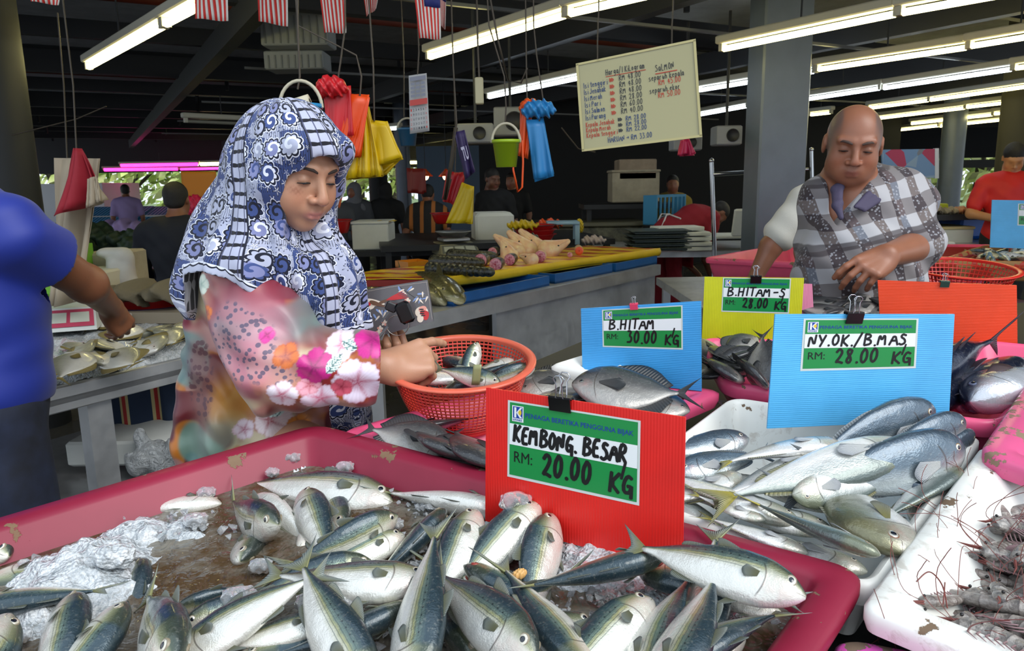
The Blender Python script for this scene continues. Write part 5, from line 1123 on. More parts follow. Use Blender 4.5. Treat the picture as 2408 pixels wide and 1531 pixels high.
for (pts, lb) in ((((2115, 1208), (2215, 1212), (2300, 1262), (2370, 1340)), 'long brown feeler lying across the white wall'), (((2155, 1368), (2185, 1345), (2215, 1375), (2228, 1430)), 'thick dark feeler curved on the white wall'), (((2252, 1398), (2262, 1290), (2290, 1300), (2360, 1345)), 'looped feeler hanging over the prawns'), (((2055, 1385), (2068, 1420), (2080, 1455)), 'short dark feeler at the broken tray corner'), (((2222, 1370), (2220, 1400), (2218, 1422)), 'short straight feeler by the thick one')):
 b = MB(); Q = [sp(*p_, .012 if j in (0, len(pts) - 1) else .02) for j, p_ in enumerate(pts)]; S_ = []
 for j in range(len(Q) - 1):
  a0, a1, a2, a3 = Q[max(j - 1, 0)], Q[j], Q[j + 1], Q[min(j + 2, len(Q) - 1)]
  for k in range(8):
   t = k / 8; S_.append(.5 * ((2 * a1) + (-a0 + a2) * t + (2 * a0 - 5 * a1 + 4 * a2 - a3) * t * t + (-a0 + 3 * a1 - 3 * a2 + a3) * t ** 3))
 b.tube(S_ + [Q[-1]], .0010 if 'thick' in lb else .0005, 5); b.build('prawn_feeler', ant_m, label=lb, cat='prawn feeler')
# ================= people =================
def head_sdf(fem=False, eyes='down', wide=1.0, nose=1.0, ears=True, jaw=1.0):
 """local head: +Y face, +Z crown, +X its right-hand side as seen along +Y; origin between the ears"""
 s = SDF(); w = wide
 s.ell((0, -.012, .035), (.076 * w, .096, .088), k=.02); s.ell((0, .022, -.005), (.068 * w, .072, .085), k=.02)
 s.ell((0, .030, -.055), (.054 * w * jaw, .056, .052), k=.025); s.ell((0, .066, -.088), (.022, .018, .018), k=.022)
 for g in (-1, 1):
  s.ell((g * .040 * w, .056, -.030), (.028, .026, .034), k=.022); s.ell((g * .043 * w, .02, -.065), (.022, .03, .024), k=.025)
  s.cap((g * .012, .086, .034), (g * .045 * w, .074, .036), .0095, .009, k=.014)
 for g in (-1, 1): s.ell((g * .031 * w, .102, .012), (.019, .018, .011), k=.012, op='-')
 for g in (-1, 1): s.ell((g * .031 * w, .0775, .010), (.0150, .0135, .0118), k=.004)
 s.cap((0, .088, .026), (0, .110, -.016), .0065, .0095 * nose, k=.012); s.ell((0, .1115, -.024), (.0115 * nose, .0115, .0100), k=.006)
 for g in (-1, 1): s.ell((g * .0135 * nose, .100, -.027), (.0085, .0105, .0078), k=.005); s.ell((g * .0065, .1085, -.036), (.0036, .0042, .003), k=.002, op='-')
 s.ell((0, .082, -.052), (.026, .018, .018), k=.014)
 s.chain([(-.023, .086, -.0585), (-.008, .0965, -.0545), (0, .0975, -.056), (.008, .0965, -.0545), (.023, .086, -.0585)], [.0028, .0048, .0045, .0048, .0028], k=.003)
 s.chain([(-.021, .086, -.0605), (-.008, .0945, -.0650), (.008, .0945, -.0650), (.021, .086, -.0605)], [.0030, .0056, .0056, .0030], k=.003)
 s.cap((-.014, .097, -.0597), (.014, .097, -.0597), .0014, .0014, k=.002, op='-')
 if ears:
  for g in (-1, 1): s.ell((g * .079 * w, -.008, .000), (.008, .019, .031), k=.006); s.ell((g * .087 * w, -.004, .004), (.006, .010, .018), k=.004, op='-')
 s.cap((0, -.028, -.055), (0, -.040, -.135), .048, .054, k=.03); return s
def hand_sdf(curl, spread=(-.16, -.05, .06, .2), thumb=(.55, .75, -.25), tcurl=.35, sx=1, s_=1.0):
 """+Y fingers, +Z back of the hand; index first, thumb on the -X*sx side. curl: 4 fingers x 3 joints (radians)"""
 o = SDF(); X = (-.031, -.010, .011, .030); LN = (.073, .080, .074, .058); R = (.0086, .0088, .0083, .0074)
 for i in range(4):
  x = X[i] * sx; kn = (x, .088 - abs(i - 1.2) * .006, 0.0)
  o.cap((x * .55, .006, -.004), kn, .0155, .0115, k=.016)
 o.ell((0, .045, -.012), (.036, .044, .013), k=.014); o.cap((-.016 * sx, .012, -.012), (-.036 * sx, .046, -.018), .018, .013, k=.014); o.cap((.022 * sx, .015, -.012), (.030 * sx, .060, -.012), .015, .010, k=.014)
 for i in range(4):
  p = np.array((X[i] * sx, .088 - abs(i - 1.2) * .006, .0)); a = 0.0; base = np.array((spread[i] * sx, 1.0, 0)); base /= np.linalg.norm(base); pts = [p]
  for j, fr in enumerate((.44, .31, .25)):
   a += curl[i][j]; d = base * math.cos(a) + np.array((0, 0, -1)) * math.sin(a); p = p + d * LN[i] * fr; pts.append(p)
  o.chain(pts, [R[i] * 1.12, R[i] * 1.02, R[i] * .93, R[i] * .82], k=.0035)
 d = np.array((-thumb[0] * sx, thumb[1], thumb[2])); d /= np.linalg.norm(d); p = np.array((-.024 * sx, .022, -.010)); pts = [p]
 for j, L in enumerate((.040, .032, .027)):
  p = p + d * L; pts.append(p); d = d * math.cos(tcurl) + np.array((sx * .9, .3, -.2)) * math.sin(tcurl); d /= np.linalg.norm(d)
 o.chain(pts, [.0155, .0115, .0105, .0088], k=.006)
 return o
def fr(loc, y, z, s=1.0):
 """frame with +Y along y and +Z towards z"""
 Y = Vector(y).normalized(); Z = Vector(z); Z = (Z - Y * Z.dot(Y)).normalized(); X = Y.cross(Z); m = Matrix((X, Y, Z)).transposed().to_4x4(); m.translation = Vector(loc); return m
def skin_mat(name, rough=.42):
 if name in _mc: return _mc[name]
 m = NT(name); a = m.n('VertexColor', layer_name='Col'); n = m.noise(m.coord(), 26, 5, .6)
 m.base(m.mix(m.ramp(n.outputs[0], [(.3, .0), (.75, .22)]), a.outputs[0], m.mix(.5, a.outputs[0], (.35, .10, .06)))); m.p(Roughness=rough, Subsurface_Weight=.12, Subsurface_Radius=(.02, .008, .004), Subsurface_Scale=.3, Specular_IOR_Level=.45)
 m.bump(m.noise(m.coord(), 350, 3).outputs[0], .12, .002); _mc[name] = m.m; return m.m
skin_m = skin_mat('skin')
def skin_col(base, MH=None, lips=None, extra=None):
 B = np.array(lin(base))
 def f(P):
  C = np.tile(B, (len(P), 1)); C *= (1 + .10 * (vnoise(P[:, 0] * 30 + P[:, 1] * 11, P[:, 2] * 30, 3)[:, None] - .5))
  if MH is not None:
   I = np.array(MH.inverted()); Q = P @ I[:3, :3].T + I[:3, 3]
   x, y, z = Q[:, 0], Q[:, 1], Q[:, 2]
   def blend(mk, c): C[:] = C * (1 - mk[:, None]) + np.array(lin(c)) * mk[:, None]
   lp = np.exp(-(((x / .021) ** 2) ** 1.5 + ((z + .0597) / .0088) ** 2 * 1.2)) * (y > .07); blend(np.clip(lp * 1.3, 0, .85), lips or '9a5550')
   C[:] *= (1 - .30 * (np.exp(-((np.abs(x) - .031) / .016) ** 2 - ((z - .012) / .014) ** 2) * (y > .05)))[:, None]
   rc = np.exp(-((np.abs(x) - .042) / .02) ** 2 - ((z + .028) / .02) ** 2) * (y > .02); C[:, 0] *= 1 + .10 * rc
   ns = np.exp(-(x / .016) ** 2 - ((z + .024) / .012) ** 2) * (y > .09); C[:] = C * (1 - .3 * ns[:, None]) + np.array(lin('b5705c')) * .3 * ns[:, None]
   if extra: extra(C, x, y, z, blend)
  return C
 return f
hair_m = mat('black_hair', '15120f', .5, bump=.6, bscale=260); grey_hair = mat('grey_hair', '6d665e', .7, bump=.6, bscale=300)
brow_m = mat('eyebrow', '2a1d17', .8); lash_m = mat('lash', '120d0b', .6); eyew = mat('eye_white', 'cfc6bd', .15, Coat_Weight=1.0); eyed = mat('eye_iris', '1c110b', .08, Coat_Weight=1.0); nail_m = mat('nail', 'd8a596', .2, Coat_Weight=.6)
def face_bits(e, MH, s=1.0, w=1.0, brow=brow_m, open_=.25, bt=.0022):
 """brows, lashes and the visible slit of each eye as parts"""
 for g in (-1, 1):
  b = MB(); b.tube([MH @ Vector((g * a * w, y, z)) for a, y, z in ((.013, .0965, .030), (.025, .0965, .0355), (.038, .089, .0365), (.050, .077, .031))], [bt * .8, bt * 1.25, bt, bt * .4], 6, flat=1.7); b.build('eyebrow', brow, e)
  b = MB(); zz = .0065 - open_ * .004
  b.tube([MH @ Vector((g * a * w, y, z)) for a, y, z in ((.0175, .0855, zz - .0005), (.024, .0915, zz + .002), (.031, .0925, zz + .002), (.039, .0895, zz + .0005), (.046, .080, zz - .002))], [.0006, .0013, .0015, .0014, .0007], 6); b.build('eyelash', lash_m, e)
  if open_ > 0: b = MB(); b.ell(MH @ Vector((g * .031 * w, .0835, zz - .001)), (.0095, .0085, .0026 + open_ * .004), 12, 8); o = b.build('eye', eyed, e)
def wrinkle(n, amp, ax, ay, az, ph=0.0):
 return lambda X, Y, Z: amp * (np.sin(X * ax + np.sin(Z * 13 + ph) * 1.3 + ph) * np.sin(Z * az + Y * ay + ph * 2) + .5 * np.sin(X * ax * 2.1 + Z * az * 1.7 + ph))
# generic figure ------------------------------------------------------------
def figure(label, foot, yaw, h=1.68, skin='8a5b43', top=None, bottom=None, sleeve='short', arms=None, hair='short', bend=0.0, headdir=None, vox=.008, head_s=1.0, wide=1.0, apron=None, scarf=None, extra=None, face=True, group=None):
 """standing person: foot point, yaw (0 faces away from the camera, pi faces it); arms: two (elbow, wrist) offsets in body frame or None"""
 k = h / 1.70; F = Vector((-math.sin(yaw), math.cos(yaw), 0)); Rt = Vector((F.y, -F.x, 0)); up = Vector((0, 0, 1)); foot = Vector(foot)
 q = Quaternion(Rt, -bend)
 def L(r, f, z, up_=False):
  v = Vector((Rt.x * r * wide + F.x * f, Rt.y * r * wide + F.y * f, z)) * k
  if z > .95 or up_: pv = up * .95 * k; v = q @ (v - pv) + pv
  return foot + v
 sk = SDF(); J = {}
 hc = L(0, .03, 1.585); hd = Vector(headdir) if headdir is not None else (q @ F); hu = q @ up; MH = fr(hc, hd, hu + up * .3)
 sk.join(head_sdf().xf(MH, k * head_s)); nk = L(0, -.01, 1.43); sk.cap(MH @ Vector((0, -.035 * k, -.10 * k)), nk, .052 * k, .06 * k, k=.03)
 T = SDF(); T.chain([L(-.12, -.01, 1.38), L(.12, -.01, 1.38)], [.075 * k, .075 * k], k=.05); T.chain([L(0, 0, 1.34), L(0, .01, 1.15), L(0, 0, .98)], [.13 * k, .125 * k, .13 * k], k=.06)
 T.ell(L(0, 0, 1.25), (.17 * k * wide, .12 * k, .16 * k), np.array(Matrix((Rt, F, up)).transposed()), k=.06); T.ell(L(0, 0, .95), (.165 * k * wide, .12 * k, .12 * k), np.array(Matrix((Rt, F, up)).transposed()), k=.06)
 sk.join(T)
 LG = SDF()
 for g in (-1, 1): LG.chain([L(g * .09, 0, .92), L(g * .10, .02, .50), L(g * .11, -.01, .09)], [.085 * k, .058 * k, .040 * k], k=.03); sk.cap(L(g * .11, -.02, .05), L(g * .12, .13, .035), .042 * k, .035 * k)
 sk.join(LG); AR = {}
 for i, g in enumerate((-1, 1)):
  sh = L(g * .19, -.005, 1.37); a = (arms or [None, None])[i]
  el, wr = (L(g * .25, -.03, 1.10), L(g * .25, .05, .86)) if a is None else (L(*a[0], up_=True), L(*a[1], up_=True))
  sk.chain([sh, el, wr], [.052 * k, .042 * k, .028 * k], k=.02); d = (wr - el).normalized(); AR[g] = (sh, el, wr)
  inner = (-Rt * g) if a is None else -up
  sk.join(hand_sdf([(.35, .5, .4)] * 4, sx=g).xf(fr(wr, d, -inner if a is None else up), k))
 e = empty('person', foot, label, 'person', group)
 def rel(o):
  o.parent = e; o.matrix_parent_inverse = Matrix.Translation(-foot); return o
 rel(sk.mesh(vox, 'body', skin_m, col=skin_col(skin, MH)))
 if top:
  C = T.inflate(.018)
  for g in (-1, 1):
   sh, el, wr = AR[g]; q1 = sh.lerp(el, .72) if sleeve == 'short' else el
   C.cap(sh, q1, .072 * k, .066 * k, k=.035)
   if sleeve == 'long': C.cap(el, el.lerp(wr, .85), .062 * k, .045 * k, k=.02)
  C.cap(nk, L(0, 0, 1.36), .055 * k, .08 * k, k=.04)
  zc = foot.z + .84 * k
  rel(C.mesh(vox, 'shirt', top, warp=wrinkle(0, .004, 25, 17, 30, label.__len__()), cut=lambda X, Y, Z: zc - Z + 0 * X))
 if bottom: rel(LG.inflate(.014).join(SDF().ell(L(0, 0, .92), (.16 * k * wide, .12 * k, .13 * k), np.array(Matrix((Rt, F, up)).transposed()), k=.04)).mesh(vox, 'trousers', bottom, warp=wrinkle(0, .003, 40, 20, 35, 1)))
 if hair == 'short':
  Hs = SDF().ell(MH @ Vector((0, -.018 * k, .046 * k)), np.array((.082, .100, .088)) * k * head_s, np.array(MH.to_3x3())).ell(MH @ Vector((0, -.055 * k, .0)), np.array((.070, .055, .06)) * k * head_s, np.array(MH.to_3x3()))
  Hs.ell(MH @ Vector((0, .075 * k, -.045 * k)), np.array((.07, .07, .085)) * k, np.array(MH.to_3x3()), op='-'); rel(Hs.mesh(vox * .8, 'hair', hair_m, warp=lambda X, Y, Z: .0012 * np.sin(X * 300) * np.sin(Z * 260)))
 if scarf:
  Hs = SDF().ell(MH @ Vector((0, -.01 * k, .03 * k)), np.array((.095, .115, .105)) * k, np.array(MH.to_3x3()), k=.05).cap(hc + Vector((0, 0, -.06)), L(0, 0, 1.33), .08 * k, .15 * k, k=.08).cap(L(-.12, 0, 1.36), L(.12, 0, 1.36), .10 * k, .10 * k, k=.06)
  Hs.ell(MH @ Vector((0, .11 * k, -.02 * k)), np.array((.055, .07, .07)) * k, np.array(MH.to_3x3()), k=.01, op='-'); rel(Hs.mesh(vox, 'headscarf', scarf, warp=wrinkle(0, .004, 30, 20, 20, 2)))
 if apron:
  b = MB(); am, strap = apron
  b.slab(lambda u, v: L((u - .5) * .42, .155 + .03 * (1 - (2 * u - 1) ** 2), 1.25 - v * .65), 8, 8, .006); rel(b.build('apron', am)); b = MB()
  b.tube([L(-.17, -.13, 1.02), L(-.03, -.155, 1.03), L(.0, -.16, 1.03), L(.17, -.13, 1.02)], .008, 6); b.tube([L(0, -.165, 1.03), L(.05, -.19, .96), L(.07, -.18, .88)], .008, 6); b.tube([L(0, -.165, 1.03), L(-.05, -.19, .97), L(-.04, -.18, .90)], .008, 6)
  rel(b.build('apron_strings', strap))
 if face and vox < .0075: face_bits(e, MH @ Matrix.Scale(k * head_s, 4)); [rel(c) for c in e.children if c.matrix_parent_inverse == Matrix()]
 return e, MH, AR, L
# ================= the woman in the blue headscarf =================
WY = 1.62; f_ = Vector((.74, -.62, -.36)).normalized(); u_ = Vector((.26, -.16, .95)); MHW = fr((0, 0, 0), f_, u_)
eye_pt = at(748, 425, 1.555); MHW.translation = eye_pt - MHW.to_3x3() @ Vector((0, .085, .011)); HC = MHW.translation.copy()
W = empty('person', (HC.x - .02, 1.70, 0), 'woman in a blue patterned headscarf and floral blouse picking fish', 'person')
def wrel(o): o.parent = W; o.matrix_parent_inverse = Matrix.Translation(-W.location); return o
shR, elR, wrR = at(578, 655, 1.60), at(655, 858, 1.50), at(905, 862, 1.555)          # her right arm, towards the camera
shL, elL, wrL = at(720, 640, 1.84), at(745, 815, 1.90), at(868, 815, 1.82)
chest = at(640, 650, 1.74); belly = at(625, 850, 1.74); hip = at(620, 1010, 1.74)
S = head_sdf(wide=1.0, nose=1.15, ears=True, jaw=1.12).xf(MHW); S.cap(MHW @ Vector((0, -.035, -.10)), at(668, 590, 1.72), .052, .06, k=.03)
S.chain([shR, at(650, 640, 1.74), shL], [.06, .09, .06], k=.05).chain([chest, belly, hip], [.12, .125, .135], k=.06)
fx, fy = W.location.x, W.location.y
for g in (-1, 1): S.chain([(fx + g * .03, fy + g * .08, .86), (fx + g * .03 + .02, fy + g * .09, .48), (fx + g * .03, fy + g * .10, .08)], [.095, .06, .042], k=.04).cap((fx, fy + g * .10, .045), (fx + .13, fy + g * .10, .035), .04, .034)
S.chain([shR, elR, wrR], [.055, .044, .031], k=.02).chain([shL, elL, wrL], [.055, .044, .029], k=.02)
dR = (at(1002, 838, 1.60) - wrR).normalized(); MR = fr(wrR, dR, (.05, -.70, .70), 1.12)
S.cap(wrR, MR @ Vector((0, .03, 0)), .031, .026, k=.02)
S.join(hand_sdf([(.30, .30, .15), (.95, .85, .4), (1.1, .9, .4), (1.15, .9, .4)], thumb=(.35, .8, -.75), sx=1).xf(MR, 1.16))
ML = fr(wrL, (.62, -.70, -.14), (.12, -.25, -1)); S.cap(wrL, ML @ Vector((0, .03, 0)), .029, .024, k=.02)
S.join(hand_sdf([(1.25, .85, .25), (1.35, .95, .35), (1.35, 1.1, .5), (1.3, 1.15, .6)], spread=(-.2, -.05, .1, .25), thumb=(.8, .5, .5), sx=-1).xf(ML, 1.08))
def blotch(C, x, y, z, blend):
 mk = np.exp(-(((x - .047) / .013) ** 2 + ((z + .012) / .008) ** 2)) * (y > .03); mk *= .6 + .4 * np.sin(x * 700) * np.sin(z * 600); blend(np.clip(mk * .95, 0, .6), '7a4630')
wrel(S.mesh(.003, 'body', skin_m, col=skin_col('b98a6e', MHW, 'b0716c', blotch)))
n0 = len(W.children); face_bits(W, MHW, w=1.0, open_=.3, bt=.0017); [wrel(c) for c in list(W.children)[n0:]]
b = MB()
for (M_, tips) in ((ML, [0, 1, 2]),): pass
# ---- headscarf ----
ax0 = Vector((HC.x - .02, HC.y + .03, 0))
HS = SDF(); R3 = np.array(MHW.to_3x3()); hl = lambda x, y, z: MHW @ Vector((x, y, z))
HS.ell(hl(0, -.016, .034), (.100, .125, .112), R3, k=.03).ell(hl(0, -.07, .0), (.088, .075, .10), R3, k=.05)
HS.cap(hl(-.055, .075, .075), hl(.055, .075, .078), .022, .022, k=.035).cap(hl(0, .098, .070), hl(0, .060, .085), .012, .02, k=.03)
HS.chain([hl(.075, .05, .05), hl(.085, .035, -.02), hl(.072, .02, -.085), hl(.03, .045, -.135)], [.016, .02, .026, .03], k=.03)
HS.chain([hl(-.075, .05, .05), hl(-.085, .035, -.02), hl(-.072, .02, -.085), hl(-.03, .045, -.135)], [.016, .018, .022, .03], k=.03)
HS.ell(hl(0, -.02, -.09), (.085, .085, .06), R3, k=.04)
HS.cap(hl(0, -.06, -.05), at(600, 560, 1.72), .105, .135, k=.06).cap(at(600, 560, 1.72), at(560, 640, 1.66), .12, .115, k=.06)
HS.cap(hl(.01, .0, -.12), at(742, 660, 1.64), .07, .085, k=.05).cap(at(742, 660, 1.64), at(768, 780, 1.66), .085, .088, k=.05).cap(at(690, 600, 1.66), at(700, 740, 1.66), .09, .075, k=.05)
HS.cap(at(560, 620, 1.70), at(490, 690, 1.68), .10, .07, k=.05).cap(shL, at(800, 760, 1.76), .09, .07, k=.06).cap(at(470, 690, 1.68), at(462, 800, 1.66), .030, .014, k=.03)
HS.cap(at(620, 560, 1.62), at(590, 640, 1.56), .09, .085, k=.05)
HS.ell(hl(0, .112, -.030), (.064, .075, .100), R3, k=.012, op='-').ell(hl(0, .075, -.02), (.062, .05, .088), R3, k=.01, op='-')
HS.ell(hl(.015, .10, -.10), (.045, .05, .045), R3, k=.012, op='-')
hem = [(430, 648), (455, 640), (520, 628), (580, 640), (640, 672), (675, 700), (700, 745), (712, 790), (760, 800), (830, 792), (870, 790), (960, 780)]
hx = np.array([at(a, b_, 1.60).x for a, b_ in hem]); hz = np.array([at(a, b_, 1.60).z for a, b_ in hem])
tailx = at(500, 700, 1.64).x
def hemcut(X, Y, Z):
 hzv = np.interp(X, hx, hz) + .0 * Y; bk = np.clip((Y - 1.70) / .12, 0, 1); hzv = hzv - .10 * bk + 0 * Z
 tl = np.clip((tailx - .035 - X) / .01, 0, 1); hzv = hzv - tl * .20
 return (hzv - Z) * .8
def scarfwarp(X, Y, Z):
 A = np.arctan2(Y - ax0.y, X - ax0.x); low = np.clip((1.50 - Z) / .25, 0, 1)
 r = np.sin(A * 9 + Z * 16 + np.sin(A * 3) * 2.0) ; r2 = np.sin(A * 21 + Z * 9)
 return low * (.010 * r + .004 * r2) + (1 - low) * (.002 * np.sin(A * 14 + Z * 30))
sc = NT('printed_scarf'); uvn = sc.n('UVMap'); P2 = uvn.outputs[0]
wp = sc.noise(P2, 9, 2); P2w = sc.n('VectorMath', operation='ADD'); sc.set(P2w.inputs[0], P2); sv = sc.n('VectorMath', operation='SCALE'); sc.set(sv.inputs[0], wp.outputs['Color']); sv.inputs['Scale'].default_value = .012; sc.set(P2w.inputs[1], sv.outputs[0]); PV = P2w.outputs[0]
def swirl(scale, seed):
 mp = sc.n('Mapping'); sc.set(mp.inputs[0], PV); mp.inputs['Location'].default_value = (seed * .37, seed * .61, 0); v = sc.n('TexVoronoi', voronoi_dimensions='2D', i_Scale=scale, i_Randomness=.8); sc.set(v.inputs['Vector'], mp.outputs[0])
 sb = sc.n('VectorMath', operation='SUBTRACT'); sc.set(sb.inputs[0], mp.outputs[0])
 sc.set(sb.inputs[1], v.outputs['Position']); s3 = sc.n('SeparateXYZ'); sc.set(s3.inputs[0], sb.outputs[0])
 th = sc.math('ARCTAN2', s3.outputs[1], s3.outputs[0]); ln = sc.n('VectorMath', operation='LENGTH'); sc.set(ln.inputs[0], sb.outputs[0]); r = sc.math('MULTIPLY', ln.outputs['Value'], scale)
 return th, r, v.outputs['Color'], v
th, r, cc, v1 = swirl(21.0, 1)
rnd = sc.n('SeparateColor'); sc.set(rnd.inputs[0], cc)
navy, blue, peri, pale = lin('15182a'), lin('3c4c80'), lin('7d82ac'), lin('acb0c6')
spi = sc.math('SINE', sc.math('ADD', th, sc.math('MULTIPLY', r, 24.0)))
fill = sc.ramp(rnd.outputs[0], [(0, pale), (.34, blue), (.62, peri), (.85, pale)], 'CONSTANT')
g = sc.mix(sc.ramp(spi, [(.35, 0.), (.5, 1.)]), fill, sc.ramp(rnd.outputs[1], [(0, navy), (.5, lin('dfe2ee')), (.8, blue)], 'CONSTANT'))
edge = sc.math('ADD', r, sc.math('MULTIPLY', sc.math('ABSOLUTE', sc.math('SINE', sc.math('MULTIPLY', th, 4.5))), -.09))
g = sc.mix(sc.ramp(edge, [(.30, 0.), (.315, 1.), (.37, 1.), (.385, 0.)]), g, navy); g = sc.mix(sc.ramp(edge, [(.385, 0.), (.39, 1.), (.415, 1.), (.42, 0.)]), g, lin('e4e6f0'))
th2, r2, c2, v2 = swirl(58.0, 4); rn2 = sc.n('SeparateColor'); sc.set(rn2.inputs[0], c2)
pet = sc.math('MULTIPLY', r2, sc.math('ADD', 1.0, sc.math('MULTIPLY', sc.math('SINE', sc.math('MULTIPLY', th2, 5.0)), .3)))
bgc = sc.ramp(rn2.outputs[0], [(0, pale), (.35, lin('46588e')), (.55, lin('b4bad6')), (.8, lin('2a3256'))], 'CONSTANT')
h = sc.mix(sc.ramp(pet, [(.20, 0.), (.23, 1.), (.28, 1.), (.31, 0.)]), bgc, lin('eceef5')); h = sc.mix(sc.ramp(pet, [(.40, 0.), (.42, 1.)]), h, sc.mix(sc.ramp(rnd.outputs[2], [(0, 0.), (.45, 1.)], 'CONSTANT'), pale, lin('3a4a7c'))); h = sc.mix(sc.ramp(pet, [(.36, 0.), (.38, 1.), (.41, 1.), (.43, 0.)]), h, navy)
hat = sc.n('TexWave', wave_type='BANDS', i_Scale=70.0, i_Distortion=4.0, i_Detail=1.0); sc.set(hat.inputs['Vector'], PV); h = sc.mix(sc.math('MULTIPLY', sc.ramp(hat.outputs[0], [(.82, 0.), (.9, .8)]), sc.ramp(rnd.outputs[1], [(0, 0.), (.4, 1.)], 'CONSTANT')), h, navy)
g = sc.mix(sc.ramp(edge, [(.42, 0.), (.425, 1.)]), g, h)
uq = sc.n('SeparateXYZ'); sc.set(uq.inputs[0], PV); uu, vv2 = uq.outputs[0], uq.outputs[1]
fb2 = sc.math('FRACT', sc.math('MULTIPLY', sc.math('ADD', uu, sc.math('MULTIPLY', vv2, .10)), 5.2)); row = sc.math('SINE', sc.math('MULTIPLY', vv2, 250.0)); bum = sc.math('ABSOLUTE', sc.math('SINE', sc.math('MULTIPLY', fb2, 34.0)))
lad = sc.mix(sc.ramp(sc.math('SUBTRACT', row, sc.math('MULTIPLY', bum, -.22)), [(.74, 0.), (.80, 1.)]), lin('b0b3c8'), lin('14151f')); lad = sc.mix(sc.ramp(sc.math('SINE', sc.math('MULTIPLY', fb2, 68.0)), [(.88, 0.), (.95, .85)]), lad, lin('3a3c5c')); lad = sc.mix(sc.ramp(sc.math('ABSOLUTE', sc.math('SUBTRACT', fb2, .125)), [(.105, 0.), (.11, 1.), (.2, 1.)]), lad, navy)
g = sc.mix(sc.ramp(fb2, [(0, 1.), (.25, 1.), (.255, 0.)]), g, lad)
vc = sc.n('VertexColor', layer_name='Col'); hs = sc.n('SeparateColor'); sc.set(hs.inputs[0], vc.outputs[0]); hd = hs.outputs[0]; u2 = sc.n('SeparateXYZ'); sc.set(u2.inputs[0], P2)
scal = sc.math('MULTIPLY', sc.math('ABSOLUTE', sc.math('SINE', sc.math('MULTIPLY', u2.outputs[0], 190.0))), .12)
bd = sc.ramp(sc.math('ADD', hd, scal), [(0, navy), (.10, navy), (.12, lin('b9bdd0')), (.55, lin('b9bdd0')), (.56, navy), (.66, navy), (.68, lin('dfe2ee')), (.72, lin('dfe2ee'))])
g = sc.mix(sc.ramp(hd, [(.70, 1.), (.74, 0.)]), g, bd); sc.base(g); sc.p(Roughness=.75, Sheen_Weight=.2, Specular_IOR_Level=.25)
sc.bump(sc.noise(sc.coord(), 700, 2).outputs[0], .12, .001)
def scol(P):
 hd_ = -hemcut(P[:, 0], P[:, 1], P[:, 2]) / .8 / .03; return np.stack([np.clip(hd_, 0, 1)] * 3, 1)
scf = wrel(HS.mesh(.0032, 'headscarf', sc.m, warp=scarfwarp, cut=hemcut, col=scol))
def scarf_uv(o):
 n = len(o.data.vertices); P = np.empty(n * 3); o.data.vertices.foreach_get('co', P); P = P.reshape(-1, 3); A = np.arctan2(P[:, 1] - ax0.y, P[:, 0] - ax0.x); A = np.where(A > 2.2, A - 2 * np.pi, A)
 set_uv(o.data, np.stack([A * .14, P[:, 2] * .9 - .25 * np.hypot(P[:, 0] - ax0.x, P[:, 1] - ax0.y)], 1))
scarf_uv(scf)
b = SDF().ell(at(815, 965, 1.70), (.055, .03, .06)).ell(at(850, 985, 1.72), (.03, .03, .06), k=.03); low = wrel(b.mesh(.004, 'scarf_tail', sc.m, warp=lambda X, Y, Z: .006 * np.sin(X * 90), col=lambda P: np.ones((len(P), 3)))); scarf_uv(low)
# brooch under the chin
b = MB(); [b.ell(hl(.004 + .006 * math.cos(a), .060, -.128 + .006 * math.sin(a)), (.0035, .0035, .0035), 8, 6) for a in np.linspace(0, 6.28, 7)[:-1]]; wrel(b.build('brooch', mat('silver', 'c9ccd0', .15, 1.0)))
# ---- blouse ----
BL = SDF().chain([shR, at(650, 640, 1.74), shL], [.075, .10, .07], k=.06).chain([chest, belly, hip, (hip.x, hip.y, .62)], [.135, .150, .165, .18], k=.08)
BL.ell(at(540, 900, 1.70), (.07, .09, .22), k=.08).cap(at(540, 1000, 1.68), (at(540, 1000, 1.68).x + .01, 1.68, .62), .08, .10, k=.06)
BL.cap(shR, shR.lerp(elR, .55), .088, .098, k=.03).cap(shR.lerp(elR, .55), elR + Vector((.0, 0, -.01)), .095, .088, k=.03).cap(elR, wrR + (elR - wrR).normalized() * .015, .082, .072, k=.03).cap(elR + Vector((.03, 0, -.03)), wrR + Vector((-.06, 0, -.03)), .06, .048, k=.03)
BL.cap(shL, elL, .08, .078, k=.04).cap(elL, wrL.lerp(elL, .25), .07, .06, k=.03)
cuffn = (wrR - elR).normalized(); cuffp = wrR - cuffn * .016; cl = (wrL - elL).normalized(); clp = wrL - cl * .03
BL.cap(cuffp - cuffn * .02, cuffp + cuffn * .03, .052, .055, k=.008, op='-')
def bcut(X, Y, Z):
 d1 = (X - cuffp.x) * cuffn.x + (Y - cuffp.y) * cuffn.y + (Z - cuffp.z) * cuffn.z
 near = np.maximum(-(Z - cuffp.z + .16), (Z - cuffp.z - .12)); m = np.where((Y < 1.72) & (np.abs(Z - cuffp.z) < .14), d1, -1.0)
 d2 = (X - clp.x) * cl.x + (Y - clp.y) * cl.y + (Z - clp.z) * cl.z; m2 = np.where((Y > 1.74) & (np.abs(Z - clp.z) < .12), d2, -1.0); return np.maximum(np.maximum(m, m2), .55 - Z)
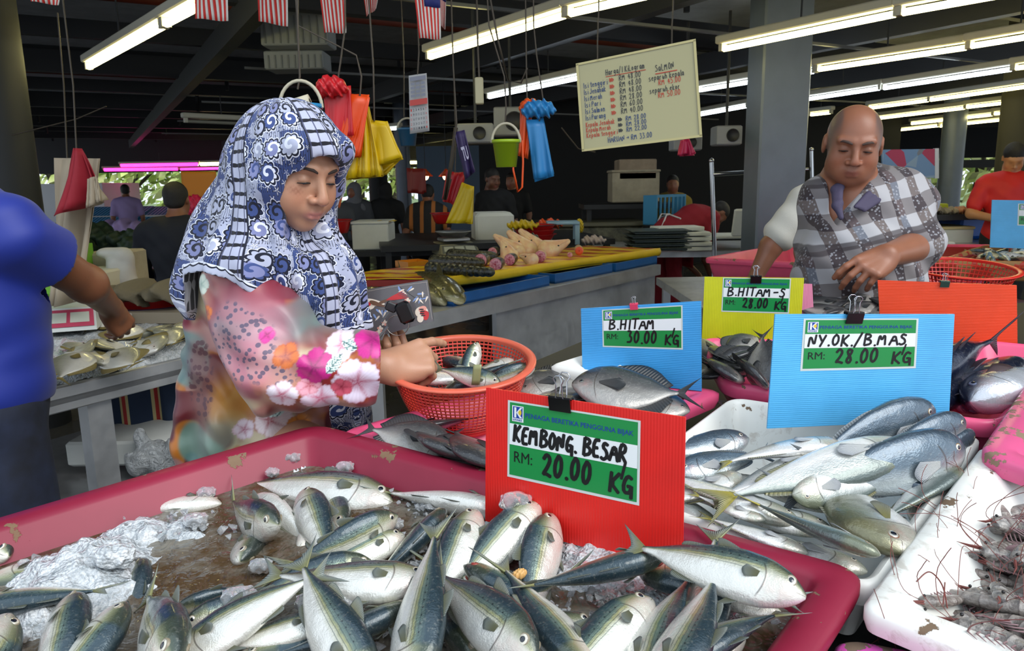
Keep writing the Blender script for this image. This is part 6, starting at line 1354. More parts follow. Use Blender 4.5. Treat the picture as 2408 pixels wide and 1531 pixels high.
def bwarp(X, Y, Z):
 arm = np.clip((X - at(620, 850, 1.5).x) / .1, 0, 1); w = .0065 * np.sin(X * 44 + Z * 36 + np.sin(Z * 17) * 2) * np.sin(Z * 24 - X * 14 + 1) + .0035 * np.sin(Z * 75 + X * 50 + 2 * np.sin(X * 30)) * np.sin(X * 33 - Z * 12)
 t_ = np.clip((at(560, 850, 1.7).z - Z) / .1, 0, 1) * (1 - arm); return w + t_ * .011 * np.sin(X * 52 + np.sin(Z * 9) * 1.2)
def lerp3(C, mk, c): C[:] = C * (1 - mk[:, None]) + np.array(lin(c)) * mk[:, None]
FL = [(676, 918, 34, 'f1e6f0', 'b5325c', 5), (752, 940, 40, 'ecdcec', 'c23c66', 5), (835, 906, 56, 'ece0f2', 'a8204c', 5), (793, 822, 34, 'f4e6ee', 'c84a70', 5), (730, 903, 25, 'eaa9b8', 'a8283c', 6), (864, 812, 42, 'd0208c', '7a0a50', 6), (742, 861, 40, 'c81e84', '6e0a48', 6), (680, 832, 28, 'd8743a', '8a1f28', 5), (630, 786, 17, 'd83a98', '8a1054', 4), (529, 718, 17, 'd9762c', '8a2a30', 4), (646, 975, 46, 'ecd8d8', '9a1c30', 5), (500, 660, 24, 'dfe6d4', '8fa898', 5), (585, 1000, 26, 'e4d2d8', '9a3050', 5), (700, 1000, 26, 'd98a3a', '7a2a28', 5), (800, 915, 24, 'd45a70', '8a1c34', 5)]
LV = [(784, 858, 24, .9), (812, 822, 20, -.5), (608, 1010, 22, .3), (560, 760, 0, 0)]
SPOT = []
def bcol(P):
 x, y, z = P[:, 0], P[:, 1], P[:, 2]; n = len(P); a = (x - HC.x) * 1.0 + y * .35; s_ = lambda f, k: vnoise(a * f + 7 * k, z * f + 3 * k, k)
 C = np.tile(np.array(lin('c99a92')), (n, 1)) * .85; s1 = s_(9, 1) * .6 + s_(22, 2) * .3 + s_(50, 3) * .1; s2 = s_(8, 4) * .6 + s_(25, 5) * .4; s3 = s_(11, 6) * .7 + s_(40, 7) * .3
 def D(px, py, r, Y=1.5, e=1.0): q = at(px, py, Y); return np.exp(-((((x - q.x) ** 2 + (z - q.z) ** 2 * e) / (r * .00092) ** 2)))
 lerp3(C, sm(.42, .56, s1), '96283f'); lerp3(C, sm(.54, .64, s2), 'd0c4a8'); lerp3(C, sm(.56, .66, s3), 'c07f28'); lerp3(C, sm(.60, .68, s_(14, 8)), '741428'); lerp3(C, sm(.60, .70, s_(10, 9)) * .85, '6f9a94')
 lerp3(C, np.clip(D(590, 700, 75) * 1.3, 0, .9) * sm(.2, .6, s_(20, 10) + .2), '98304a'); lerp3(C, np.clip(D(650, 760, 45), 0, .7), 'cf94a2'); lerp3(C, np.clip(D(470, 700, 45, 1.6) * 1.2, 0, .8), 'ded8b0')
 lerp3(C, np.clip(D(770, 850, 70) * 1.2, 0, .9) * sm(.3, .5, s_(30, 11) + .1), 'a01c2c'); lerp3(C, np.clip(D(690, 885, 50), 0, .85), 'c6832a'); lerp3(C, np.clip(D(560, 930, 60, 1.62) * 1.2, 0, .85), 'cd9a48'); lerp3(C, np.clip(D(540, 1000, 40, 1.62), 0, .6), '9fb4a8'); lerp3(C, np.clip(D(880, 880, 30), 0, .7), '8e1020')
 # leopard spots: jittered cells on the cloth
 z1 = np.clip(D(590, 800, 62) * 1.6 + D(690, 860, 40) * .6 + D(560, 740, 40) * .5, 0, 1); lerp3(C, np.clip(z1 * 1.2, 0, .6), 'c9a9b0'); lerp3(C, np.clip(D(610, 850, 50), 0, .5), 'd890a0')
 z2 = np.clip(D(492, 870, 34, 1.64, .12) * 1.5, 0, 1) * (y < 1.72) * sm(at(480, 800, 1.62).z + .05, at(480, 800, 1.62).z - .02, z); lerp3(C, z2 * .8, '8a5a58'); SPOT.append(np.stack([sm(.25, .5, z1), sm(.3, .5, z2), z2 * 0], 1)); SPOT.append(None)
 C[:] = np.clip(C, 0, 1) ** 1.3
 for (px, py, r, c1, c2, k) in FL:
  Yc = 1.45 if px > 600 and py < 960 else 1.6; q = at(px, py, Yc); dx, dz = x - q.x, z - q.z; rr = r * .00088; d = np.hypot(dx, dz); th = np.arctan2(dz, dx) + px
  R = rr * (.80 + .20 * np.abs(np.cos(th * k / 2)) ** .6 + .03 * np.sin(th * 23)); m = sm(R + .0015, R - .0015, d) * (y < 1.66 if Yc < 1.5 else y < 1.72)
  q_ = np.clip(d / rr, 0, 1); pc = np.array(lin(c1)) * (1 - .10 * np.abs(np.sin(th * k * 3)))[:, None]; cc_ = np.array(lin(c2)); ray_ = np.clip((.55 - q_ + .25 * np.abs(np.cos(th * k / 2 + 1.57)) ** 6) * 1.6, 0, 1) * (.55 + .45 * np.abs(np.sin(th * k * 2)))
  ed = sm(R - .0045, R - .0015, d) * .22 + (np.abs(np.cos(th * k / 2)) < .10) * .35; pc = pc * (1 - ray_[:, None]) + cc_ * ray_[:, None]; pc = pc * (1 - ed[:, None]) + cc_ * ed[:, None]; C[:] = C * (1 - m[:, None]) + pc * m[:, None]; SPOT[0] *= (1 - m[:, None])
 for (px, py, r, an) in LV:
  if r == 0: continue
  q = at(px, py, 1.45); dx, dz = x - q.x, z - q.z; U = (dx * math.cos(an) + dz * math.sin(an)) / (r * .00088); V = (-dx * math.sin(an) + dz * math.cos(an)) / (r * .00088); m = sm(1.04, .96, np.abs(V) * 1.7 + U * U) * (np.abs(U) < 1) * (y < 1.6)
  lerp3(C, m, 'cfe4dc'); lerp3(C, m * ((np.sin((U * 1.0 - np.abs(V)) * 22) > .55) | (np.abs(V) < .05)), '2f5a5c')
 return np.clip(C, 0, 1)
bm_ = NT('floral_satin'); va = bm_.n('VertexColor', layer_name='Col'); vb = bm_.n('VertexColor', layer_name='Spot'); ss = bm_.n('SeparateColor'); bm_.set(ss.inputs[0], vb.outputs[0]); g = va.outputs[0]
for sc_f, ch, cc_, rr_ in ((72.0, 0, '4a4660', .42), (62.0, 1, '4a1824', .46)):
 vo = bm_.n('TexVoronoi', i_Scale=sc_f, i_Vector=bm_.coord('Object', (1, .5, 1.15))); g = bm_.mix(bm_.math('MULTIPLY', bm_.ramp(vo.outputs[0], [(rr_ - .08, .85), (rr_, 0.)]), ss.outputs[ch]), g, lin(cc_))
bm_.base(g); bm_.p(Roughness=.38, Sheen_Weight=.2)
bo = wrel(BL.mesh(.0030, 'blouse', bm_.m, warp=bwarp, cut=bcut, col=bcol)); set_col(bo.data, SPOT[0], 'Spot')
SK = SDF().cap((fx, fy, .66), (fx, fy, .16), .17, .22, k=.03).cap((fx + .1, fy - .1, .7), (fx + .12, fy - .12, .2), .08, .1, k=.06); wrel(SK.mesh(.008, 'skirt', mat('skirt', '7a3a48', .6), warp=lambda X, Y, Z: .012 * np.sin(np.arctan2(Y - fy, X - fx) * 14)))
# ---- purse and keys in her left hand ----
wal = Sheet(at(827, 686, 1.742), at(1005, 658, 1.742), at(1019, 755, 1.728), at(852, 802, 1.728)); pe = empty('purse', (0, 0, 0), 'long grey purse with printed birds and blossoms in her left hand', 'purse')
b = MB(); nn = 18
def wp_(u, v, d):
 e_ = .045; uu = min(max(u, e_), 1 - e_); return wal(u, v, d * (1 - max(0, abs(u - .5) - .47) / .03 * .5) * (1 - max(0, abs(v - .5) - .44) / .06 * .5))
b.grid(lambda u, v: wp_(u, v, 0), nn, 10).grid(lambda u, v: wp_(1 - u, v, -.024), nn, 10)
for (u0, v0, u1, v1) in ((0, 0, 1, 0), (1, 0, 1, 1), (1, 1, 0, 1), (0, 1, 0, 0)): b.grid(lambda u, v: wp_(u0 + (u1 - u0) * u, v0 + (v1 - v0) * u, -.024 * v - (0)) , nn, 3)
pur = NT('grey_leather'); pur.base((.105, .095, .10)); pur.p(Roughness=.32, Coat_Weight=.3); pur.bump(pur.noise(pur.coord(), 500, 2).outputs[0], .15, .001); b.build('purse_body', pur.m, pe)
pm_ = [mat('print_cream', 'e6d6c4', .35), mat('print_red', 'c0282c', .35), mat('print_blue', '7f95c4', .35), mat('print_brown', '6a4a36', .35), mat('print_dark', '2a2426', .4), mat('print_pink', 'e29a8a', .35)]
b = MB()
def blob(cx, cy, rx, ry, an, mi, d=.0006, tp=1.0, n_=18):
 pts = []
 for i in range(n_):
  a = 2 * math.pi * i / n_; x_ = math.cos(a) * rx; y_ = math.sin(a) * ry * (1 + (tp - 1) * (math.cos(a) * .5 + .5)); pts.append(wal(cx + (x_ * math.cos(an) - y_ * math.sin(an)) / wal.W, cy + (x_ * math.sin(an) + y_ * math.cos(an)) / wal.H, d))
 b.add(pts[::-1], [tuple(range(n_))], mi)
blob(.26, .30, .026, .011, .3, 0, tp=.4); blob(.20, .33, .012, .010, 0, 0); blob(.17, .30, .008, .005, .3, 1, .0008); blob(.30, .34, .020, .007, .5, 3, .0009, .3); blob(.42, .30, .02, .005, -.2, 3, .0008, .2)
for i in range(5): blob(.55 + .012 * i, .27 + .045 * (i - 2) * .5, .024, .0024, -.12 + .1 * (i - 2), 1, .0010 + i * .0001, .4)
blob(.86, .72, .016, .014, .3, 0); blob(.88, .66, .010, .008, 0, 5, .0008); blob(.90, .80, .010, .018, -.4, 1, .0009, .5); blob(.83, .86, .008, .010, 0, 0, .001)
for i in range(4): blob(.865 + .008 * (i % 2), .66 + .05 * i, .006, .0018, .2, 4, .0011)
for (cx, cy) in ((.30, .50), (.34, .56), (.39, .52), (.62, .12), (.66, .18), (.75, .14), (.89, .30), (.93, .42), (.86, .45), (.24, .60), (.80, .40)): blob(cx, cy, .009, .0035, random.uniform(0, 3), 2, .0007, .2); blob(cx + .02, cy + .03, .008, .003, random.uniform(0, 3), 0, .0008, .2)
for (cx, cy) in ((.27, .86), (.34, .75), (.24, .93), (.12, .12), (.70, .40)): [blob(cx + .018 * math.cos(a), cy + .035 * math.sin(a), .0045, .003, a, 5 if k_ % 2 else 0, .0008 + .0001 * k_) for k_, a in enumerate(np.linspace(0, 6.28, 6)[:-1])]
wal.stroke(b, [(.62, .05), (.72, .22), (.80, .36), (.97, .42)], .0012, .0007, 4); wal.stroke(b, [(.36, .50), (.34, .62), (.30, .78)], .001, .0007, 4); wal.stroke(b, [(.0, .05), (.5, .03), (1, .05)], .0004, .0007, 0); wal.stroke(b, [(.985, .05), (.985, .95)], .0004, .0007, 0)
b.build('printed_pattern', pm_, pe)
ke = empty('car_keys', (0, 0, 0), 'black car key and remote with metal keys in her left hand', 'keys'); b = MB()
kf = at(952, 735, 1.70); b.box((0, 0, 0), (.036, .014, .052), M=frame(kf, x=(1, 0, .35), z=(.2, -.1, 1)), bev=.012); b.box((0, 0, 0), (.026, .010, .022), M=frame(at(920, 722, 1.705), x=(1, 0, -.45), z=(.4, 0, 1)), bev=.003); b.build('key_fob', mat('black_plastic', '17181a', .3), ke)
b = MB()
for (p0, p1) in (((915, 733), (897, 757)), ((912, 768), (890, 794)), ((905, 775), (896, 800))): a_, c_ = at(*p0, 1.70), at(*p1, 1.695); b.box((0, 0, 0), ((a_ - c_).length, .0015, .006), M=frame((a_ + c_) / 2, x=a_ - c_, z=(1, 0, .6)))
b.tube([at(935 + 26 * math.cos(t), 765 + 24 * math.sin(t), 1.715) for t in np.linspace(0, 6.28, 20)], .001, 5, closed=True); b.build('metal_keys', mat('steel_key', 'b4b2a8', .25, 1.0), ke)
# ================= the bald man in the checked shirt =================
def bald_man():
 MY = 2.40; MH = fr((0, 0, 0), (-.30, -.90, -.30), (.0, -.28, .95)); ks = 0.985
 MH.translation = at(2013, 352, MY - .10) - MH.to_3x3() @ Vector((0, .088, .012)) * ks; Mk = MH @ Matrix.Scale(ks, 4)
 e = empty('person', (1.15, 2.5, 0), 'bald man in a checked short sleeved shirt looking down at the fish', 'person')
 def rel(o): o.parent = e; o.matrix_parent_inverse = Matrix.Translation(-e.location); return o
 sR, sL = at(1950, 478, 2.47), at(2120, 482, 2.43); c1, c2, c3 = at(2035, 520, 2.46), at(2020, 650, 2.43), at(2015, 790, 2.47)
 eR, wR_ = at(1903, 590, 2.52), at(1903, 668, 2.38); eL, wL = at(2160, 578, 2.32), at(2086, 600, 2.13)
 S = head_sdf(wide=1.04, nose=1.25, jaw=1.2).xf(MH, 1.0)
 S = head_sdf(wide=1.06, nose=1.28, jaw=1.2);
 S.cap((-.022, .060, -.07), (.022, .060, -.07), .03, .03, k=.02); S = S.xf(Matrix(MH), 1.0) if False else S
 S2 = SDF()
 A = np.array(MH); R = A[:3, :3]; T = A[:3, 3]
 for q in S.p:
  if q[0] == 'c': S2.p.append(('c', R @ (q[1] * ks) + T, R @ (q[2] * ks) + T, q[3] * ks, q[4] * ks, q[5], q[6]))
  else: S2.p.append(('e', R @ (q[1] * ks) + T, q[2] * ks, R if q[3] is None else R @ q[3], 0, q[5], q[6]))
 S = S2; nk = at(2025, 470, 2.46); S.cap(Mk @ Vector((0, -.035, -.09)), nk, .062, .075, k=.03)
 B = SDF().chain([sR, at(2030, 485, 2.47), sL], [.085, .11, .085], k=.06).chain([c1, c2, c3], [.145, .165, .16], k=.07).ell(at(2010, 640, 2.36), (.15, .13, .15), k=.08)
 S.join(B); S.chain([sR, eR, wR_], [.055, .046, .033], k=.02).chain([sL, eL, wL], [.058, .050, .033], k=.02)
 dh = (at(2050, 622, 2.10) - wL).normalized(); M1 = fr(wL, dh, (-.25, -.75, .55)); S.join(hand_sdf([(.35, .5, .35), (.55, .6, .4), (.75, .7, .4), (.9, .7, .4)], thumb=(.5, .9, -.55), sx=-1).xf(M1, 1.12))
 M2 = fr(wR_, (.15, -.3, -.95), (-.5, -.6, .3)); S.join(hand_sdf([(.3, .4, .3)] * 4, sx=1).xf(M2, 1.1))
 for g in (-1, 1): S.chain([(c3.x + g * .1, 2.47, .92), (c3.x + g * .11, 2.48, .5), (c3.x + g * .12, 2.5, .08)], [.10, .062, .045], k=.03).cap((c3.x + g * .12, 2.48, .05), (c3.x + g * .13, 2.34, .04), .042, .035)
 def ex(C, x, y, z, blend):
  hr = (np.abs(x) < .079) * sm(.040, .052, np.abs(x)) * sm(.085, .02, y) * sm(-.045, -.02, z) * (1 - .55 * sm(.10, .125, z)); hr = np.maximum(hr, sm(-.02, -.06, y) * sm(-.07, -.04, z) * .9); blend(np.clip(hr, 0, .8), '5d5550')
  ms = np.exp(-((np.abs(x) - .012) / .014) ** 2 - ((z + .046) / .006) ** 2) * (y > .08) * .15; blend(ms, '55453f')
 rel(S.mesh(.004, 'body', skin_m, col=skin_col('96634a', Mk, '7c473c', ex)))
 n0 = len(e.children); face_bits(e, Mk, w=1.06, brow=mat('grey_brow', '4a3830', .8), open_=.2); [rel(c) for c in list(e.children)[n0:]]
 pl = NT('checked_cloth'); co = pl.coord('Object', rot=(0, math.radians(14), 0)); s3 = pl.n('SeparateXYZ', i_Vector=co); wv = pl.noise(pl.coord(), 5, 2)
 xx = pl.math('ADD', s3.outputs[0], pl.math('MULTIPLY', wv.outputs[0], .05)); zz = pl.math('ADD', s3.outputs[2], pl.math('MULTIPLY', wv.outputs[0], .04)); a = pl.math('SINE', pl.math('MULTIPLY', xx, 84.0)); b = pl.math('SINE', pl.math('MULTIPLY', zz, 66.0))
 a, b = pl.math('ADD', a, .45), pl.math('ADD', b, .45); fa = pl.ramp(a, [(.48, 0.), (.53, 1.)]); fb_ = pl.ramp(b, [(.48, 0.), (.53, 1.)]); a2 = pl.math('SINE', pl.math('MULTIPLY', xx, 42.0)); alt = pl.ramp(a2, [(.48, 0.), (.53, 1.)])
 w_ = lin('b2b0b2'); d1 = pl.mix(alt, lin('6d625f'), lin('70747e')); d2 = pl.mix(alt, lin('3a2f33'), lin('5d4f50'))
 g = pl.mix(fa, pl.mix(fb_, w_, lin('7c7676')), pl.mix(fb_, d1, d2)); mo = pl.n('TexVoronoi', i_Scale=95.0); sb = pl.math('MULTIPLY', pl.ramp(mo.outputs[0], [(.25, 1.), (.4, 0.)]), pl.math('MULTIPLY', fa, .55)); pl.set(mo.inputs['Vector'], pl.coord())
 st = pl.ramp(pl.math('SINE', pl.math('MULTIPLY', zz, 33.0)), [(.9, 0.), (.94, .8), (.98, .8)]); g = pl.mix(st, g, lin('342a2e')); pl.base(pl.mix(sb, g, lin('b9bac0'))); pl.p(Roughness=.75, Sheen_Weight=.15); pl.bump(pl.noise(pl.coord(), 500, 2).outputs[0], .1, .001)
 C = B.inflate(.016); C.cap(sR, sR.lerp(eR, .75), .072, .066, k=.03); C.cap(sL, sL.lerp(eL, .92), .074, .080, k=.03); C.cap(nk, at(2030, 480, 2.46), .065, .09, k=.03)
 vt = at(1983, 520, 2.30); v1, v2 = at(1975, 425, 2.28), at(2045, 425, 2.28)
 zc = at(2000, 790, 2.4).z; rel(C.mesh(.0045, 'shirt', pl.m, warp=wrinkle(0, .006, 26, 16, 30, 3.1), cut=lambda X, Y, Z: np.maximum(zc - Z + 0 * X, np.minimum(np.minimum(X - vt.x + .014, ((Z - vt.z) * .78 - (X - vt.x)) * .8), 2.46 - Y))))
 colm = mat('collar_purple', '474058', .75, bump=.2, bscale=400); b = MB()
 cs_ = SDF()
 for dx, dz_ in ((0, 0), (16, 6), (30, 14)): cs_.chain([at(2056 + dx * .6, 388 + dz_, 2.50), at(2078 + dx, 412 + dz_, 2.405 - dx * .0004), at(2052 + dx, 446 + dz_, 2.335 - dx * .0004), at(2012 + dx * .7, 486 + dz_ * .6, 2.285)], [.013, .012, .010, .006], k=.012)
 for dx, dz_ in ((0, 0), (-12, 6)): cs_.chain([at(1992 + dx, 420 + dz_, 2.42), at(1975 + dx, 440 + dz_, 2.36), at(1974 + dx * .8, 478 + dz_, 2.30), at(1978, 512, 2.28)], [.012, .011, .009, .005], k=.012)
 rel(cs_.mesh(.004, 'collar', colm))
 b = MB(); b.tube([wR_ + Vector((.034 * math.cos(t), .034 * math.sin(t), .01)) for t in np.linspace(0, 6.28, 24)], .006, 6, closed=True); b.ell(wR_ + Vector((-.02, -.03, .01)), (.016, .01, .016), 12, 8); w = b.build('wristwatch', mat('steel', 'a9abb0', .25, 1.0), label='steel wristwatch on the bald man\'s hidden arm', cat='watch')
 T_ = SDF()
 for g in (-1, 1): T_.chain([(c3.x + g * .1, 2.47, 1.0), (c3.x + g * .11, 2.48, .5), (c3.x + g * .12, 2.5, .1)], [.13, .08, .065], k=.04)
 rel(T_.mesh(.008, 'trousers', mat('dark_trousers', '23252c', .8)))
bald_man()
cm = lambda n, c, **k: mat(n, c, .8, bump=.15, bscale=300, **k)
# person in white behind him
wc = at(2004, 500, 2.98); e, MH_, AR_, L_ = figure('person in a white shirt behind the bald man reaching down to the left', (wc.x, 2.98, 0), .12, 1.71, '8a5b43', cm('white_cloth', 'd9d5c8'), cm('grey_trousers', '33343a'), 'short', arms=[(Vector((-.33, .0, 1.20)), Vector((-.40, -.02, 1.08))), (Vector((.27, 0, 1.12)), Vector((.25, .08, .90)))], vox=.006, bend=.0, headdir=(.1, .97, -.1))
# man in the blue shirt at the left
blue_t = mat('blue_jersey', '152a86', .6, Sheen_Weight=.1); jeans = NT('dark_jeans'); jn = jeans.noise(jeans.coord(), 9, 5); jeans.base(jeans.ramp(jn.outputs[0], [(.3, lin('10141f')), (.75, lin('26304a'))])); jeans.p(Roughness=.85); jeans.bump(jeans.noise(jeans.coord(), 500, 2).outputs[0], .3, .001)
def blue_man():
 e = empty('person', (-1.42, 1.95, 0), 'man in a bright blue shirt and dark jeans picking pomfrets, seen from behind', 'person')
 def rel(o): o.parent = e; o.matrix_parent_inverse = Matrix.Translation(-e.location); return o
 Fd = Vector((.45, .89, 0)); Rt = Vector((.89, -.45, 0)); cx = Vector((-1.43, 1.93, 0)); P = lambda r, f, z: cx + Rt * r + Fd * f + Vector((0, 0, z))
 MH = fr(P(-.16, .10, 1.60), (.35, .85, -.35), (.1, .2, .95)); S = head_sdf().xf(MH); S.cap(MH @ Vector((0, -.035, -.10)), P(-.08, .03, 1.44), .055, .062, k=.03)
 T = SDF().chain([P(-.19, 0, 1.38), P(0, -.01, 1.40), P(.17, .02, 1.375)], [.075, .09, .075], k=.06).chain([P(0, 0, 1.32), P(0, 0, 1.12), P(0, -.01, .97)], [.15, .14, .145], k=.06).ell(P(.06, 0, 1.2), (.13, .13, .18), k=.06)
 S.join(T); sh, el, wr = P(.21, .02, 1.36), at(205, 668, 2.12), at(262, 725, 2.34)
 S.chain([sh, el, wr], [.062, .05, .033], k=.03); Mh = fr(wr, (.10, .55, -.82), (.6, -.6, .5)); S.join(hand_sdf([(.5, .7, .4), (.6, .8, .4), (.7, .8, .4), (.8, .8, .4)], thumb=(.6, .7, -.6), sx=1).xf(Mh, 1.08)).cap(wr, Mh @ Vector((0, .03, 0)), .031, .026, k=.02)
 S.chain([P(-.21, .02, 1.36), P(-.28, .0, 1.08), P(-.30, .02, .84)], [.06, .048, .032], k=.03).join(hand_sdf([(.3, .4, .3)] * 4, sx=-1).xf(fr(P(-.30, .02, .84), (0, 0, -1), (-1, 0, 0))))
 Lg = SDF().ell(P(0, -.02, .93), (.175, .16, .13), k=.05)
 for g in (-1, 1): Lg.chain([P(g * .095, -.01, .90), P(g * .115, .01, .50), P(g * .12, -.02, .08)], [.105, .085, .07], k=.04)
 S.join(Lg.inflate(-.02)); rel(S.mesh(.005, 'body', skin_m, col=skin_col('7d5138', MH)))
 C = T.inflate(.022).cap(sh, sh.lerp(el, .38), .088, .092, k=.03).cap(P(-.21, .02, 1.36), P(-.245, .045, 1.2), .085, .085, k=.03).ell(P(.02, -.02, .98), (.185, .165, .10), k=.06)
 sc_ = sh.lerp(el, .40); sn_ = (el - sh).normalized()
 def ct(X, Y, Z):
  d = (X - sc_.x) * sn_.x + (Y - sc_.y) * sn_.y + (Z - sc_.z) * sn_.z; r = np.sqrt((X - sc_.x - d * sn_.x) ** 2 + (Y - sc_.y - d * sn_.y) ** 2 + (Z - sc_.z - d * sn_.z) ** 2); return np.maximum(np.where((r < .098) & (d < .11), d, -1.0), .905 + (X + 1.4) * .10 - Z)
 rel(C.mesh(.0055, 'shirt', blue_t, warp=lambda X, Y, Z: .004 * np.sin(Z * 34 + X * 22 + 2 * np.sin(X * 9)) * np.clip((1.3 - Z) * 3, .15, 1) + .004 * np.sin(X * 26 - Z * 31 + np.sin(Z * 20)) * np.sin(Z * 19), cut=ct))
 rel(Lg.mesh(.007, 'trousers', jeans.m, warp=lambda X, Y, Z: .005 * np.sin(Z * 30 + X * 20) * np.sin(X * 35)))
 pk = Sheet(P(.045, -.172, .93), P(.165, -.15, .925), P(.165, -.165, .79), P(.055, -.178, .79)); b = MB(); pk.rect(b, 0, 0, 1, 1, .004, 0, .006); rel(b.build('back_pocket', jeans.m))
 rel(SDF().ell(MH @ Vector((0, -.018, .046)), (.083, .101, .089), np.array(MH.to_3x3())).ell(MH @ Vector((0, .085, -.045)), (.08, .07, .085), np.array(MH.to_3x3()), op='-').mesh(.006, 'hair', hair_m))
blue_man()
def fig(px, Y, yaw, h, label, **k):
 p = at(px, 500, Y); return figure(label, (p.x, Y, 0), yaw, h, **k)
navy_c = cm('navy_cloth', '0d111c'); blk = cm('black_cloth', '101114'); red_cl = cm('red_cloth', '8e1220'); grey_c = cm('grey_cloth', '4b4e55')
fig(415, 4.6, 0.12, 1.50, 'heavy person in dark navy clothes with apron strings, seen from behind', top=navy_c, bottom=navy_c, sleeve='long', wide=1.15, vox=.012, apron=(cm('navy_apron', '141a28'), cm('cream_string', '8f8a76')), arms=[((-.28, .12, 1.08), (-.2, .35, .98)), ((.28, .12, 1.08), (.2, .35, .98))])
jersey = NT('red_jersey'); jersey.base(lin('d0201c')); jersey.p(Roughness=.6)
fig(2368, 6.6, 2.75, 1.72, 'man in a red football jersey far right at another stall', top=jersey.m, bottom=blk, vox=.011, skin='c08a5c', arms=[((-.28, .06, 1.12), (-.12, .25, 1.05)), ((.28, .06, 1.12), (.1, .26, 1.08))], headdir=(-.3, -.75, -.55))
fig(1163, 8.4, 2.6, 1.62, 'young man in dark clothes looking down beside the hanging pouch', top=blk, bottom=blk, vox=.010, skin='6a4634', headdir=(.5, -.8, -.2))
p = at(1640, 520, 7.6); figure('person in red bending over with white apron strings', (p.x - .30, 7.6, 0), -1.2, 1.70, top=red_cl, bottom=red_cl, sleeve='long', bend=1.25, vox=.012, apron=(cm('red_apron', 'a01828'), cm('white_string', 'd9d7d2')), wide=1.1, arms=[((-.22, .35, 1.15), (-.1, .6, 1.25)), ((.22, .35, 1.15), (.1, .6, 1.25))])
stp = NT('striped_shirt'); sx_ = stp.n('SeparateXYZ', i_Vector=stp.coord()); stp.base(stp.mix(stp.ramp(stp.math('SINE', stp.math('MULTIPLY', sx_.outputs[0], 52.0)), [(.45, 0.), (.55, 1.)]), lin('1b1a1a'), lin('a8652a'))); stp.p(Roughness=.8)
fig(1002, 8.0, 0.0, 1.50, 'stooping person in an orange and black striped shirt, seen from behind', top=stp.m, bottom=blk, vox=.015, bend=.35)
fig(783, 8.2, 0.3, 1.48, 'dark haired person just right of the headscarf under the trees', top=grey_c, bottom=blk, vox=.018)
fig(838, 9.5, 2.8, 1.50, 'person in a grey headscarf in the far crowd', top=grey_c, bottom=blk, scarf=cm('grey_scarf', '6e7078'), hair=None, vox=.018)
fig(908, 9.5, 0.0, 1.50, 'person in a black headscarf before the far dark pillar', top=blk, bottom=blk, scarf=blk, hair=None, vox=.018)
fig(1580, 9.0, 3.0, 1.52, 'person in yellow far behind the stacked foam boxes', top=cm('mustard_cloth', '8a7420'), bottom=blk, vox=.018)
fig(300, 13.0, 0.5, 1.55, 'person in lilac in the sunny street at the left', top=cm('lilac', 'a893c8'), bottom=cm('pink_cloth', 'c85a80'), vox=.022)
fig(1205, 10.5, 2.9, 1.6, 'small dim person behind the green bucket', top=blk, bottom=blk, vox=.02)
# ================= middle counter and what stands on it =================
MZ = .86; KF = 1.37
def quad_slab(C, th, m, name, parent=None, bev=0.0, **k):
 b = MB(); n = len(C); V = [Vector(c) for c in C]; D = Vector((0, 0, -th)); A = sum(V[i - 1].x * V[i].y - V[i].x * V[i - 1].y for i in range(n))
 if A < 0: V = V[::-1]
 b.add(V + [v + D for v in V], [tuple(range(n)), tuple(range(n, 2 * n))[::-1]] + [(i, i + n, (i + 1) % n + n, (i + 1) % n) for i in range(n)]); return b.build(name, m, parent, **k)
E1 = on(975, 745, MZ); E2 = on(1554, 622, MZ); dE = (E2 - E1).normalized(); E0 = E1 - dE * .75; nE = Vector((-dE.y, dE.x, 0))
ce = empty('steel_counter', E1, 'long stainless steel counter behind the woman with a panel front', 'counter')
def crel(o): o.matrix_parent_inverse = Matrix.Translation(-E1); return o
crel(quad_slab([E0, E2, E2 + nE * 1.15, E0 + nE * 1.15], .075, stm, 'counter_top', ce))
pA = on(1170, 700, MZ); pA = E1 + dE * (pA - E1).dot(dE)
b = MB(); c = (pA + E2) / 2; b.box((0, 0, 0), ((E2 - pA).length, .03, .78), M=frame((c.x + nE.x * .06, c.y + nE.y * .06, .39), x=dE, z=(0, 0, 1))); crel(b.build('front_panel', stm, ce))
for q in (E0, E0 + nE * 1.1, E1 - dE * .2): b = MB(); b.box((0, 0, .39), (.06, .06, .78), M=Matrix.Translation((q.x + nE.x * .06, q.y + nE.y * .06, 0))); crel(b.build('leg', stm, ce))
def mid(u, v, z=0.0): q = E1 + dE * u + nE * v; return Vector((q.x, q.y, MZ + z))
def onm(px, py, z=0.0): return on(px, py, MZ + z)
bluep = mat('blue_plastic', '1d5c9e', .35, var=.15)
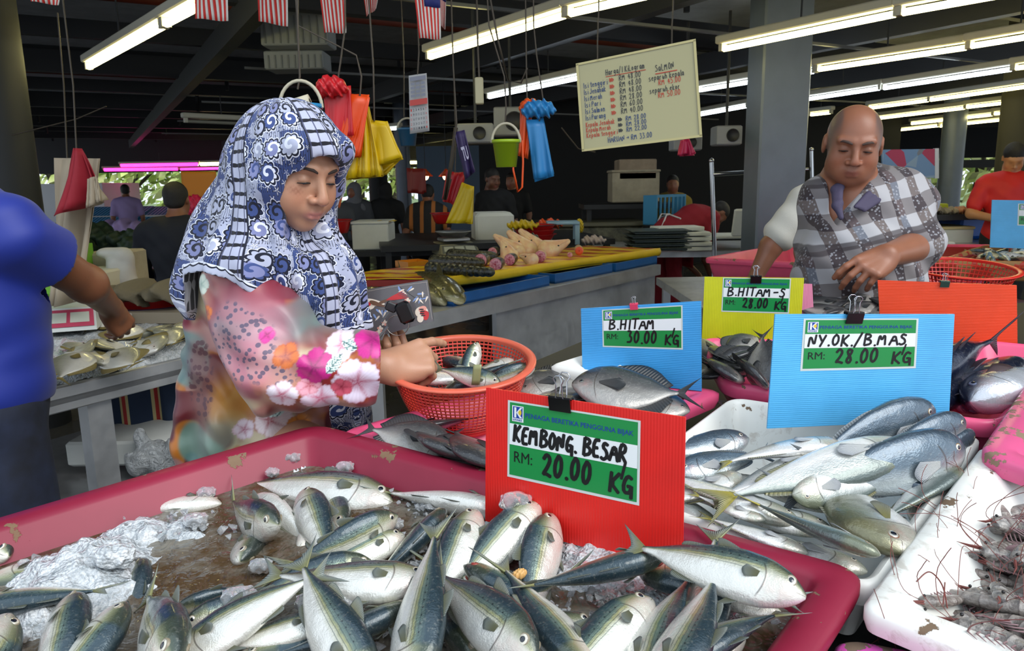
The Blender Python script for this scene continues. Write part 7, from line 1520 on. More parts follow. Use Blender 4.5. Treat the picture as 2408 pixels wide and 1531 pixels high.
def crate(name, a, b_, dep, z0, h, m, label, slots=True, cat='crate', ang=None):
 """a shallow plastic crate whose near top edge runs between two points"""
 a, b_ = Vector(a), Vector(b_); X = (b_ - a); X.z = 0; L = X.length; X.normalize(); N = Vector((-X.y, X.x, 0)); M = frame((a.x, a.y, 0), x=X, z=(0, 0, 1)); mb = MB(); t = .012
 mb.box((L / 2, dep / 2, z0 + t / 2), (L, dep, t), M=M)
 for (cx, cy, sx, sy) in ((L / 2, t / 2, L, t), (L / 2, dep - t / 2, L, t), (t / 2, dep / 2, t, dep - 2 * t), (L - t / 2, dep / 2, t, dep - 2 * t)):
  if slots and sx > sy:
   n = max(3, int(L / .07)); mb.box((cx, cy, z0 + h - .012), (sx, sy, .024), M=M); mb.box((cx, cy, z0 + .012), (sx, sy, .024), M=M)
   for i in range(n + 1): mb.box((min(max(i * L / n, .01), L - .01), cy, z0 + h / 2), (.02, sy, h - .04), M=M)
  else: mb.box((cx, cy, z0 + h / 2), (sx, sy, h), M=M)
 return mb.build(name, m, label=label, cat=cat)
crate('plastic_crate', onm(1065, 712, .02), onm(1292, 664, .02), .55, MZ + .0, .06, bluep, 'blue plastic crate under the yellow cloth, nearest to the woman', False)
crate('plastic_crate', onm(1305, 660, .02), onm(1440, 634, .02), .55, MZ + .0, .06, bluep, 'blue plastic crate under the yellow cloth in the middle', False)
crate('plastic_crate', onm(1448, 633, .02), onm(1545, 614, .02), .55, MZ + .0, .06, bluep, 'blue plastic crate under the yellow cloth corner at its right', False)
cl = NT('striped_oilcloth'); uvx = cl.n('UVMap'); sx = cl.n('SeparateXYZ', i_Vector=uvx.outputs[0]); wv = cl.math('SINE', cl.math('MULTIPLY', sx.outputs[0], 60.0)); inn = cl.ramp(sx.outputs[1], [(.06, 0.), (.065, 1.)])
cl.base(cl.mix(cl.math('MULTIPLY', inn, cl.ramp(wv, [(.40, 0.), (.45, .95)])), lin('e0bb18'), lin('a8321e'))); cl.p(Roughness=.3)
bz = .105; bz_ = MZ + bz
CA, CB, CC, CD = on(868, 654, bz_), on(1030, 655, bz_), on(1550, 583, bz_), on(1490, 572, bz_)
CA = E1 - dE * .55 + nE * .22; CB = on(1040, 655, bz_); CC = on(1548, 585, bz_)
be = empty('cutting_table', CB, 'low board wrapped in a yellow and red striped cloth', 'table'); brel = lambda o: (setattr(o, 'parent', be), setattr(o, 'matrix_parent_inverse', Matrix.Translation(-CB)), o)[2]
DD = CC + nE * .62; EE = CB - (CC - CB).normalized() * .45 + nE * .62
P4 = [CB, CC, DD, EE]
def cloth(u, v):
 a = CB.lerp(CC, u); b_ = EE.lerp(DD, u); e_ = .07
 if v < e_: return a + Vector((0, 0, -.05 * (1 - v / e_) - .002)) + (a - b_).normalized() * (.006 + .006 * math.sin(u * 40)) + Vector((0, 0, bz_ - a.z))
 q = a.lerp(b_, (v - e_) / (1 - e_)); return Vector((q.x, q.y, bz_ + .002 * math.sin(u * 31 + v * 20)))
b = MB(); b.slab(cloth, 60, 24, .004); o = brel(b.build('cloth', cl.m)); n = 61 * 25; uvs = [(i % 61 / 60, i // 61 / 24) for i in range(n)]; set_uv(o.data, uvs + uvs)
brel(quad_slab([(p.x, p.y, bz_ - .006) for p in (CB, CC, DD, EE)], .035, mat('red_board_edge', '8e2218', .5), 'board'))
yc = mat('yellow_cloth', 'd8b51a', .45, var=.1)
b = MB(); b.slab(lambda u, v: CB.lerp(CC, u) + Vector((0, 0, .006 - .052 * v - .006 * math.sin(u * 9) * v)) - nE * (.010 + .012 * math.sin(v * 3.14)), 60, 6, .006); brel(b.build('yellow_border', yc))
# striped edge left of the board
b = MB(); SL = on(835, 662, MZ + .06); b.slab(lambda u, v: SL.lerp(CB, u) + nE * (v * .5 - .0) + Vector((0, 0, 0)), 30, 4, .012); o = b.build('striped_board', cl.m, label='striped board under the olive fish, left end of the yellow cloth', cat='board'); uvs = [(i % 31 / 30, .07 + .9 * (i // 31 / 4)) for i in range(31 * 5)]; set_uv(o.data, uvs + uvs)
# fish pieces
cut_m = NT('raw_cut'); n = cut_m.noise(cut_m.coord(), 90, 4); cut_m.base(cut_m.ramp(n.outputs[0], [(.35, lin('b0506a')), (.65, lin('d9a0a8'))])); cut_m.p(Roughness=.25); sal_m = mat('salmon_cut', 'e0552c', .3, var=.15); cream = NT('fish_cheek'); n = cream.noise(cream.coord(), 22, 4); cream.base(cream.ramp(n.outputs[0], [(.3, lin('d9a68a')), (.7, lin('e6d3ac'))])); cream.p(Roughness=.28); dk = NT('dark_scales'); n = dk.noise(dk.coord(), 60, 5); dk.base(dk.ramp(n.outputs[0], [(.35, (.008, .009, .008)), (.7, (.07, .075, .06))])); dk.p(Roughness=.22)
dk.bump(n.outputs[0], .5, .01)
def steak(px, py, r, label, L=.10, az=.9, skin=dk.m, cm_=cut_m.m, z=.0):
 c = on(px, py, bz_ + r + z); d = Vector((math.sin(az) * -.3, -1, 0)).normalized(); e = empty('fish_steak', c, label, 'fish steak'); M = frame((0, 0, 0), x=Vector((1, -.2, 0)), y=None, z=-d) if False else Matrix.Translation((0, 0, 0)) @ (d.to_track_quat('Z', 'Y').to_matrix().to_4x4())
 b = MB(); b.lathe([(r * .97, .0), (r, -.004), (r * 1.02, -L * .5), (r * .9, -L)], 22, M=M); b.build('skin', skin, e); b = MB(); b.lathe([(.0001, .003), (r * .5, .004), (r * .9, .003), (r * .97, .0)], 22, M=M); b.lathe([(.0001, -L), (r * .9, -L)], 22, M=M); b.build('cut_face', cm_, e)
 b = MB(); b.lathe([(.0001, .006), (r * .12, .006), (r * .14, .003)], 10, M=M); b.build('backbone', mat('bone_red', '9a2030', .3), e); return e
for a in ((1130, 612, .040, 'round pink fish steak at the left of the row'), (1165, 622, .038, 'round pink fish steak in front of the others'), (1198, 611, .036, 'round pink fish steak at the right of the row'), (1158, 593, .034, 'fish steak behind the front row of cuts')): steak(*a)
steak(1362, 590, .030, 'cylinder of salmon with a bright orange cut face', .20, .2, cream.m, sal_m); steak(1340, 600, .018, 'small pink tail cut before the salmon', .07, .2, cream.m); steak(1270, 603, .038, 'flesh coloured round cut left of the salmon', .06, .8, cream.m, cut_m.m)
def wedge(pa, pb, r, label, m=cream.m, mouth=True, z=.03):
 a, c = on(*pa, bz_ + z), at(*pb, on(*pa, bz_ + z).y + .04); L = (c - a).length; e = empty('cut_fish', a, label, 'cut fish'); X = (c - a).normalized(); M = frame((0, 0, 0), x=X, z=(.0, -1, .25))
 s = SDF().cap(M @ Vector((0, 0, 0)), M @ Vector((L, 0, 0)), r * 1.6, r * .45, k=.02).cap(M @ Vector((0, r * .8, 0)), M @ Vector((L * .8, 0, 0)), r * 1.3, r * .5, k=.02).ell(M @ Vector((L * .45, .0, r * 1.1)), (r * .12, r * .12, r * .1), k=.004, op='-').cap(M @ Vector((L * .5, -r * .1, r * .95)), M @ Vector((L, 0, r * .45)), .004, .003, k=.004, op='-')
 o = s.mesh(.004, 'head', m); o.parent = e; b = MB(); b.ell(M @ Vector((L * .45, 0, r * 1.02)), (.007, .007, .006), 10, 6); b.build('eye', mat('dead_eye', '2a2c30', .1), e)
wedge((1215, 592), (1165, 556), .042, 'pale pointed fish head left in the pair of upright heads'); wedge((1240, 590), (1198, 548), .050, 'big pale fish head standing on the board, in the middle'); wedge((1270, 588), (1225, 544), .046, 'tall pale fish head right of the biggest one'); wedge((1200, 600), (1180, 565), .035, 'small pale fish head between the cuts')
wedge((1290, 592), (1335, 568), .042, 'long cream fish head pointing right, beside the salmon'); wedge((1252, 610), (1225, 602), .025, 'scrap of pinkish fish cheek at the board edge')
# scored dark fish
for i, (a, c, lb) in enumerate((((1012, 632), (1150, 640), 'dark fish scored in slices along the front of the board'), ((1020, 615), (1128, 618), 'dark fish lying behind the scored one'), ((1060, 600), (1160, 603), 'dark fish at the foot of the scale'))):
 A_, C_ = on(*a, bz_ + .03), on(*c, bz_ + .025); s = SDF(); n = 11
 for k in range(n): t = k / (n - 1); q = A_.lerp(C_, t); s.ell(q + Vector((0, .0, 0)), (.034, .05 * (1 - .4 * t), .042 * (1 - .35 * t)), k=.006 if i == 0 else .03)
 o = s.mesh(.004, 'dark_fish', dk.m); tag(o, lb, 'fish')
# olive fish on the bare counter
for (h, t_, z0, z1, tt, L, lb) in (((1078, 702), (925, 640), .04, .06, 20, None, 'olive fish with a blunt pale head resting on the counter edge'), ((1042, 708), (935, 655), .03, .06, 40, None, 'olive fish beside the blunt headed one, nearer the purse'), ((880, 668), (1010, 652), .05, .05, 60, None, 'olive fish lying behind the purse'), ((845, 690), (960, 672), .04, .04, 60, None, 'olive fish whose back shows over the purse edge'), ((1090, 690), (970, 625), .02, .05, 90, .4, 'olive fish under the blunt headed one'), ((990, 720), (900, 675), .03, .03, 30, None, 'olive fish hidden behind the purse corner')):
 put_fish('catfish', onm(*h, z0), onm(*t_, z1), tt, L, 0, lb, 'olive fish on the steel counter', up=(0, 0, 1), wide=.95)
# scale with pan
def scale(px, py, z, label, w=.34, m=None, front=None, pan=True, Y=None):
 c = on(px, py, z); e = empty('weighing_scale', c, label, 'weighing scale'); M = Matrix.Rotation(.35, 4, 'Z'); b = MB()
 b.add([M @ Vector(p) for p in ((-w / 2, -.17, 0), (w / 2, -.17, 0), (w / 2, .17, 0), (-w / 2, .17, 0), (-w * .46, -.08, .085), (w * .46, -.08, .085), (w * .46, .15, .10), (-w * .46, .15, .10))], [(3, 2, 1, 0), (0, 1, 5, 4), (4, 5, 6, 7), (1, 2, 6, 5), (3, 0, 4, 7), (2, 3, 7, 6)]); b.build('scale_body', m or mat('aged_beige', '9c9678', .5), e)
 sh = Sheet(*[M @ Vector(p) for p in ((-w * .44, -.09, .082), (w * .44, -.09, .082), (w * .47, -.165, .008), (-w * .47, -.165, .008))]); b = MB(); sh.rect(b, 0, .05, 1, .9, .002, 0)
 for i in range(3): sh.rect(b, .06 + i * .31, .2, .32 + i * .31, .7, .003, 1)
 b.build('display_panel', front or [mat('panel_grey', '6a6c64', .5), mat('panel_pale', 'b9bcae', .4)], e)
 if pan: b = MB(); b.box((0, .06, .12), (w * .7, .22, .03), M=M, bev=.008); b.lathe([(.001, .15), (.10, .15), (.155, .185), (.16, .19), (.10, .145), (.001, .143)], 30, M=M @ Matrix.Translation((0, .06, 0))); b.build('steel_pan', stm, e)
 return e
scale(1072, 596, MZ + .02, 'beige weighing scale with a round steel pan on the counter')
foam = mat('foam_white', 'd8dbd6', .7, var=.06); foam_d = mat('foam_stained', '9a907a', .8, var=.25)
def box(name, px, py, Y, w, h, d, m, label, cat, rz=0.0, bev=.01, lid=None, base=True, group=None):
 """a box whose front bottom edge centre sits on the given photograph point at distance Y"""
 if 4.3 <= Y <= 6.3: Y *= KF; w *= KF; h *= KF; d *= KF
 p = at(px, py, Y); M = Matrix.Rotation(rz, 4, 'Z'); e = empty(name, p, label, cat, group); b = MB(); b.box((0, d / 2, h / 2), (w, d, h), M=M, bev=bev); b.build('box_body', m, e)
 if lid: b = MB(); b.box((0, d / 2, h + .012), (w * 1.04, d * 1.04, .028), M=M, bev=.008); b.build('lid', lid, e)
 return e
def stand(name, px, py, Y, w, d, m, label, cat='table', rz=0.0, h=None):
 """a plain table under things that the photograph shows standing at this height"""
 if 4.3 <= Y <= 6.3 and h is None: Y *= KF; w *= KF; d *= KF
 p = at(px, py, Y); e = empty(name, (p.x, Y, 0), label, cat); M = Matrix.Rotation(rz, 4, 'Z'); z = h or p.z; b = MB(); b.box((0, d / 2, z - .025), (w, d, .05), M=M); b.build('table_top', m, e)
 for sx_ in (-1, 1):
  for sy in (.06, d - .06): b = MB(); b.box((sx_ * (w / 2 - .06), sy, (z - .05) / 2), (.05, .05, z - .05), M=M); b.build('leg', m, e)
 return z
dst = mat('dark_steel', '', 0)
stand('market_table', 900, 590, 4.9, 1.5, 1.0, dst, 'dark market table behind the olive fish holding foam boxes')
box('foam_box', 872, 588, 4.95, .24, .17, .3, foam, 'ribbed white foam box with a yellow rag, left of the scale', 'foam box', lid=foam)
b = MB(); q = at(905, 524, 6.82); b.slab(lambda u, v: q + Vector((u * .18 - .09, v * .14, .01 + .008 * math.sin(u * 9))), 8, 4, .004); b.build('yellow_rag', yc, label='yellow rag on the ribbed foam box', cat='cloth')
stand('market_table', 1180, 570, 4.7, 1.5, 1.2, dst, 'dark table behind the fish heads carrying a stool and bowls', rz=.2)
box('foam_box', 1165, 572, 4.95, .26, .20, .3, foam, 'clean white foam box upright behind the scale', 'foam box', rz=.15, bev=.03)
redp = mat('red_plastic', 'b01c1c', .3)
for i in range(3): p = at(1258, 570 - i * 11, 6.3); colander(p, .17, .07, (0, 0, 1), ('red bowl at the bottom of the stack behind the fish heads', 'red bowl in the middle of the stack behind the fish heads', 'red bowl with a dark rim on top of the stack')[i], wall=redp, rim=(redp, redp, mat('dark_rim', '2a2a30', .4))[i], simple=True, name='bowl')
colander(at(1045, 526, 7.1), .12, .10, (0, 0, 1), 'small red bowl below the hanging yellow bag', wall=redp, rim=redp, simple=True, name='bowl')
colander(at(795, 548, 6.8), .12, .12, (0, 0, 1), 'red tub right of the headscarf among the far stalls', wall=redp, rim=redp, simple=True, name='bowl', r0=.7)
colander(onm(828, 672, .0), .10, .07, (0, 0, 1), 'red bowl half hidden by the headscarf on the counter', wall=redp, rim=redp, simple=True, name='bowl')
crate('tray', onm(960, 627, .02), onm(1015, 622, .02), .2, MZ, .05, mat('orange_plastic', 'd88a1e', .35), 'small orange yellow tray behind the olive fish', False, 'tray')
def rag(px, py, Y, w, h, m, label, name='plastic_bag', cat='plastic bag'):
 if 4.0 <= Y <= 5.8: Y *= KF; w *= KF; h *= KF
 c = at(px, py, Y); s = SDF().ell((0, 0, h * .45), (w / 2, w * .35, h * .5), k=.03).ell((w * .25, 0, h * .3), (w * .3, w * .3, h * .35), k=.02).ell((-w * .28, .01, h * .25), (w * .25, w * .3, h * .3), k=.02)
 o = s.mesh(max(.004, w / 30), name, m, warp=lambda X, Y_, Z: w * .06 * np.sin(X / w * 17 + 1) * np.sin(Z / w * 13) + w * .03 * np.sin(X / w * 33 + Z / w * 20)); o.location = c; return tag(o, label, cat)
yb = mat('yellow_bag', 'c9ac10', .4); ob = mat('orange_bag', 'e2521a', .4); rb = mat('red_bag', 'b81f28', .4); bb = mat('blue_bag', '2c7fb8', .4)
rag(1228, 537, 4.4, .16, .05, yb, 'crumpled yellow bag on the red bowls'); rag(1362, 545, 4.9, .05, .09, yb, 'yellow bag knot beside the pale stool leg'); rag(1292, 535, 5.0, .16, .06, ob, 'orange bag lying behind the pale stool')
rag(1395, 572, 4.6, .13, .05, mat('squid_pale', 'b0a098', .3), 'pale squid lying at the dark end of the counter', 'squid', 'squid'); rag(1245, 572, 4.2, .10, .06, mat('dark_green_foil', '3c4a40', .3), 'crumpled green and white wrapper by the bowls', 'wrapper', 'wrapper')
e = empty('stool', at(1325, 575, 6.5), 'pale blue plastic stool behind the fish heads', 'stool'); sm_ = mat('pale_blue_plastic', '8fb0c4', .4); MB().box((0, .1, .185), (.28, .28, .025), bev=.005).build('seat', sm_, e)
for sx_ in (-1, 1):
 for sy in (0, .2): MB().box((sx_ * .12, sy, .09), (.04, .04, .18)).build('leg', sm_, e)
# dark freezer and shelving behind
fz = NT('worn_metal'); n = fz.noise(fz.coord(), 6, 6, .7); fz.base(fz.ramp(n.outputs[0], [(.4, lin('3a3a32')), (.7, lin('77755f'))])); fz.p(Roughness=.45, Metallic=.3)
p = at(1375, 590, 8.0); e = empty('chest_freezer', (p.x, 8.0, 0), 'long worn chest freezer in the dark behind the counter', 'freezer'); MB().box((0, .4, .50), (1.25, .8, 1.0), bev=.02).build('freezer_body', fz.m, e); MB().box((0, .4, 1.02), (1.3, .84, .05), bev=.01).build('lid', mat('freezer_lid', '6d6a55', .25, .5), e)
stand('shelf_table', 1490, 480, 6.1, .8, .5, dst, 'dark shelf frame carrying stained foam boxes');
box('foam_box', 1495, 476, 6.1, .38, .24, .3, foam_d, 'stained foam box in the lower shelf, under the rusty one', 'foam box', lid=foam_d); box('foam_box', 1500, 412 + 10, 6.1, .30, .16, .3, mat('rusty_box', '8a7a66', .8, var=.3), 'rust stained box on top of the foam box stack', 'foam box')
crate('plastic_crate', at(1543, 530, 7.6), at(1612, 510, 8.0), .16, at(1543, 530, 7.6).z, .30, mat('faded_blue', '2f7fa6', .5), 'faded blue crate standing on edge beside the person in red');
# steel tables right of the counter
stand('steel_table', 1620, 592, 4.9, 1.25, .9, stm, 'steel table with stacked grey trays and foam lids', rz=-.1)
gt = mat('speckled_tray', '3d4845', .35, var=.3)
for i in range(5):
 b = MB(); b.box((0, .19, 0), (.44, .36, .022), bev=.008); b.box((0, .19, .014), (.50, .41, .008), bev=.003); o = b.build('tray', gt, label=('lowest', 'second', 'third', 'fourth', 'topmost')[i] + ' speckled grey tray of the stack beside the yellow cloth corner', cat='tray'); o.location = at(1553, 588 - i * 10, 6.2) + Vector((.01 * (-1) ** i, 0, 0))
for i, (px, py, w, r) in enumerate(((1640, 585, .22, .1), (1638, 574, .20, -.1), (1632, 562, .22, .15), (1625, 550, .24, 0.), (1600, 538, .30, .1))):
 b = MB(); b.box((0, .1, 0), (w * 1.37, .27, .034), M=Matrix.Rotation(r, 4, 'Z'), bev=.006); o = b.build('foam_sheet', foam, label=('lowest', 'second', 'third', 'fourth', 'topmost')[i] + ' white foam lid of the pile beside the grey trays', cat='foam lid'); o.location = at(px, py, 6.55)
b = MB(); b.box((0, 0, .12), (.23, .04, .25), M=Matrix.Rotation(.3, 4, 'X'), bev=.01); b.build('foam_sheet', foam, label='white foam lid leaning upright on the steel table', cat='foam lid').location = at(1750, 553, 6.7)
b = MB(); b.box((0, .2, .015), (.6, .4, .03), bev=.008); b.build('foam_sheet', foam, label='large white foam lid lying flat behind the steel post', cat='foam lid').location = at(1705, 562, 6.8)
# steel rail frame
e = empty('steel_rail', at(1678, 590, 6.3), 'steel pipe rail standing behind the person in white', 'rail'); pr_ = mat('chrome_pipe', 'b0b2b4', .18, 1.0); e0 = e.location
for (a, c, r, nm) in (((1673, 378), (1680, 588), .014, 'post'), ((1836, 382), (1838, 560), .012, 'post'), ((1908, 352), (1910, 470), .012, 'post'), ((1674, 410), (1900, 398), .013, 'rail_bar')):
 A_, C_ = at(*a, 6.3), at(*c, 6.3); r *= 1.37; b = MB(); b.tube([A_ - e0, C_ - e0], r, 10)
 if nm == 'post': b.ell(A_ - e0, (r * 1.2, r * 1.2, r * 1.2), 10, 6); b.tube([C_ - e0, Vector((C_.x, C_.y, 0)) - e0], r, 8)
 b.build(nm, pr_, e)
# pink trays behind the man
gx = lambda px, py, z: on(px, py, z)
tray([gx(1655, 606, .98), gx(2330, 640, .98), gx(2330, 575, .98), gx(1850, 572, .98)], .16, .02, .04, .04, pink_p, 'long pink tray on the steel table behind the bald man', zf=lambda y: .98)
tray([gx(2090, 615, 1.02), gx(2230, 618, 1.02), gx(2330, 582, 1.02), gx(2170, 580, 1.02)], .10, .02, .03, .03, mat('deep_red_tray', 'a0202c', .3), 'deep red tray with an orange worn rim behind the bald man', zf=lambda y: 1.02)
T12 = tray([gx(2200, 612, 1.04), gx(2560, 618, 1.04), gx(2560, 575, 1.04), gx(2310, 577, 1.04)], .10, .022, .03, .03, paint('orange_red_tray', 'c8402c', chip=.5, worn='c98a3a'), 'red tray heaped with small fish at the right edge', zf=lambda y: 1.04)
for i in range(22):
 a = i * 1.7; x, y = 2300 + i * 7, 590 + (i * 13) % 22; put_fish('mackerel' if i % 3 else 'queenfish', on(x + 26 * math.cos(a), y + 7 * math.sin(a), 1.03), on(x - 26 * math.cos(a), y - 7 * math.sin(a), 1.02), 70 - i * 20, .20, None, 'small silver fish in the far red tray, number %s from its left end' % 'one two three four five six seven eight nine ten eleven twelve thirteen fourteen fifteen sixteen seventeen eighteen nineteen twenty twenty-one twenty-two'.split()[i], 'small fish in the far red tray', up=(0, 0, 1))
stand('steel_table', 2120, 612, 3.6, 1.75, 1.6, stm, 'wide steel table behind the bald man under the pink trays', h=.80)
box('tub', 2318, 562, 5.2, .36, .16, .3, mat('bright_blue_tub', '1f66cc', .35), 'bright blue upturned tub left of the far blue card', 'tub', bev=.03)
box('foam_box', 2235, 575, 5.0, .30, .10, .3, foam, 'yellowish white foam box left of the blue tub', 'foam box', lid=mat('cream_lid', 'cfc090', .6)); box('foam_box', 2215, 592, 4.6, .16, .06, .3, foam, 'small white foam box touching the checked sleeve', 'foam box'); box('foam_box', 2215, 548, 6.2, .26, .1, .3, mat('pinkish_box', 'b89078', .6), 'pinkish box on the far right stall', 'foam box')
stand('steel_table', 2280, 578, 4.75, 1.5, 1.5, stm, 'steel table behind the far blue card under the blue tub')
# big red colander behind the orange card
colander(on(2247, 700, 1.04), .175, .11, (0, -.1, 1), 'large red colander behind the plain orange card', wall=mat('bright_red', 'd8261c', .3), rim=mat('bright_red', '', 0), nr=70, nz=8)
# far right fish stall
stand('market_table', 2260, 520, 6.8, 2.2, 1.3, dst, 'far fish stall table beyond the blue tub', h=1.12)
fm_ = mat('far_fillet', 'c08a62', .5, var=.3)
for i in range(14): rag(2190 + (i * 41) % 150, 498 + (i * 7) % 20, 6.9 + (i % 3) * .2, .18, .06, fm_ if i % 2 else foam_d, '%s %s of cut fish on the far right stall' % (('orange', 'pale')[i % 2], ('first slab', 'second slab', 'third slab', 'fourth slab', 'fifth slab', 'sixth slab', 'last slab')[i // 2]), 'fillet', 'fish')['group'] = 'slabs of fish on the far right stall'
box('crate', 2205, 492, 6.9, .20, .05, .2, mat('lime_plastic', 'a8b428', .4), 'lime green tray on the far right stall', 'tray')
po = NT('poster'); v = po.n('TexVoronoi', i_Scale=5.0); po.set(v.inputs['Vector'], po.coord()); sp3 = po.n('SeparateColor'); po.set(sp3.inputs[0], v.outputs['Color']); po.base(po.ramp(sp3.outputs[0], [(0, lin('6f90b8')), (.45, lin('8ba2b8')), (.6, lin('b02a50')), (.75, lin('7c7f86'))], 'CONSTANT')); po.p(Roughness=.4)
b = MB(); sh = Sheet(at(2075, 352, 8.5), at(2206, 350, 8.5), at(2206, 418, 8.5), at(2075, 420, 8.5)); sh.rect(b, 0, 0, 1, 1, 0, 0, .03); sh.rect(b, .94, -.02, 1.01, 1.02, .005, 1, .04); b.build('poster', [po.m, mat('white_frame', 'd5d8dd', .5)], label='blue and red poster board beside the bald man collar', cat='poster')
b = MB(); sh = Sheet(at(2130, 420, 8.5), at(2190, 420, 8.5), at(2190, 460, 8.5), at(2130, 460, 8.5)); sh.rect(b, 0, 0, 1, 1, 0, 0, .03); b.build('notice_board', mat('white_frame', '', 0), label='small white notice below the blue and red poster', cat='notice')
# ================= left table =================
LZ_ = .84
a_ = on(168, 906, LZ_); b_ = on(458, 838, LZ_); dl = (b_ - a_).normalized(); nl = Vector((-dl.y, dl.x, 0)); a0 = a_ - dl * 1.6; b0 = b_ + dl * .30
le = empty('steel_table', a_, 'steel table with pomfrets on ice at the left', 'table'); lrel = lambda o: (setattr(o, 'matrix_parent_inverse', Matrix.Translation(-a_)), o)[1]
b = MB(); M = frame((0, 0, 0), x=dl, z=(0, 0, 1)); c = (a0 + b0) / 2 + nl * .55
b.box((0, 0, 0), ((b0 - a0).length, 1.1, .02), M=Matrix.Translation((c.x, c.y, LZ_ - .045)) @ M); c2 = (a0 + b0) / 2 + nl * .015
b.box((0, 0, 0), ((b0 - a0).length, .03, .085), M=Matrix.Translation((c2.x, c2.y, LZ_ - .04)) @ M, bev=.004); lrel(b.build('table_top', stm, le))
for q in (a_ + dl * .10 + nl * .06, a0 + dl * .1 + nl * .06, a0 + dl * .1 + nl * 1.0, b0 - dl * .06 + nl * 1.0, b0 - dl * .05 + nl * .06): b = MB(); b.box((0, 0, (LZ_ - .06) / 2), (.085, .06, LZ_ - .06), M=Matrix.Translation((q.x, q.y, 0)) @ M); lrel(b.build('leg', stm, le))
b = MB(); c = a_ + nl * .5 + dl * .2; b.box((0, 0, .36), ((b0 - a0).length, .9, .03), M=Matrix.Translation((c.x, c.y, 0)) @ M); lrel(b.build('lower_shelf', stm, le))
st = NT('striped_canvas'); uvx = st.n('UVMap'); sx = st.n('SeparateXYZ', i_Vector=uvx.outputs[0]); f = st.math('FRACT', st.math('MULTIPLY', sx.outputs[0], 4.1)); st.base(st.ramp(f, [(0, lin('1c2c44')), (.52, lin('b7a878')), (.64, lin('a02824')), (.82, lin('b7a878')), (.92, lin('1c2c44'))], 'CONSTANT')); st.p(Roughness=.85)
p0, p1 = at(236, 905, 2.95), at(520, 865, 3.1); b = MB(); b.slab(lambda u, v: p0.lerp(p1, u) + Vector((0, .02 * math.sin(u * 20), -v * .24)), 40, 6, .006); o = b.build('striped_curtain', st.m, label='blue red and cream striped canvas hanging under the pomfret table', cat='curtain'); uvs = [(i % 41 / 40, i // 41 / 6) for i in range(41 * 7)]; set_uv(o.data, uvs + uvs)
# ice and pomfrets
def onl(px, py, z=0.0): return on(px, py, LZ_ + z)
b = MB(); q0, q1, q2, q3 = onl(120, 895), onl(470, 828), onl(520, 735), onl(120, 745)
b.grid(lambda u, v: (lambda q: (q.x, q.y, LZ_ - .03 + (.055 if 0 < u < 1 and 0 < v < 1 else 0) + .02 * float(vnoise(np.array(q.x * 30), np.array(q.y * 30), 9)) + .008 * random.random()))(q0.lerp(q1, u).lerp(q3.lerp(q2, u), v)), 50, 34); b.build('table_ice', icem.m, label='bed of crushed ice under the yellow finned pomfrets', cat='ice', kind='stuff')
LP = [((215, 905), (150, 770), 'pomfret with its tail to the blue shirt, lowest at the left'), ((270, 885), (190, 800), 'pomfret over the table edge beside the jeans pocket'), ((330, 760), (235, 815), 'pomfret in the middle with a yellow upper fin'), ((395, 830), (300, 790), 'pomfret lying in front of the ice at the centre'), ((440, 800), (360, 762), 'pomfret at the right by the headscarf tail'), ((180, 845), (145, 880), 'pomfret beside the blue shirt hem'), ((215, 790), (310, 850), 'pomfret belly up left of the centre one'), ((365, 775), (440, 830), 'pomfret under the rightmost one'), ((285, 745), (200, 775), 'pomfret touched by the reaching hand'), ((330, 790), (420, 760), 'pomfret crossing the back row'), ((250, 830), (340, 870), 'pomfret at the front edge on bare ice'), ((420, 765), (500, 795), 'pomfret half behind the floral sleeve'), ((170, 800), (240, 850), 'pomfret low on the left ice')]
for i, (h, t_, lb) in enumerate(LP): put_fish('silver_pomfret', onl(*h, .045 + .015 * (i % 3)), onl(*t_, .045 + .01 * (i % 2)), (70, -75, 85)[i % 3], .25, None, 'yellow finned ' + lb, 'yellow finned pomfrets on the left table', up=(0, -.1, 1))
scale(152, 765, LZ_ + .06, 'white weighing scale with a pink display panel at the left', .30, mat('scale_white', 'c8ccc8', .4), [mat('pink_panel', 'b04058', .4), mat('panel_pale', '', 0)], False)
for i, (z, R, w_, lb) in enumerate(((.02, .17, mat('dark_blue_pl', '1c2a6a', .35), 'dark blue colander at the bottom of the left stack'), (.06, .17, redp, 'lower red colander in the left stack'), (.085, .17, mat('teal_pl', '5f9a94', .4), 'teal colander in the left stack'), (.115, .17, mat('bright_red2', 'c83020', .35), 'topmost red colander in the left stack'))):
 colander(on(362, 748, LZ_ + .02) + Vector((0, 0, z)), R + .016 - .005 * i, (.05, .05, .05, .035)[i], (0, 0, 1), lb, wall=w_, rim=w_, simple=True, r0=.9)
sk_ = mat('sack_white', 'b3b1a8', .75, var=.08); s = SDF().chain([(0, 0, .05), (0, 0, .25)], [.13, .10], k=.05).ell((-.04, 0, .36), (.13, .08, .05), k=.05).ell((.05, 0, .33), (.06, .06, .05), k=.05); o = s.mesh(.01, 'rice_sack', sk_, warp=lambda X, Y, Z: .008 * np.sin(X * 40) * np.sin(Z * 30)); o.location = at(290, 690, 3.6); o.scale = (.62, .62, .55); tag(o, 'white woven sack standing behind the stacked colanders', 'sack')
rag(350, 700, 3.4, .42, .07, mat('burlap', '6e6652', .9, bump=.4), 'folded grey brown sacking behind the stacked colanders', 'sacking', 'sacking')
stand('market_table', 240, 700, 3.3, 1.5, .8, mat('worn_board', '8a7f6c', .7), 'low worn table behind the scale with crates', rz=-.1, h=.93)
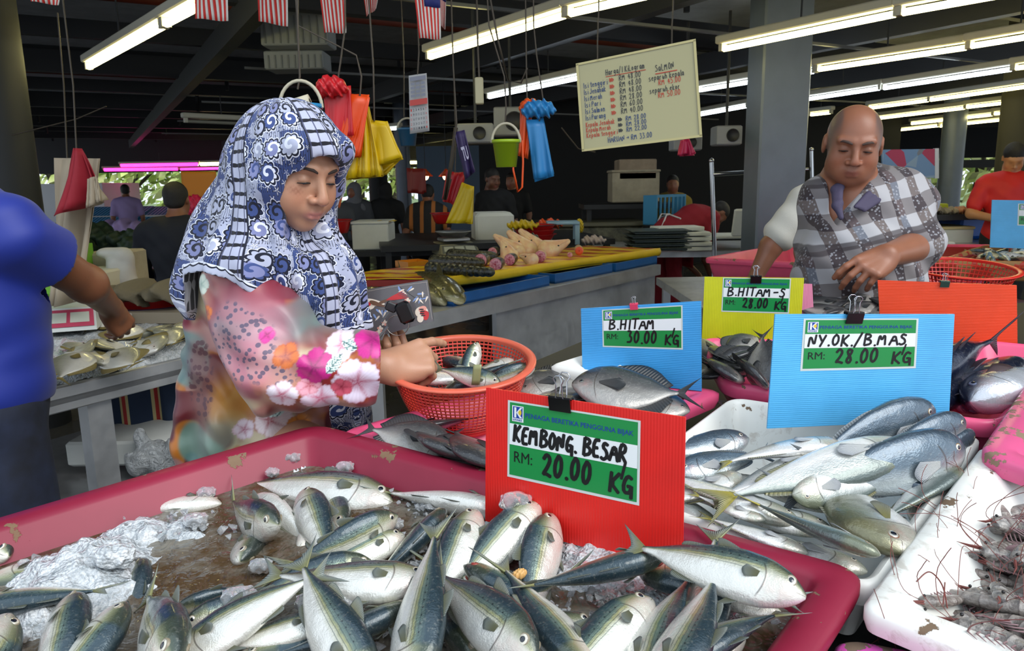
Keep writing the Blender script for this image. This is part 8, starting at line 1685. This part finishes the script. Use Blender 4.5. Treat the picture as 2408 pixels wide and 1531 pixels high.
gg = mat('green_crate', '6fae2a', .45); box('foam_box', 120, 695, 3.35, .45, .10, .3, mat('cream_foam', 'c2bda6', .7), 'cream foam box under the green crate at the left', 'foam box'); crate('plastic_crate', at(40, 668, 3.4), at(180, 668, 3.45), .28, at(40, 668, 3.4).z, .16, gg, 'bright green slatted crate beside the blue sleeve'); box('foam_box', 240, 690, 3.7, .20, .20, .3, foam_d, 'stained foam box left of the white sack', 'foam box'); crate('plastic_crate', at(60, 690, 3.25), at(165, 690, 3.28), .2, at(60, 700, 3.25).z, .05, gg, 'second low green crate below the cream foam box', False)
# floor things
e = box('foam_tray', 400, 1095, 2.75, .80, .10, .45, foam, 'white foam tray on the floor below the pomfret table', 'foam tray')
ig = NT('plastic_ice_bag'); ig.base(lin('dde3e6')); ig.p(Roughness=.12, Transmission_Weight=.3, IOR=1.3); ig.bump(ig.noise(ig.coord(), 28, 5, .6, 1.5).outputs[0], 1.0, .05)
s = SDF().ell((0, 0, .05), (.10, .08, .07), k=.03).ell((-.04, 0, .12), (.03, .03, .05), k=.03).ell((.08, 0, .08), (.04, .05, .05), k=.02); o = s.mesh(.007, 'ice_bag', ig.m, warp=lambda X, Y, Z: .008 * np.sin(X * 60 + 2) * np.sin(Z * 50) + .006 * np.sin(Y * 80 + X * 60)); o.location = at(365, 1110, 2.70); tag(o, 'clear plastic bag of ice on the floor below the striped canvas', 'ice bag')
b = MB(); q = at(485, 1045, 2.72); b.slab(lambda u, v: q + Vector((u * .09 - .04, .0, v * .07 - .05 + .02 * u)), 4, 4, .004); b.build('green_packet', mat('green_pack', '1f7a3c', .4), label='green plastic packet leaning on the white floor tray', cat='packet')
# ================= things that hang from the roof =================
wire = mat('hook_wire', '4a4238', .5, .5)
def hook(pts, Y, e=None, r=.003, label=None):
 b = MB(); P_t = [at(x, y, Y) for x, y in pts]; top = max(P_t, key=lambda p: p.z); P_t = (P_t + [Vector((top.x, top.y, 2.66))]) if (e is not None or label and 'cable' in label ) and top == P_t[-1] else P_t; b.tube(P_t, r, 6); o = b.build('hook' if e is None else 'wire', wire, e)
 if e is not None: o.matrix_parent_inverse = Matrix.Translation(-e.location)
 elif label: tag(o, label, 'hook')
 return o
def hung(name, Q, Y, m, label, cat, n=1, th=.003, wave=.012, wf=9, dz=.006, wires=None, pname='sheet', k=14):
 """n soft sheets hanging one behind the other; Q = corners TL TR BR BL"""
 c = at(*Q[0], Y); e = empty(name, c, label, cat); b = MB()
 for i in range(n):
  j = [(q[0] + random.uniform(-1, 1) * 3 * (n > 1), q[1] + random.uniform(-1, 1) * 4 * (n > 1)) for q in Q]; P = [at(*q, Y + i * dz) - c for q in j]
  b.slab(lambda u, v: (P[0] * (1 - u) + P[1] * u) * (1 - v) + (P[3] * (1 - u) + P[2] * u) * v + Vector((0, wave * math.sin(u * wf + i * 1.3 + v * 2) * (.3 + .7 * v), 0)), k, 8, th)
 b.build(pname, m, e)
 if wires: hook(wires, Y, e)
 return e
# price whiteboard
wbm = mat('whiteboard', 'b5ad78', .12, spec=.8); YW = 3.0; wsh = Sheet(at(1357, 152, YW + .05), at(1633, 95, YW - .02), at(1648, 320, YW - .02), at(1371, 354, YW + .05)); e = empty('whiteboard', wsh(0, 0), 'whiteboard of handwritten fish prices hanging from the roof', 'whiteboard')  # yellow reflection of the tube lights painted into the board's base colour
def wr_(o): o.parent = e; o.matrix_parent_inverse = Matrix.Translation(-e.location); return o
b = MB(); wsh.rect(b, 0, 0, 1, 1, 0, 0, .012); wr_(b.build('board', wbm)); b = MB()
for (x0, y0, x1, y1) in ((-.01, -.012, 1.01, .012), (-.01, .985, 1.01, 1.012), (-.01, 0, .012, 1), (.988, 0, 1.01, 1)): wsh.rect(b, x0, y0, x1, y1, .006, 0, .022)
wr_(b.build('frame', mat('alu_frame', 'b3a878', .3, .7))); b = MB(); pw = .0026; hh = .0215
def wl(t, x, y, c, s=1.0, fit=None): wsh.write(b, t, x, y, hh * s, pw, c, d=.003, fit=fit)
wl('Harga/1 KiLogram', .24, .185, 0, 1.0, .34); wsh.stroke(b, [(.24, .20), (.58, .205)], .003, .003, 2)
for i, (t, c, pr) in enumerate((('Isi tenggiri', 1, '48.00'), ('Isi Jenahak', 1, '48.00'), ('Isi Merah', 1, '48.00'), ('Isi Pari', 1, '28.00'), ('Isi Salmon', 1, '60.00'), ('Isi Parang', 1, '40.00'))):
 y = .285 + i * .074; wl(t, .04, y, 1, .95, .0178 * len(t)); wl('>', .27, y - .01, 2, .9, .055); wl('RM ' + pr, .35, y - .015, 0, 1.0, .19)
for i, (t, pr) in enumerate((('Kepala Jenahak', '28.00'), ('Kepala Merah', '28.00'), ('Kepala tenggiri', '22.00'))):
 y = .735 + i * .062; wl(t, .04, y, 2, .85, .0180 * len(t)); wl('>', .32, y - .008, 0, .8, .05); wl('RM ' + pr, .385, y - .01, 1, .85, .175)
wl('HARUAN ~ RM 33.00', .22, .945, 1, .95, .38); wl('SaLMON', .66, .245, 0, 1.1, .16); wsh.stroke(b, [(.66, .27), (.84, .27)], .004, .003, 2); wl('separuh kepala', .60, .335, 0, .95, .30); wl('RM 45.00', .68, .395, 2, .95, .19); wl('separuh ekor', .60, .47, 0, .95, .26); wl('RM 50.00', .67, .53, 2, .95, .19)
wr_(b.build('handwriting', [mat('ink_dark', '2a2c28', .4), mat('ink_blue', '2a4470', .4), mat('ink_red', 'c0401c', .4)]))
for px in (1405, 1580): hook([(px, 140 - (px - 1400) * .2), (px, 100 - (px - 1400) * .2), (px + 3, 20)], YW, e)
# bundles of plastic bags
hung('bag_bundle', ((762, 212), (822, 205), (832, 318), (770, 325)), 2.45, mat('red_bag2', 'c41c24', .4), 'red plastic bag bundle, leftmost of the big hanging cluster', 'bag bundle', 7, wires=[(790, 215), (800, 150), (812, 60), (811, -40)])
rag(778, 222, 2.43, .09, .06, mat('red_bag2', '', 0), 'knotted red bag top beside the blue bucket'); hung('bag_bundle', ((812, 222), (868, 226), (845, 370), (778, 374)), 2.455, mat('orange_bag2', 'e0480f', .4), 'orange plastic bag bundle between the red and yellow ones', 'bag bundle', 8, wires=[(846, 228), (850, 180), (838, 130), (700, 60)])
hung('bag_bundle', ((832, 250), (866, 255), (900, 412), (815, 420)), 2.50, mat('yellow_bag2', 'c9a60c', .4), 'pleated yellow plastic bag bundle above the woman\'s brow', 'bag bundle', 12, wave=.02, wf=16); hung('bag_bundle', ((868, 285), (908, 288), (945, 372), (885, 392)), 2.50, mat('yellow_bag2', '', 0), 'smooth yellow bag bundle at the right of the cluster', 'bag bundle', 8, wave=.01, wf=5, wires=[(880, 285), (878, 160), (870, 40)])
hung('bag_bundle', ((800, 372), (940, 372), (905, 408), (790, 424)), 2.58, mat('yellow_bag2', '', 0), 'lower folds of yellow bags behind the headscarf peak', 'bag bundle', 6, wave=.02, wf=7)
hung('bag_bundle', ((1052, 405), (1092, 408), (1075, 482), (1042, 470)), 4.2, mat('red_bag3', 'a81420', .45), 'crumpled red bag bundle above the yellow bag at the far scale', 'bag bundle', 8, wave=.03, wf=12, wires=[(1070, 408), (1072, 340), (1066, 150)]); hung('bag_bundle', ((1088, 428), (1114, 440), (1112, 525), (1052, 525)), 4.15, yb, 'yellow bag hanging over the red bowl and scale pan', 'bag bundle', 4, wave=.03, wf=6)
hung('bag_bundle', ((958, 398), (998, 400), (1000, 455), (960, 452)), 8.0, mat('dark_red_bag', '7a1c14', .5), 'dim dark red bags beside the first warm bulb', 'bag bundle', 4); hung('plastic_bag', ((1602, 330), (1618, 328), (1632, 362), (1596, 366)), 4.0, mat('magenta_bag', 'c0204e', .4), 'pink bag hanging under the whiteboard corner', 'plastic bag', 3, wave=.02)
hung('plastic_bag', ((1226, 262), (1250, 256), (1240, 372), (1220, 370)), 2.9, ob, 'folded orange bag hanging left of the blue one', 'plastic bag', 3, wires=[(1240, 260), (1238, 170)]); hung('plastic_bag', ((1238, 283), (1278, 278), (1302, 412), (1258, 425)), 2.88, bb, 'folded blue bag hanging right of the green bucket', 'plastic bag', 3, wave=.008, wires=[(1268, 285), (1278, 240), (1262, 130), (1255, 60)]); rag(1265, 272, 2.88, .11, .06, bb, 'knotted blue bag top above the folded blue bag'); rag(1245, 262, 2.9, .07, .05, ob, 'knotted orange bag top beside the blue knot')
e = hung('pouch', ((1066, 312), (1092, 308), (1117, 402), (1092, 420)), 2.8, mat('purple_cloth', '2c1f4a', .6), 'dark purple cloth pouch hanging above the young man', 'pouch', 2, wires=[(1068, 330), (1074, 290), (1066, 160)])
psh = Sheet(at(1068, 312, 2.78), at(1094, 308, 2.78), at(1119, 402, 2.78), at(1094, 420, 2.78)); b = MB(); psh.printed(b, 'TU', .25, .50, .5, .05, 0, .002, .03); o = b.build('printed_letters', mat('silver_print', 'a8a4b8', .4), e); o.matrix_parent_inverse = Matrix.Translation(-e.location)
hook([(1058, 420), (1046, 470), (1062, 380), (1072, 300)], 4.0, None, .012, 'dark twisted strap beside the purple pouch')
e = hung('calendar', ((961, 178), (1003, 172), (1010, 308), (964, 315)), 2.9, mat('paper', 'b0b0ae', .7), 'paper wall calendar hanging from a wire', 'calendar', 1, wave=.003, wires=[(982, 176), (985, 120)]); csh = Sheet(at(961, 178, 2.885), at(1003, 172, 2.885), at(1010, 308, 2.885), at(964, 315, 2.885)); b = MB(); csh.rect(b, .03, .42, .97, .52, .001, 1); csh.rect(b, .05, .03, .95, .10, .001, 2)
for r in range(5):
 for q in range(7): csh.printed(b, str(r * 7 + q + 1) if r * 7 + q < 31 else '.', .06 + q * .13, .60 + r * .08, .07, .009, 1 if q in (0, 6) else 0, .001, .01)
for r in range(12): csh.rect(b, .1 + .28 * (r % 3), .13 + .068 * (r // 3), .32 + .28 * (r % 3), .175 + .068 * (r // 3), .0008, 2)
o = b.build('printed_days', [mat('print_black', '33343a', .6), mat('print_red2', 'b8443c', .6), mat('print_grey', '7c7f8c', .6)], e); o.matrix_parent_inverse = Matrix.Translation(-e.location)
def bucket(px, py, Y, R, H, m, label, hm, arc, wires=None, fill=None):
 c = at(px, py, Y); e = empty('bucket', c, label, 'bucket'); b = MB(); b.lathe([(.001, 0), (R * .74, 0), (R, H), (R * 1.06, H), (R * 1.06, H - .012), (R * 1.0, H - .012)], 28); b.lathe([(R * .97, H), (R * .71, .004), (.001, .004)], 28); b.build('bucket_body', m, e)
 b = MB(); b.tube([(R * 1.04 * math.cos(t), 0, H - .01 + arc * math.sin(t)) for t in np.linspace(0, math.pi, 16)], .005, 8); b.build('handle', hm, e)
 if wires: hook(wires, Y, e)
 return e
hm_ = mat('cream_handle', 'b8b098', .5); bucket(712, 318, 2.2, .058, .085, mat('blue_bucket', '2c84b8', .3), 'blue bucket with a cream hoop handle above the headscarf', hm_, .075, [(700, 210), (705, 180), (700, 60), (700, -30)]); bucket(960, 343, 4.0, .052, .09, mat('dull_blue_bucket', '2b5f80', .4), 'dull blue bucket hanging behind the calendar', hm_, .06, [(950, 275), (950, 150)]); bucket(1191, 393, 2.8, .050, .098, mat('lime_bucket', '9ab822', .35), 'lime green bucket with a cream hoop handle', hm_, .068, [(1188, 290), (1190, 250), (1186, 180), (1150, 60), (1145, -20)])
b = MB(); b.lathe([(.008, 0), (.02, 0), (.02, .05), (.008, .05)], 20, M=Matrix.Rotation(1.3, 4, 'Y')); b.build('paper_roll', mat('roll_cream', 'c8c0a8', .7), label='roll of cream paper in the blue bucket', cat='paper roll').location = at(690, 250, 2.2)
hook([(1204, 332), (1207, 400), (1218, 452), (1228, 440), (1230, 380), (1228, 330)], 2.78, None, .004, 'orange cord looped beside the lime bucket').data.materials[0] = ob
e = hung('apron', ((128, 372), (235, 372), (205, 700), (120, 720)), 3.0, mat('cream_apron', 'a89a84', .8), 'long cream apron hanging behind the blue shirt', 'apron', 2, wave=.05, wf=9); hung('red_cloth', ((170, 352), (190, 352), (250, 470), (128, 505)), 2.9, mat('dark_red_cloth', '9a1a2a', .7), 'dark red cloth hanging over the cream apron', 'cloth', 2, wave=.04, wf=8, wires=[(180, 355), (172, 200)]); hung('cream_bag', ((206, 420), (225, 415), (245, 470), (215, 490)), 2.85, mat('cream_apron', '', 0), 'cream bag bulging from the dark red cloth', 'bag', 3, wave=.03)
hung('sign_board', ((425, 403), (508, 403), (510, 470), (430, 462)), 6.5, mat('orange_sign', 'c47a14', .6), 'plain orange sign board left of the headscarf', 'sign', 1, wave=0); rag(462, 506, 6.0, .17, .17, mat('magenta_bag', '', 0), 'crumpled pink bag below the orange sign'); hung('banner', ((752, 420), (815, 420), (800, 490), (770, 470)), 5.5, mat('orange_flag', 'b8551c', .6), 'orange cloth pennant right of the woman\'s nose', 'pennant', 1)
MB().box((0, 0, 0), (.032, .03, .10), bev=.004).build('switch_box', mat('cream_plastic', 'b5ad88', .5), label='small cream switch box hanging by its cable', cat='switch box').location = at(1127, 214, 3.0); hook([(1127, 185), (1124, 120)], 3.0, None, .004, 'cable above the cream switch box')
grey_pl = mat('pale_grey_metal', '7c8086', .5)
for (px, py, Y, w, h, lb, ct) in ((1200, 285, 6.0, .26, .22, 'pale air unit with a dark grille above the lime bucket', 'air conditioner'), (1117, 313, 5.6, .27, .14, 'pale blank box behind the pouch wires', 'box'), (1716, 318, 6.0, .20, .15, 'pale fan unit left of the grey pillar', 'fan unit'), (1618, 335, 6.4, .24, .13, 'grey box behind the pink bag', 'box')):
 e = empty('air_unit' if 'unit' in lb else 'junction_box', at(px, py, Y), lb, ct); MB().box((0, .1, 0), (w, .2, h), bev=.01).build('unit_body', grey_pl, e); MB().lathe([(.0001, 0), (h * .3, 0), (h * .32, .01), (h * .34, 0)], 20, M=Matrix.Translation((w * .12, -.005, 0)) @ Matrix.Rotation(math.pi / 2, 4, 'X')).build('grille', beam_m, e); b = MB(); b.tube([(0, .1, h / 2), (0, .1, 2.75 - at(px, py, Y).z)], .012, 6); b.build('bracket', beam_m, e)
vent = mat('vent_white', '8b9092', .6)
for (px, py, Y, w, h, lb) in ((690, 60, 6.4, .55, .30, 'pale louvred box in the roof behind the striped flags'), (690, 140, 6.6, .50, .15, 'second pale louvred box below the first in the roof')):
 e = empty('roof_vent', at(px, py, Y), lb, 'vent'); MB().box((0, .15, 0), (w, .3, h), bev=.01).build('vent_body', vent, e); b = MB(); [b.box((-w / 2 + .04 + i * w / 9, -.004, -h * .1), (.012, .012, h * .7)) for i in range(9)]; b.build('vent_slats', mat('vent_slat', '6f7375', .6), e)
# flags
fr_ = [mat('flag_red', 'c8281e', .7), mat('flag_white', 'd8d2c8', .7), mat('flag_blue', '1a2464', .7), mat('flag_yellow', 'd8b820', .6)]
def flag(Q, Y, label, canton=False, diag=0):
 c = at(*Q[0], Y); e = empty('flag', c, label, 'flag'); b = MB(); P = [at(*q, Y) - c for q in Q]; n = 14
 f = lambda u, v, d=0: (P[0] * (1 - u) + P[1] * u) * (1 - v) + (P[3] * (1 - u) + P[2] * u) * v + Vector((0, .010 * math.sin(u * 7 + v * 3) - d, 0))
 for i in range(n): b.slab(lambda u, v, i=i: f((i + u) / n, v), 2, 8, .0015, i % 2)
 b.build('striped_cloth', fr_, e)
 if canton:
  b = MB(); b.slab(lambda u, v: f(.38 + u * .62, v * .56, .002), 6, 6, .0015, 2); b.slab(lambda u, v: f(.60 + .22 * u, .36 + .035 * math.sin(u * 3.14) + .03 * v, .004), 8, 1, .0015, 3)
  for k in range(7): a = 2 * math.pi * k / 7; b.add([f(.78, .38, .005), f(.78 + .07 * math.cos(a - .3), .38 + .05 * math.sin(a - .3), .005), f(.78 + .14 * math.cos(a), .38 + .09 * math.sin(a), .005), f(.78 + .07 * math.cos(a + .3), .38 + .05 * math.sin(a + .3), .005)], [(0, 1, 2, 3), (3, 2, 1, 0)], 3)
  b.build('canton', fr_, e)
flag(((55, -70), (142, -70), (140, 13), (72, 3)), 2.9, 'striped flag cut by the top edge at the far left'); flag(((450, -85), (528, -88), (538, 50), (459, 44)), 2.9, 'striped flag right of the upper left lamp'); flag(((598, -80), (672, -82), (678, 63), (608, 50)), 3.0, 'striped flag above the pale roof vent'); flag(((738, -95), (808, -97), (815, 78), (763, 77)), 2.9, 'tall striped flag third from the lamp'); flag(((845, -60), (900, -75), (885, 20), (862, 39)), 3.3, 'small twisted striped flag with slanting stripes'); flag(((965, -80), (1032, -80), (1037, 93), (986, 90)), 2.7, 'striped flag with a blue corner and yellow star', True); flag(((1028, -80), (1050, -80), (1047, 70), (1036, 60)), 3.0, 'narrow striped flag edge behind the starred one', True)
b = MB(); b.tube([at(x, -84 + 5 * math.sin(x / 70), 2.95) for x in range(-100, 1300, 50)], .003, 5); b.build('flag_string', wire, label='string that carries the row of striped flags', cat='string')
for (pts, Y, lb) in (([(135, 30), (150, 200), (160, 420)], 4.0, 'thin cord hanging left of the red cloth'), ([(250, 250), (180, 280), (20, 320)], 4.5, 'pale diagonal cable at the upper left'), ([(1320, 300), (1360, 350), (1400, 358)], 4.0, 'cable under the left end of the whiteboard'), ([(1150, -20), (1170, 90), (1195, 190), (1225, 195), (1240, 160)], 2.9, 'bent wire hook above the folded orange bag')): hook(pts, Y, None, .004, lb)
# ================= outside: trees, kiosks, greens =================
lf = NT('leaf'); oi = lf.n('ObjectInfo'); n = lf.noise(lf.coord(), 1.1, 4); lf.base(lf.ramp(lf.math('ADD', n.outputs[0], lf.math('MULTIPLY', oi.outputs['Random'], .12)), [(.35, lin('7fa84c')), (.50, lin('c4da74')), (.66, lin('f2f6b4'))])); lf.p(Roughness=.6, Transmission_Weight=0.0, Subsurface_Weight=.0); bark = mat('bark', '3b352b', .9, var=.2)
def tree(px, Y, h, cw, ch, lb, n=900, ls=.24):
 c = at(px, 500, Y); e = empty('tree', (c.x, Y, 0), lb, 'tree'); rr = random.Random(int(px * 7 + Y)); b = MB(); b.tube([(0, 0, -.1), (.1, 0, h * .4), (-.05, 0, h * .8)], [.20, .15, .06], 8)
 for k in range(6): a = k * 1.1; b.tube([(0, 0, h * (.30 + .06 * k)), (math.cos(a) * cw * .35, math.sin(a) * cw * .3, h * (.5 + .06 * k)), (math.cos(a) * cw * .7, math.sin(a) * cw * .6, h * (.65 + .05 * k))], [.09, .05, .02], 6)
 b.build('trunk', bark, e); b = MB()
 for _ in range(n):
  while True:
   q = Vector((rr.uniform(-1, 1), rr.uniform(-1, 1), rr.uniform(-1, 1)))
   if q.length < 1 and (math.sin(q.x * 9 + px) * math.sin(q.z * 8 + q.y * 5)) > -.55: break
  q = Vector((q.x * cw, q.y * cw, h * .75 + q.z * ch)); d = Vector((rr.gauss(0, 1), rr.gauss(0, 1), rr.gauss(0, 1))).normalized(); x = d.orthogonal().normalized() * ls * rr.uniform(.6, 1.3); y = d.cross(x) * .5
  b.add([q - x, q + y, q + x, q - y], [(0, 1, 2, 3)])
 b.build('crown', lf.m, e)
for i, (px, Y, h, cw, ch, lb) in enumerate(((130, 27, 4.2, 3.2, 2.6, 'tree left of the dark red cloth'), (310, 29, 4.4, 3.0, 2.8, 'dark forked tree under the pink tubes'), (420, 34, 5.0, 3.6, 3.4, 'bright tree behind the orange sign'), (530, 28, 3.9, 2.4, 2.4, 'tree beside the edge of the headscarf'), (845, 27, 4.4, 2.2, 2.6, 'yellow green tree right of the woman\'s face'), (925, 33, 4.5, 2.2, 3.2, 'soft green tree by the far blue pillar'), (-60, 30, 4.5, 3.4, 3, 'tree past the left dark pillar'), (2120, 27, 4.6, 2.8, 2.4, 'tree over the poster board'), (2290, 26, 4.4, 2.6, 2.8, 'pale green tree between the right pillars'), (2450, 28, 4.8, 3.2, 3.2, 'tree at the far right behind the olive pillar'), (230, 42, 6, 5, 4, 'distant broad tree at the left'), (2200, 38, 6, 5, 4, 'distant broad tree at the right'), (700, 38, 6, 4, 4, 'distant tree hidden by the headscarf'))):
 tree(px, Y, h, cw, ch, lb)
rfm = NT('blue_roof'); wv = rfm.n('TexWave', wave_type='BANDS', bands_direction='X', i_Scale=4.0, i_Vector=rfm.coord()); rfm.base(lin('2f8fc4')); rfm.bump(wv.outputs[0], .8, .03)
for (px, w, lb) in ((258, .75, 'left market kiosk with a blue corrugated roof'), (335, .75, 'right market kiosk with a blue corrugated roof')):
 c = at(px, 520, 17.0); e = empty('kiosk', (c.x, 17, 0), lb, 'kiosk'); MB().add([(-w, -.5, c.z - .05), (w, -.5, c.z - .05), (w, .6, c.z + .28), (-w, .6, c.z + .28), (-w, -.5, c.z - .02), (w, -.5, c.z - .02), (w, .6, c.z + .31), (-w, .6, c.z + .31)], [(0, 3, 2, 1), (4, 5, 6, 7), (0, 1, 5, 4), (1, 2, 6, 5), (2, 3, 7, 6), (3, 0, 4, 7)]).build('roof', rfm.m, e)
 for sx_ in (-w + .05, w - .05): MB().box((sx_, -.4, c.z / 2), (.06, .06, c.z)).build('post', grey_pl, e)
 MB().box((0, .2, .45), (w * 1.8, .6, .9), bev=.02).build('counter', foam, e)
e = box('delivery_van', 160, 575, 20, 2.2, 1.6, 2.0, mat('van_white', 'c8ccd0', .4), 'pale parked van seen past the left apron', 'van')
lv = mat('dark_greens', '1f3320', .6, var=.4)
stand('vegetable_table', 340, 600, 5.6, 2.4, 1.0, dst, 'dark table heaped with leafy greens beyond the sack')
s = SDF(); rr = random.Random(3)
for _ in range(70): s.ell((rr.uniform(-1.1, 1.1), rr.uniform(.1, .9), rr.uniform(.0, .16)), (rr.uniform(.05, .12), .07, rr.uniform(.04, .09)), k=.01)
o = s.mesh(.02, 'leafy_greens', lv, warp=lambda X, Y, Z: .02 * np.sin(X * 60) * np.sin(Z * 50 + Y * 40)); o.location = at(340, 600, 5.6); tag(o, 'heap of dark leafy greens beyond the white sack', 'vegetables', kind='stuff')
rag(290, 555, 5.4, .30, .12, mat('lilac', '', 0), 'lilac and white bag on the leafy greens'); rag(258, 565, 5.3, .16, .08, foam, 'small white bag left of the lilac one on the greens'); rag(330, 560, 5.5, .2, .1, mat('pale_green_bag', '9fb890', .5), 'pale green bag on the leafy greens')
for o in list(bpy.data.objects):
 if o.type == 'MESH' and len(o.data.polygons) == 0: print('EMPTY', o.name)
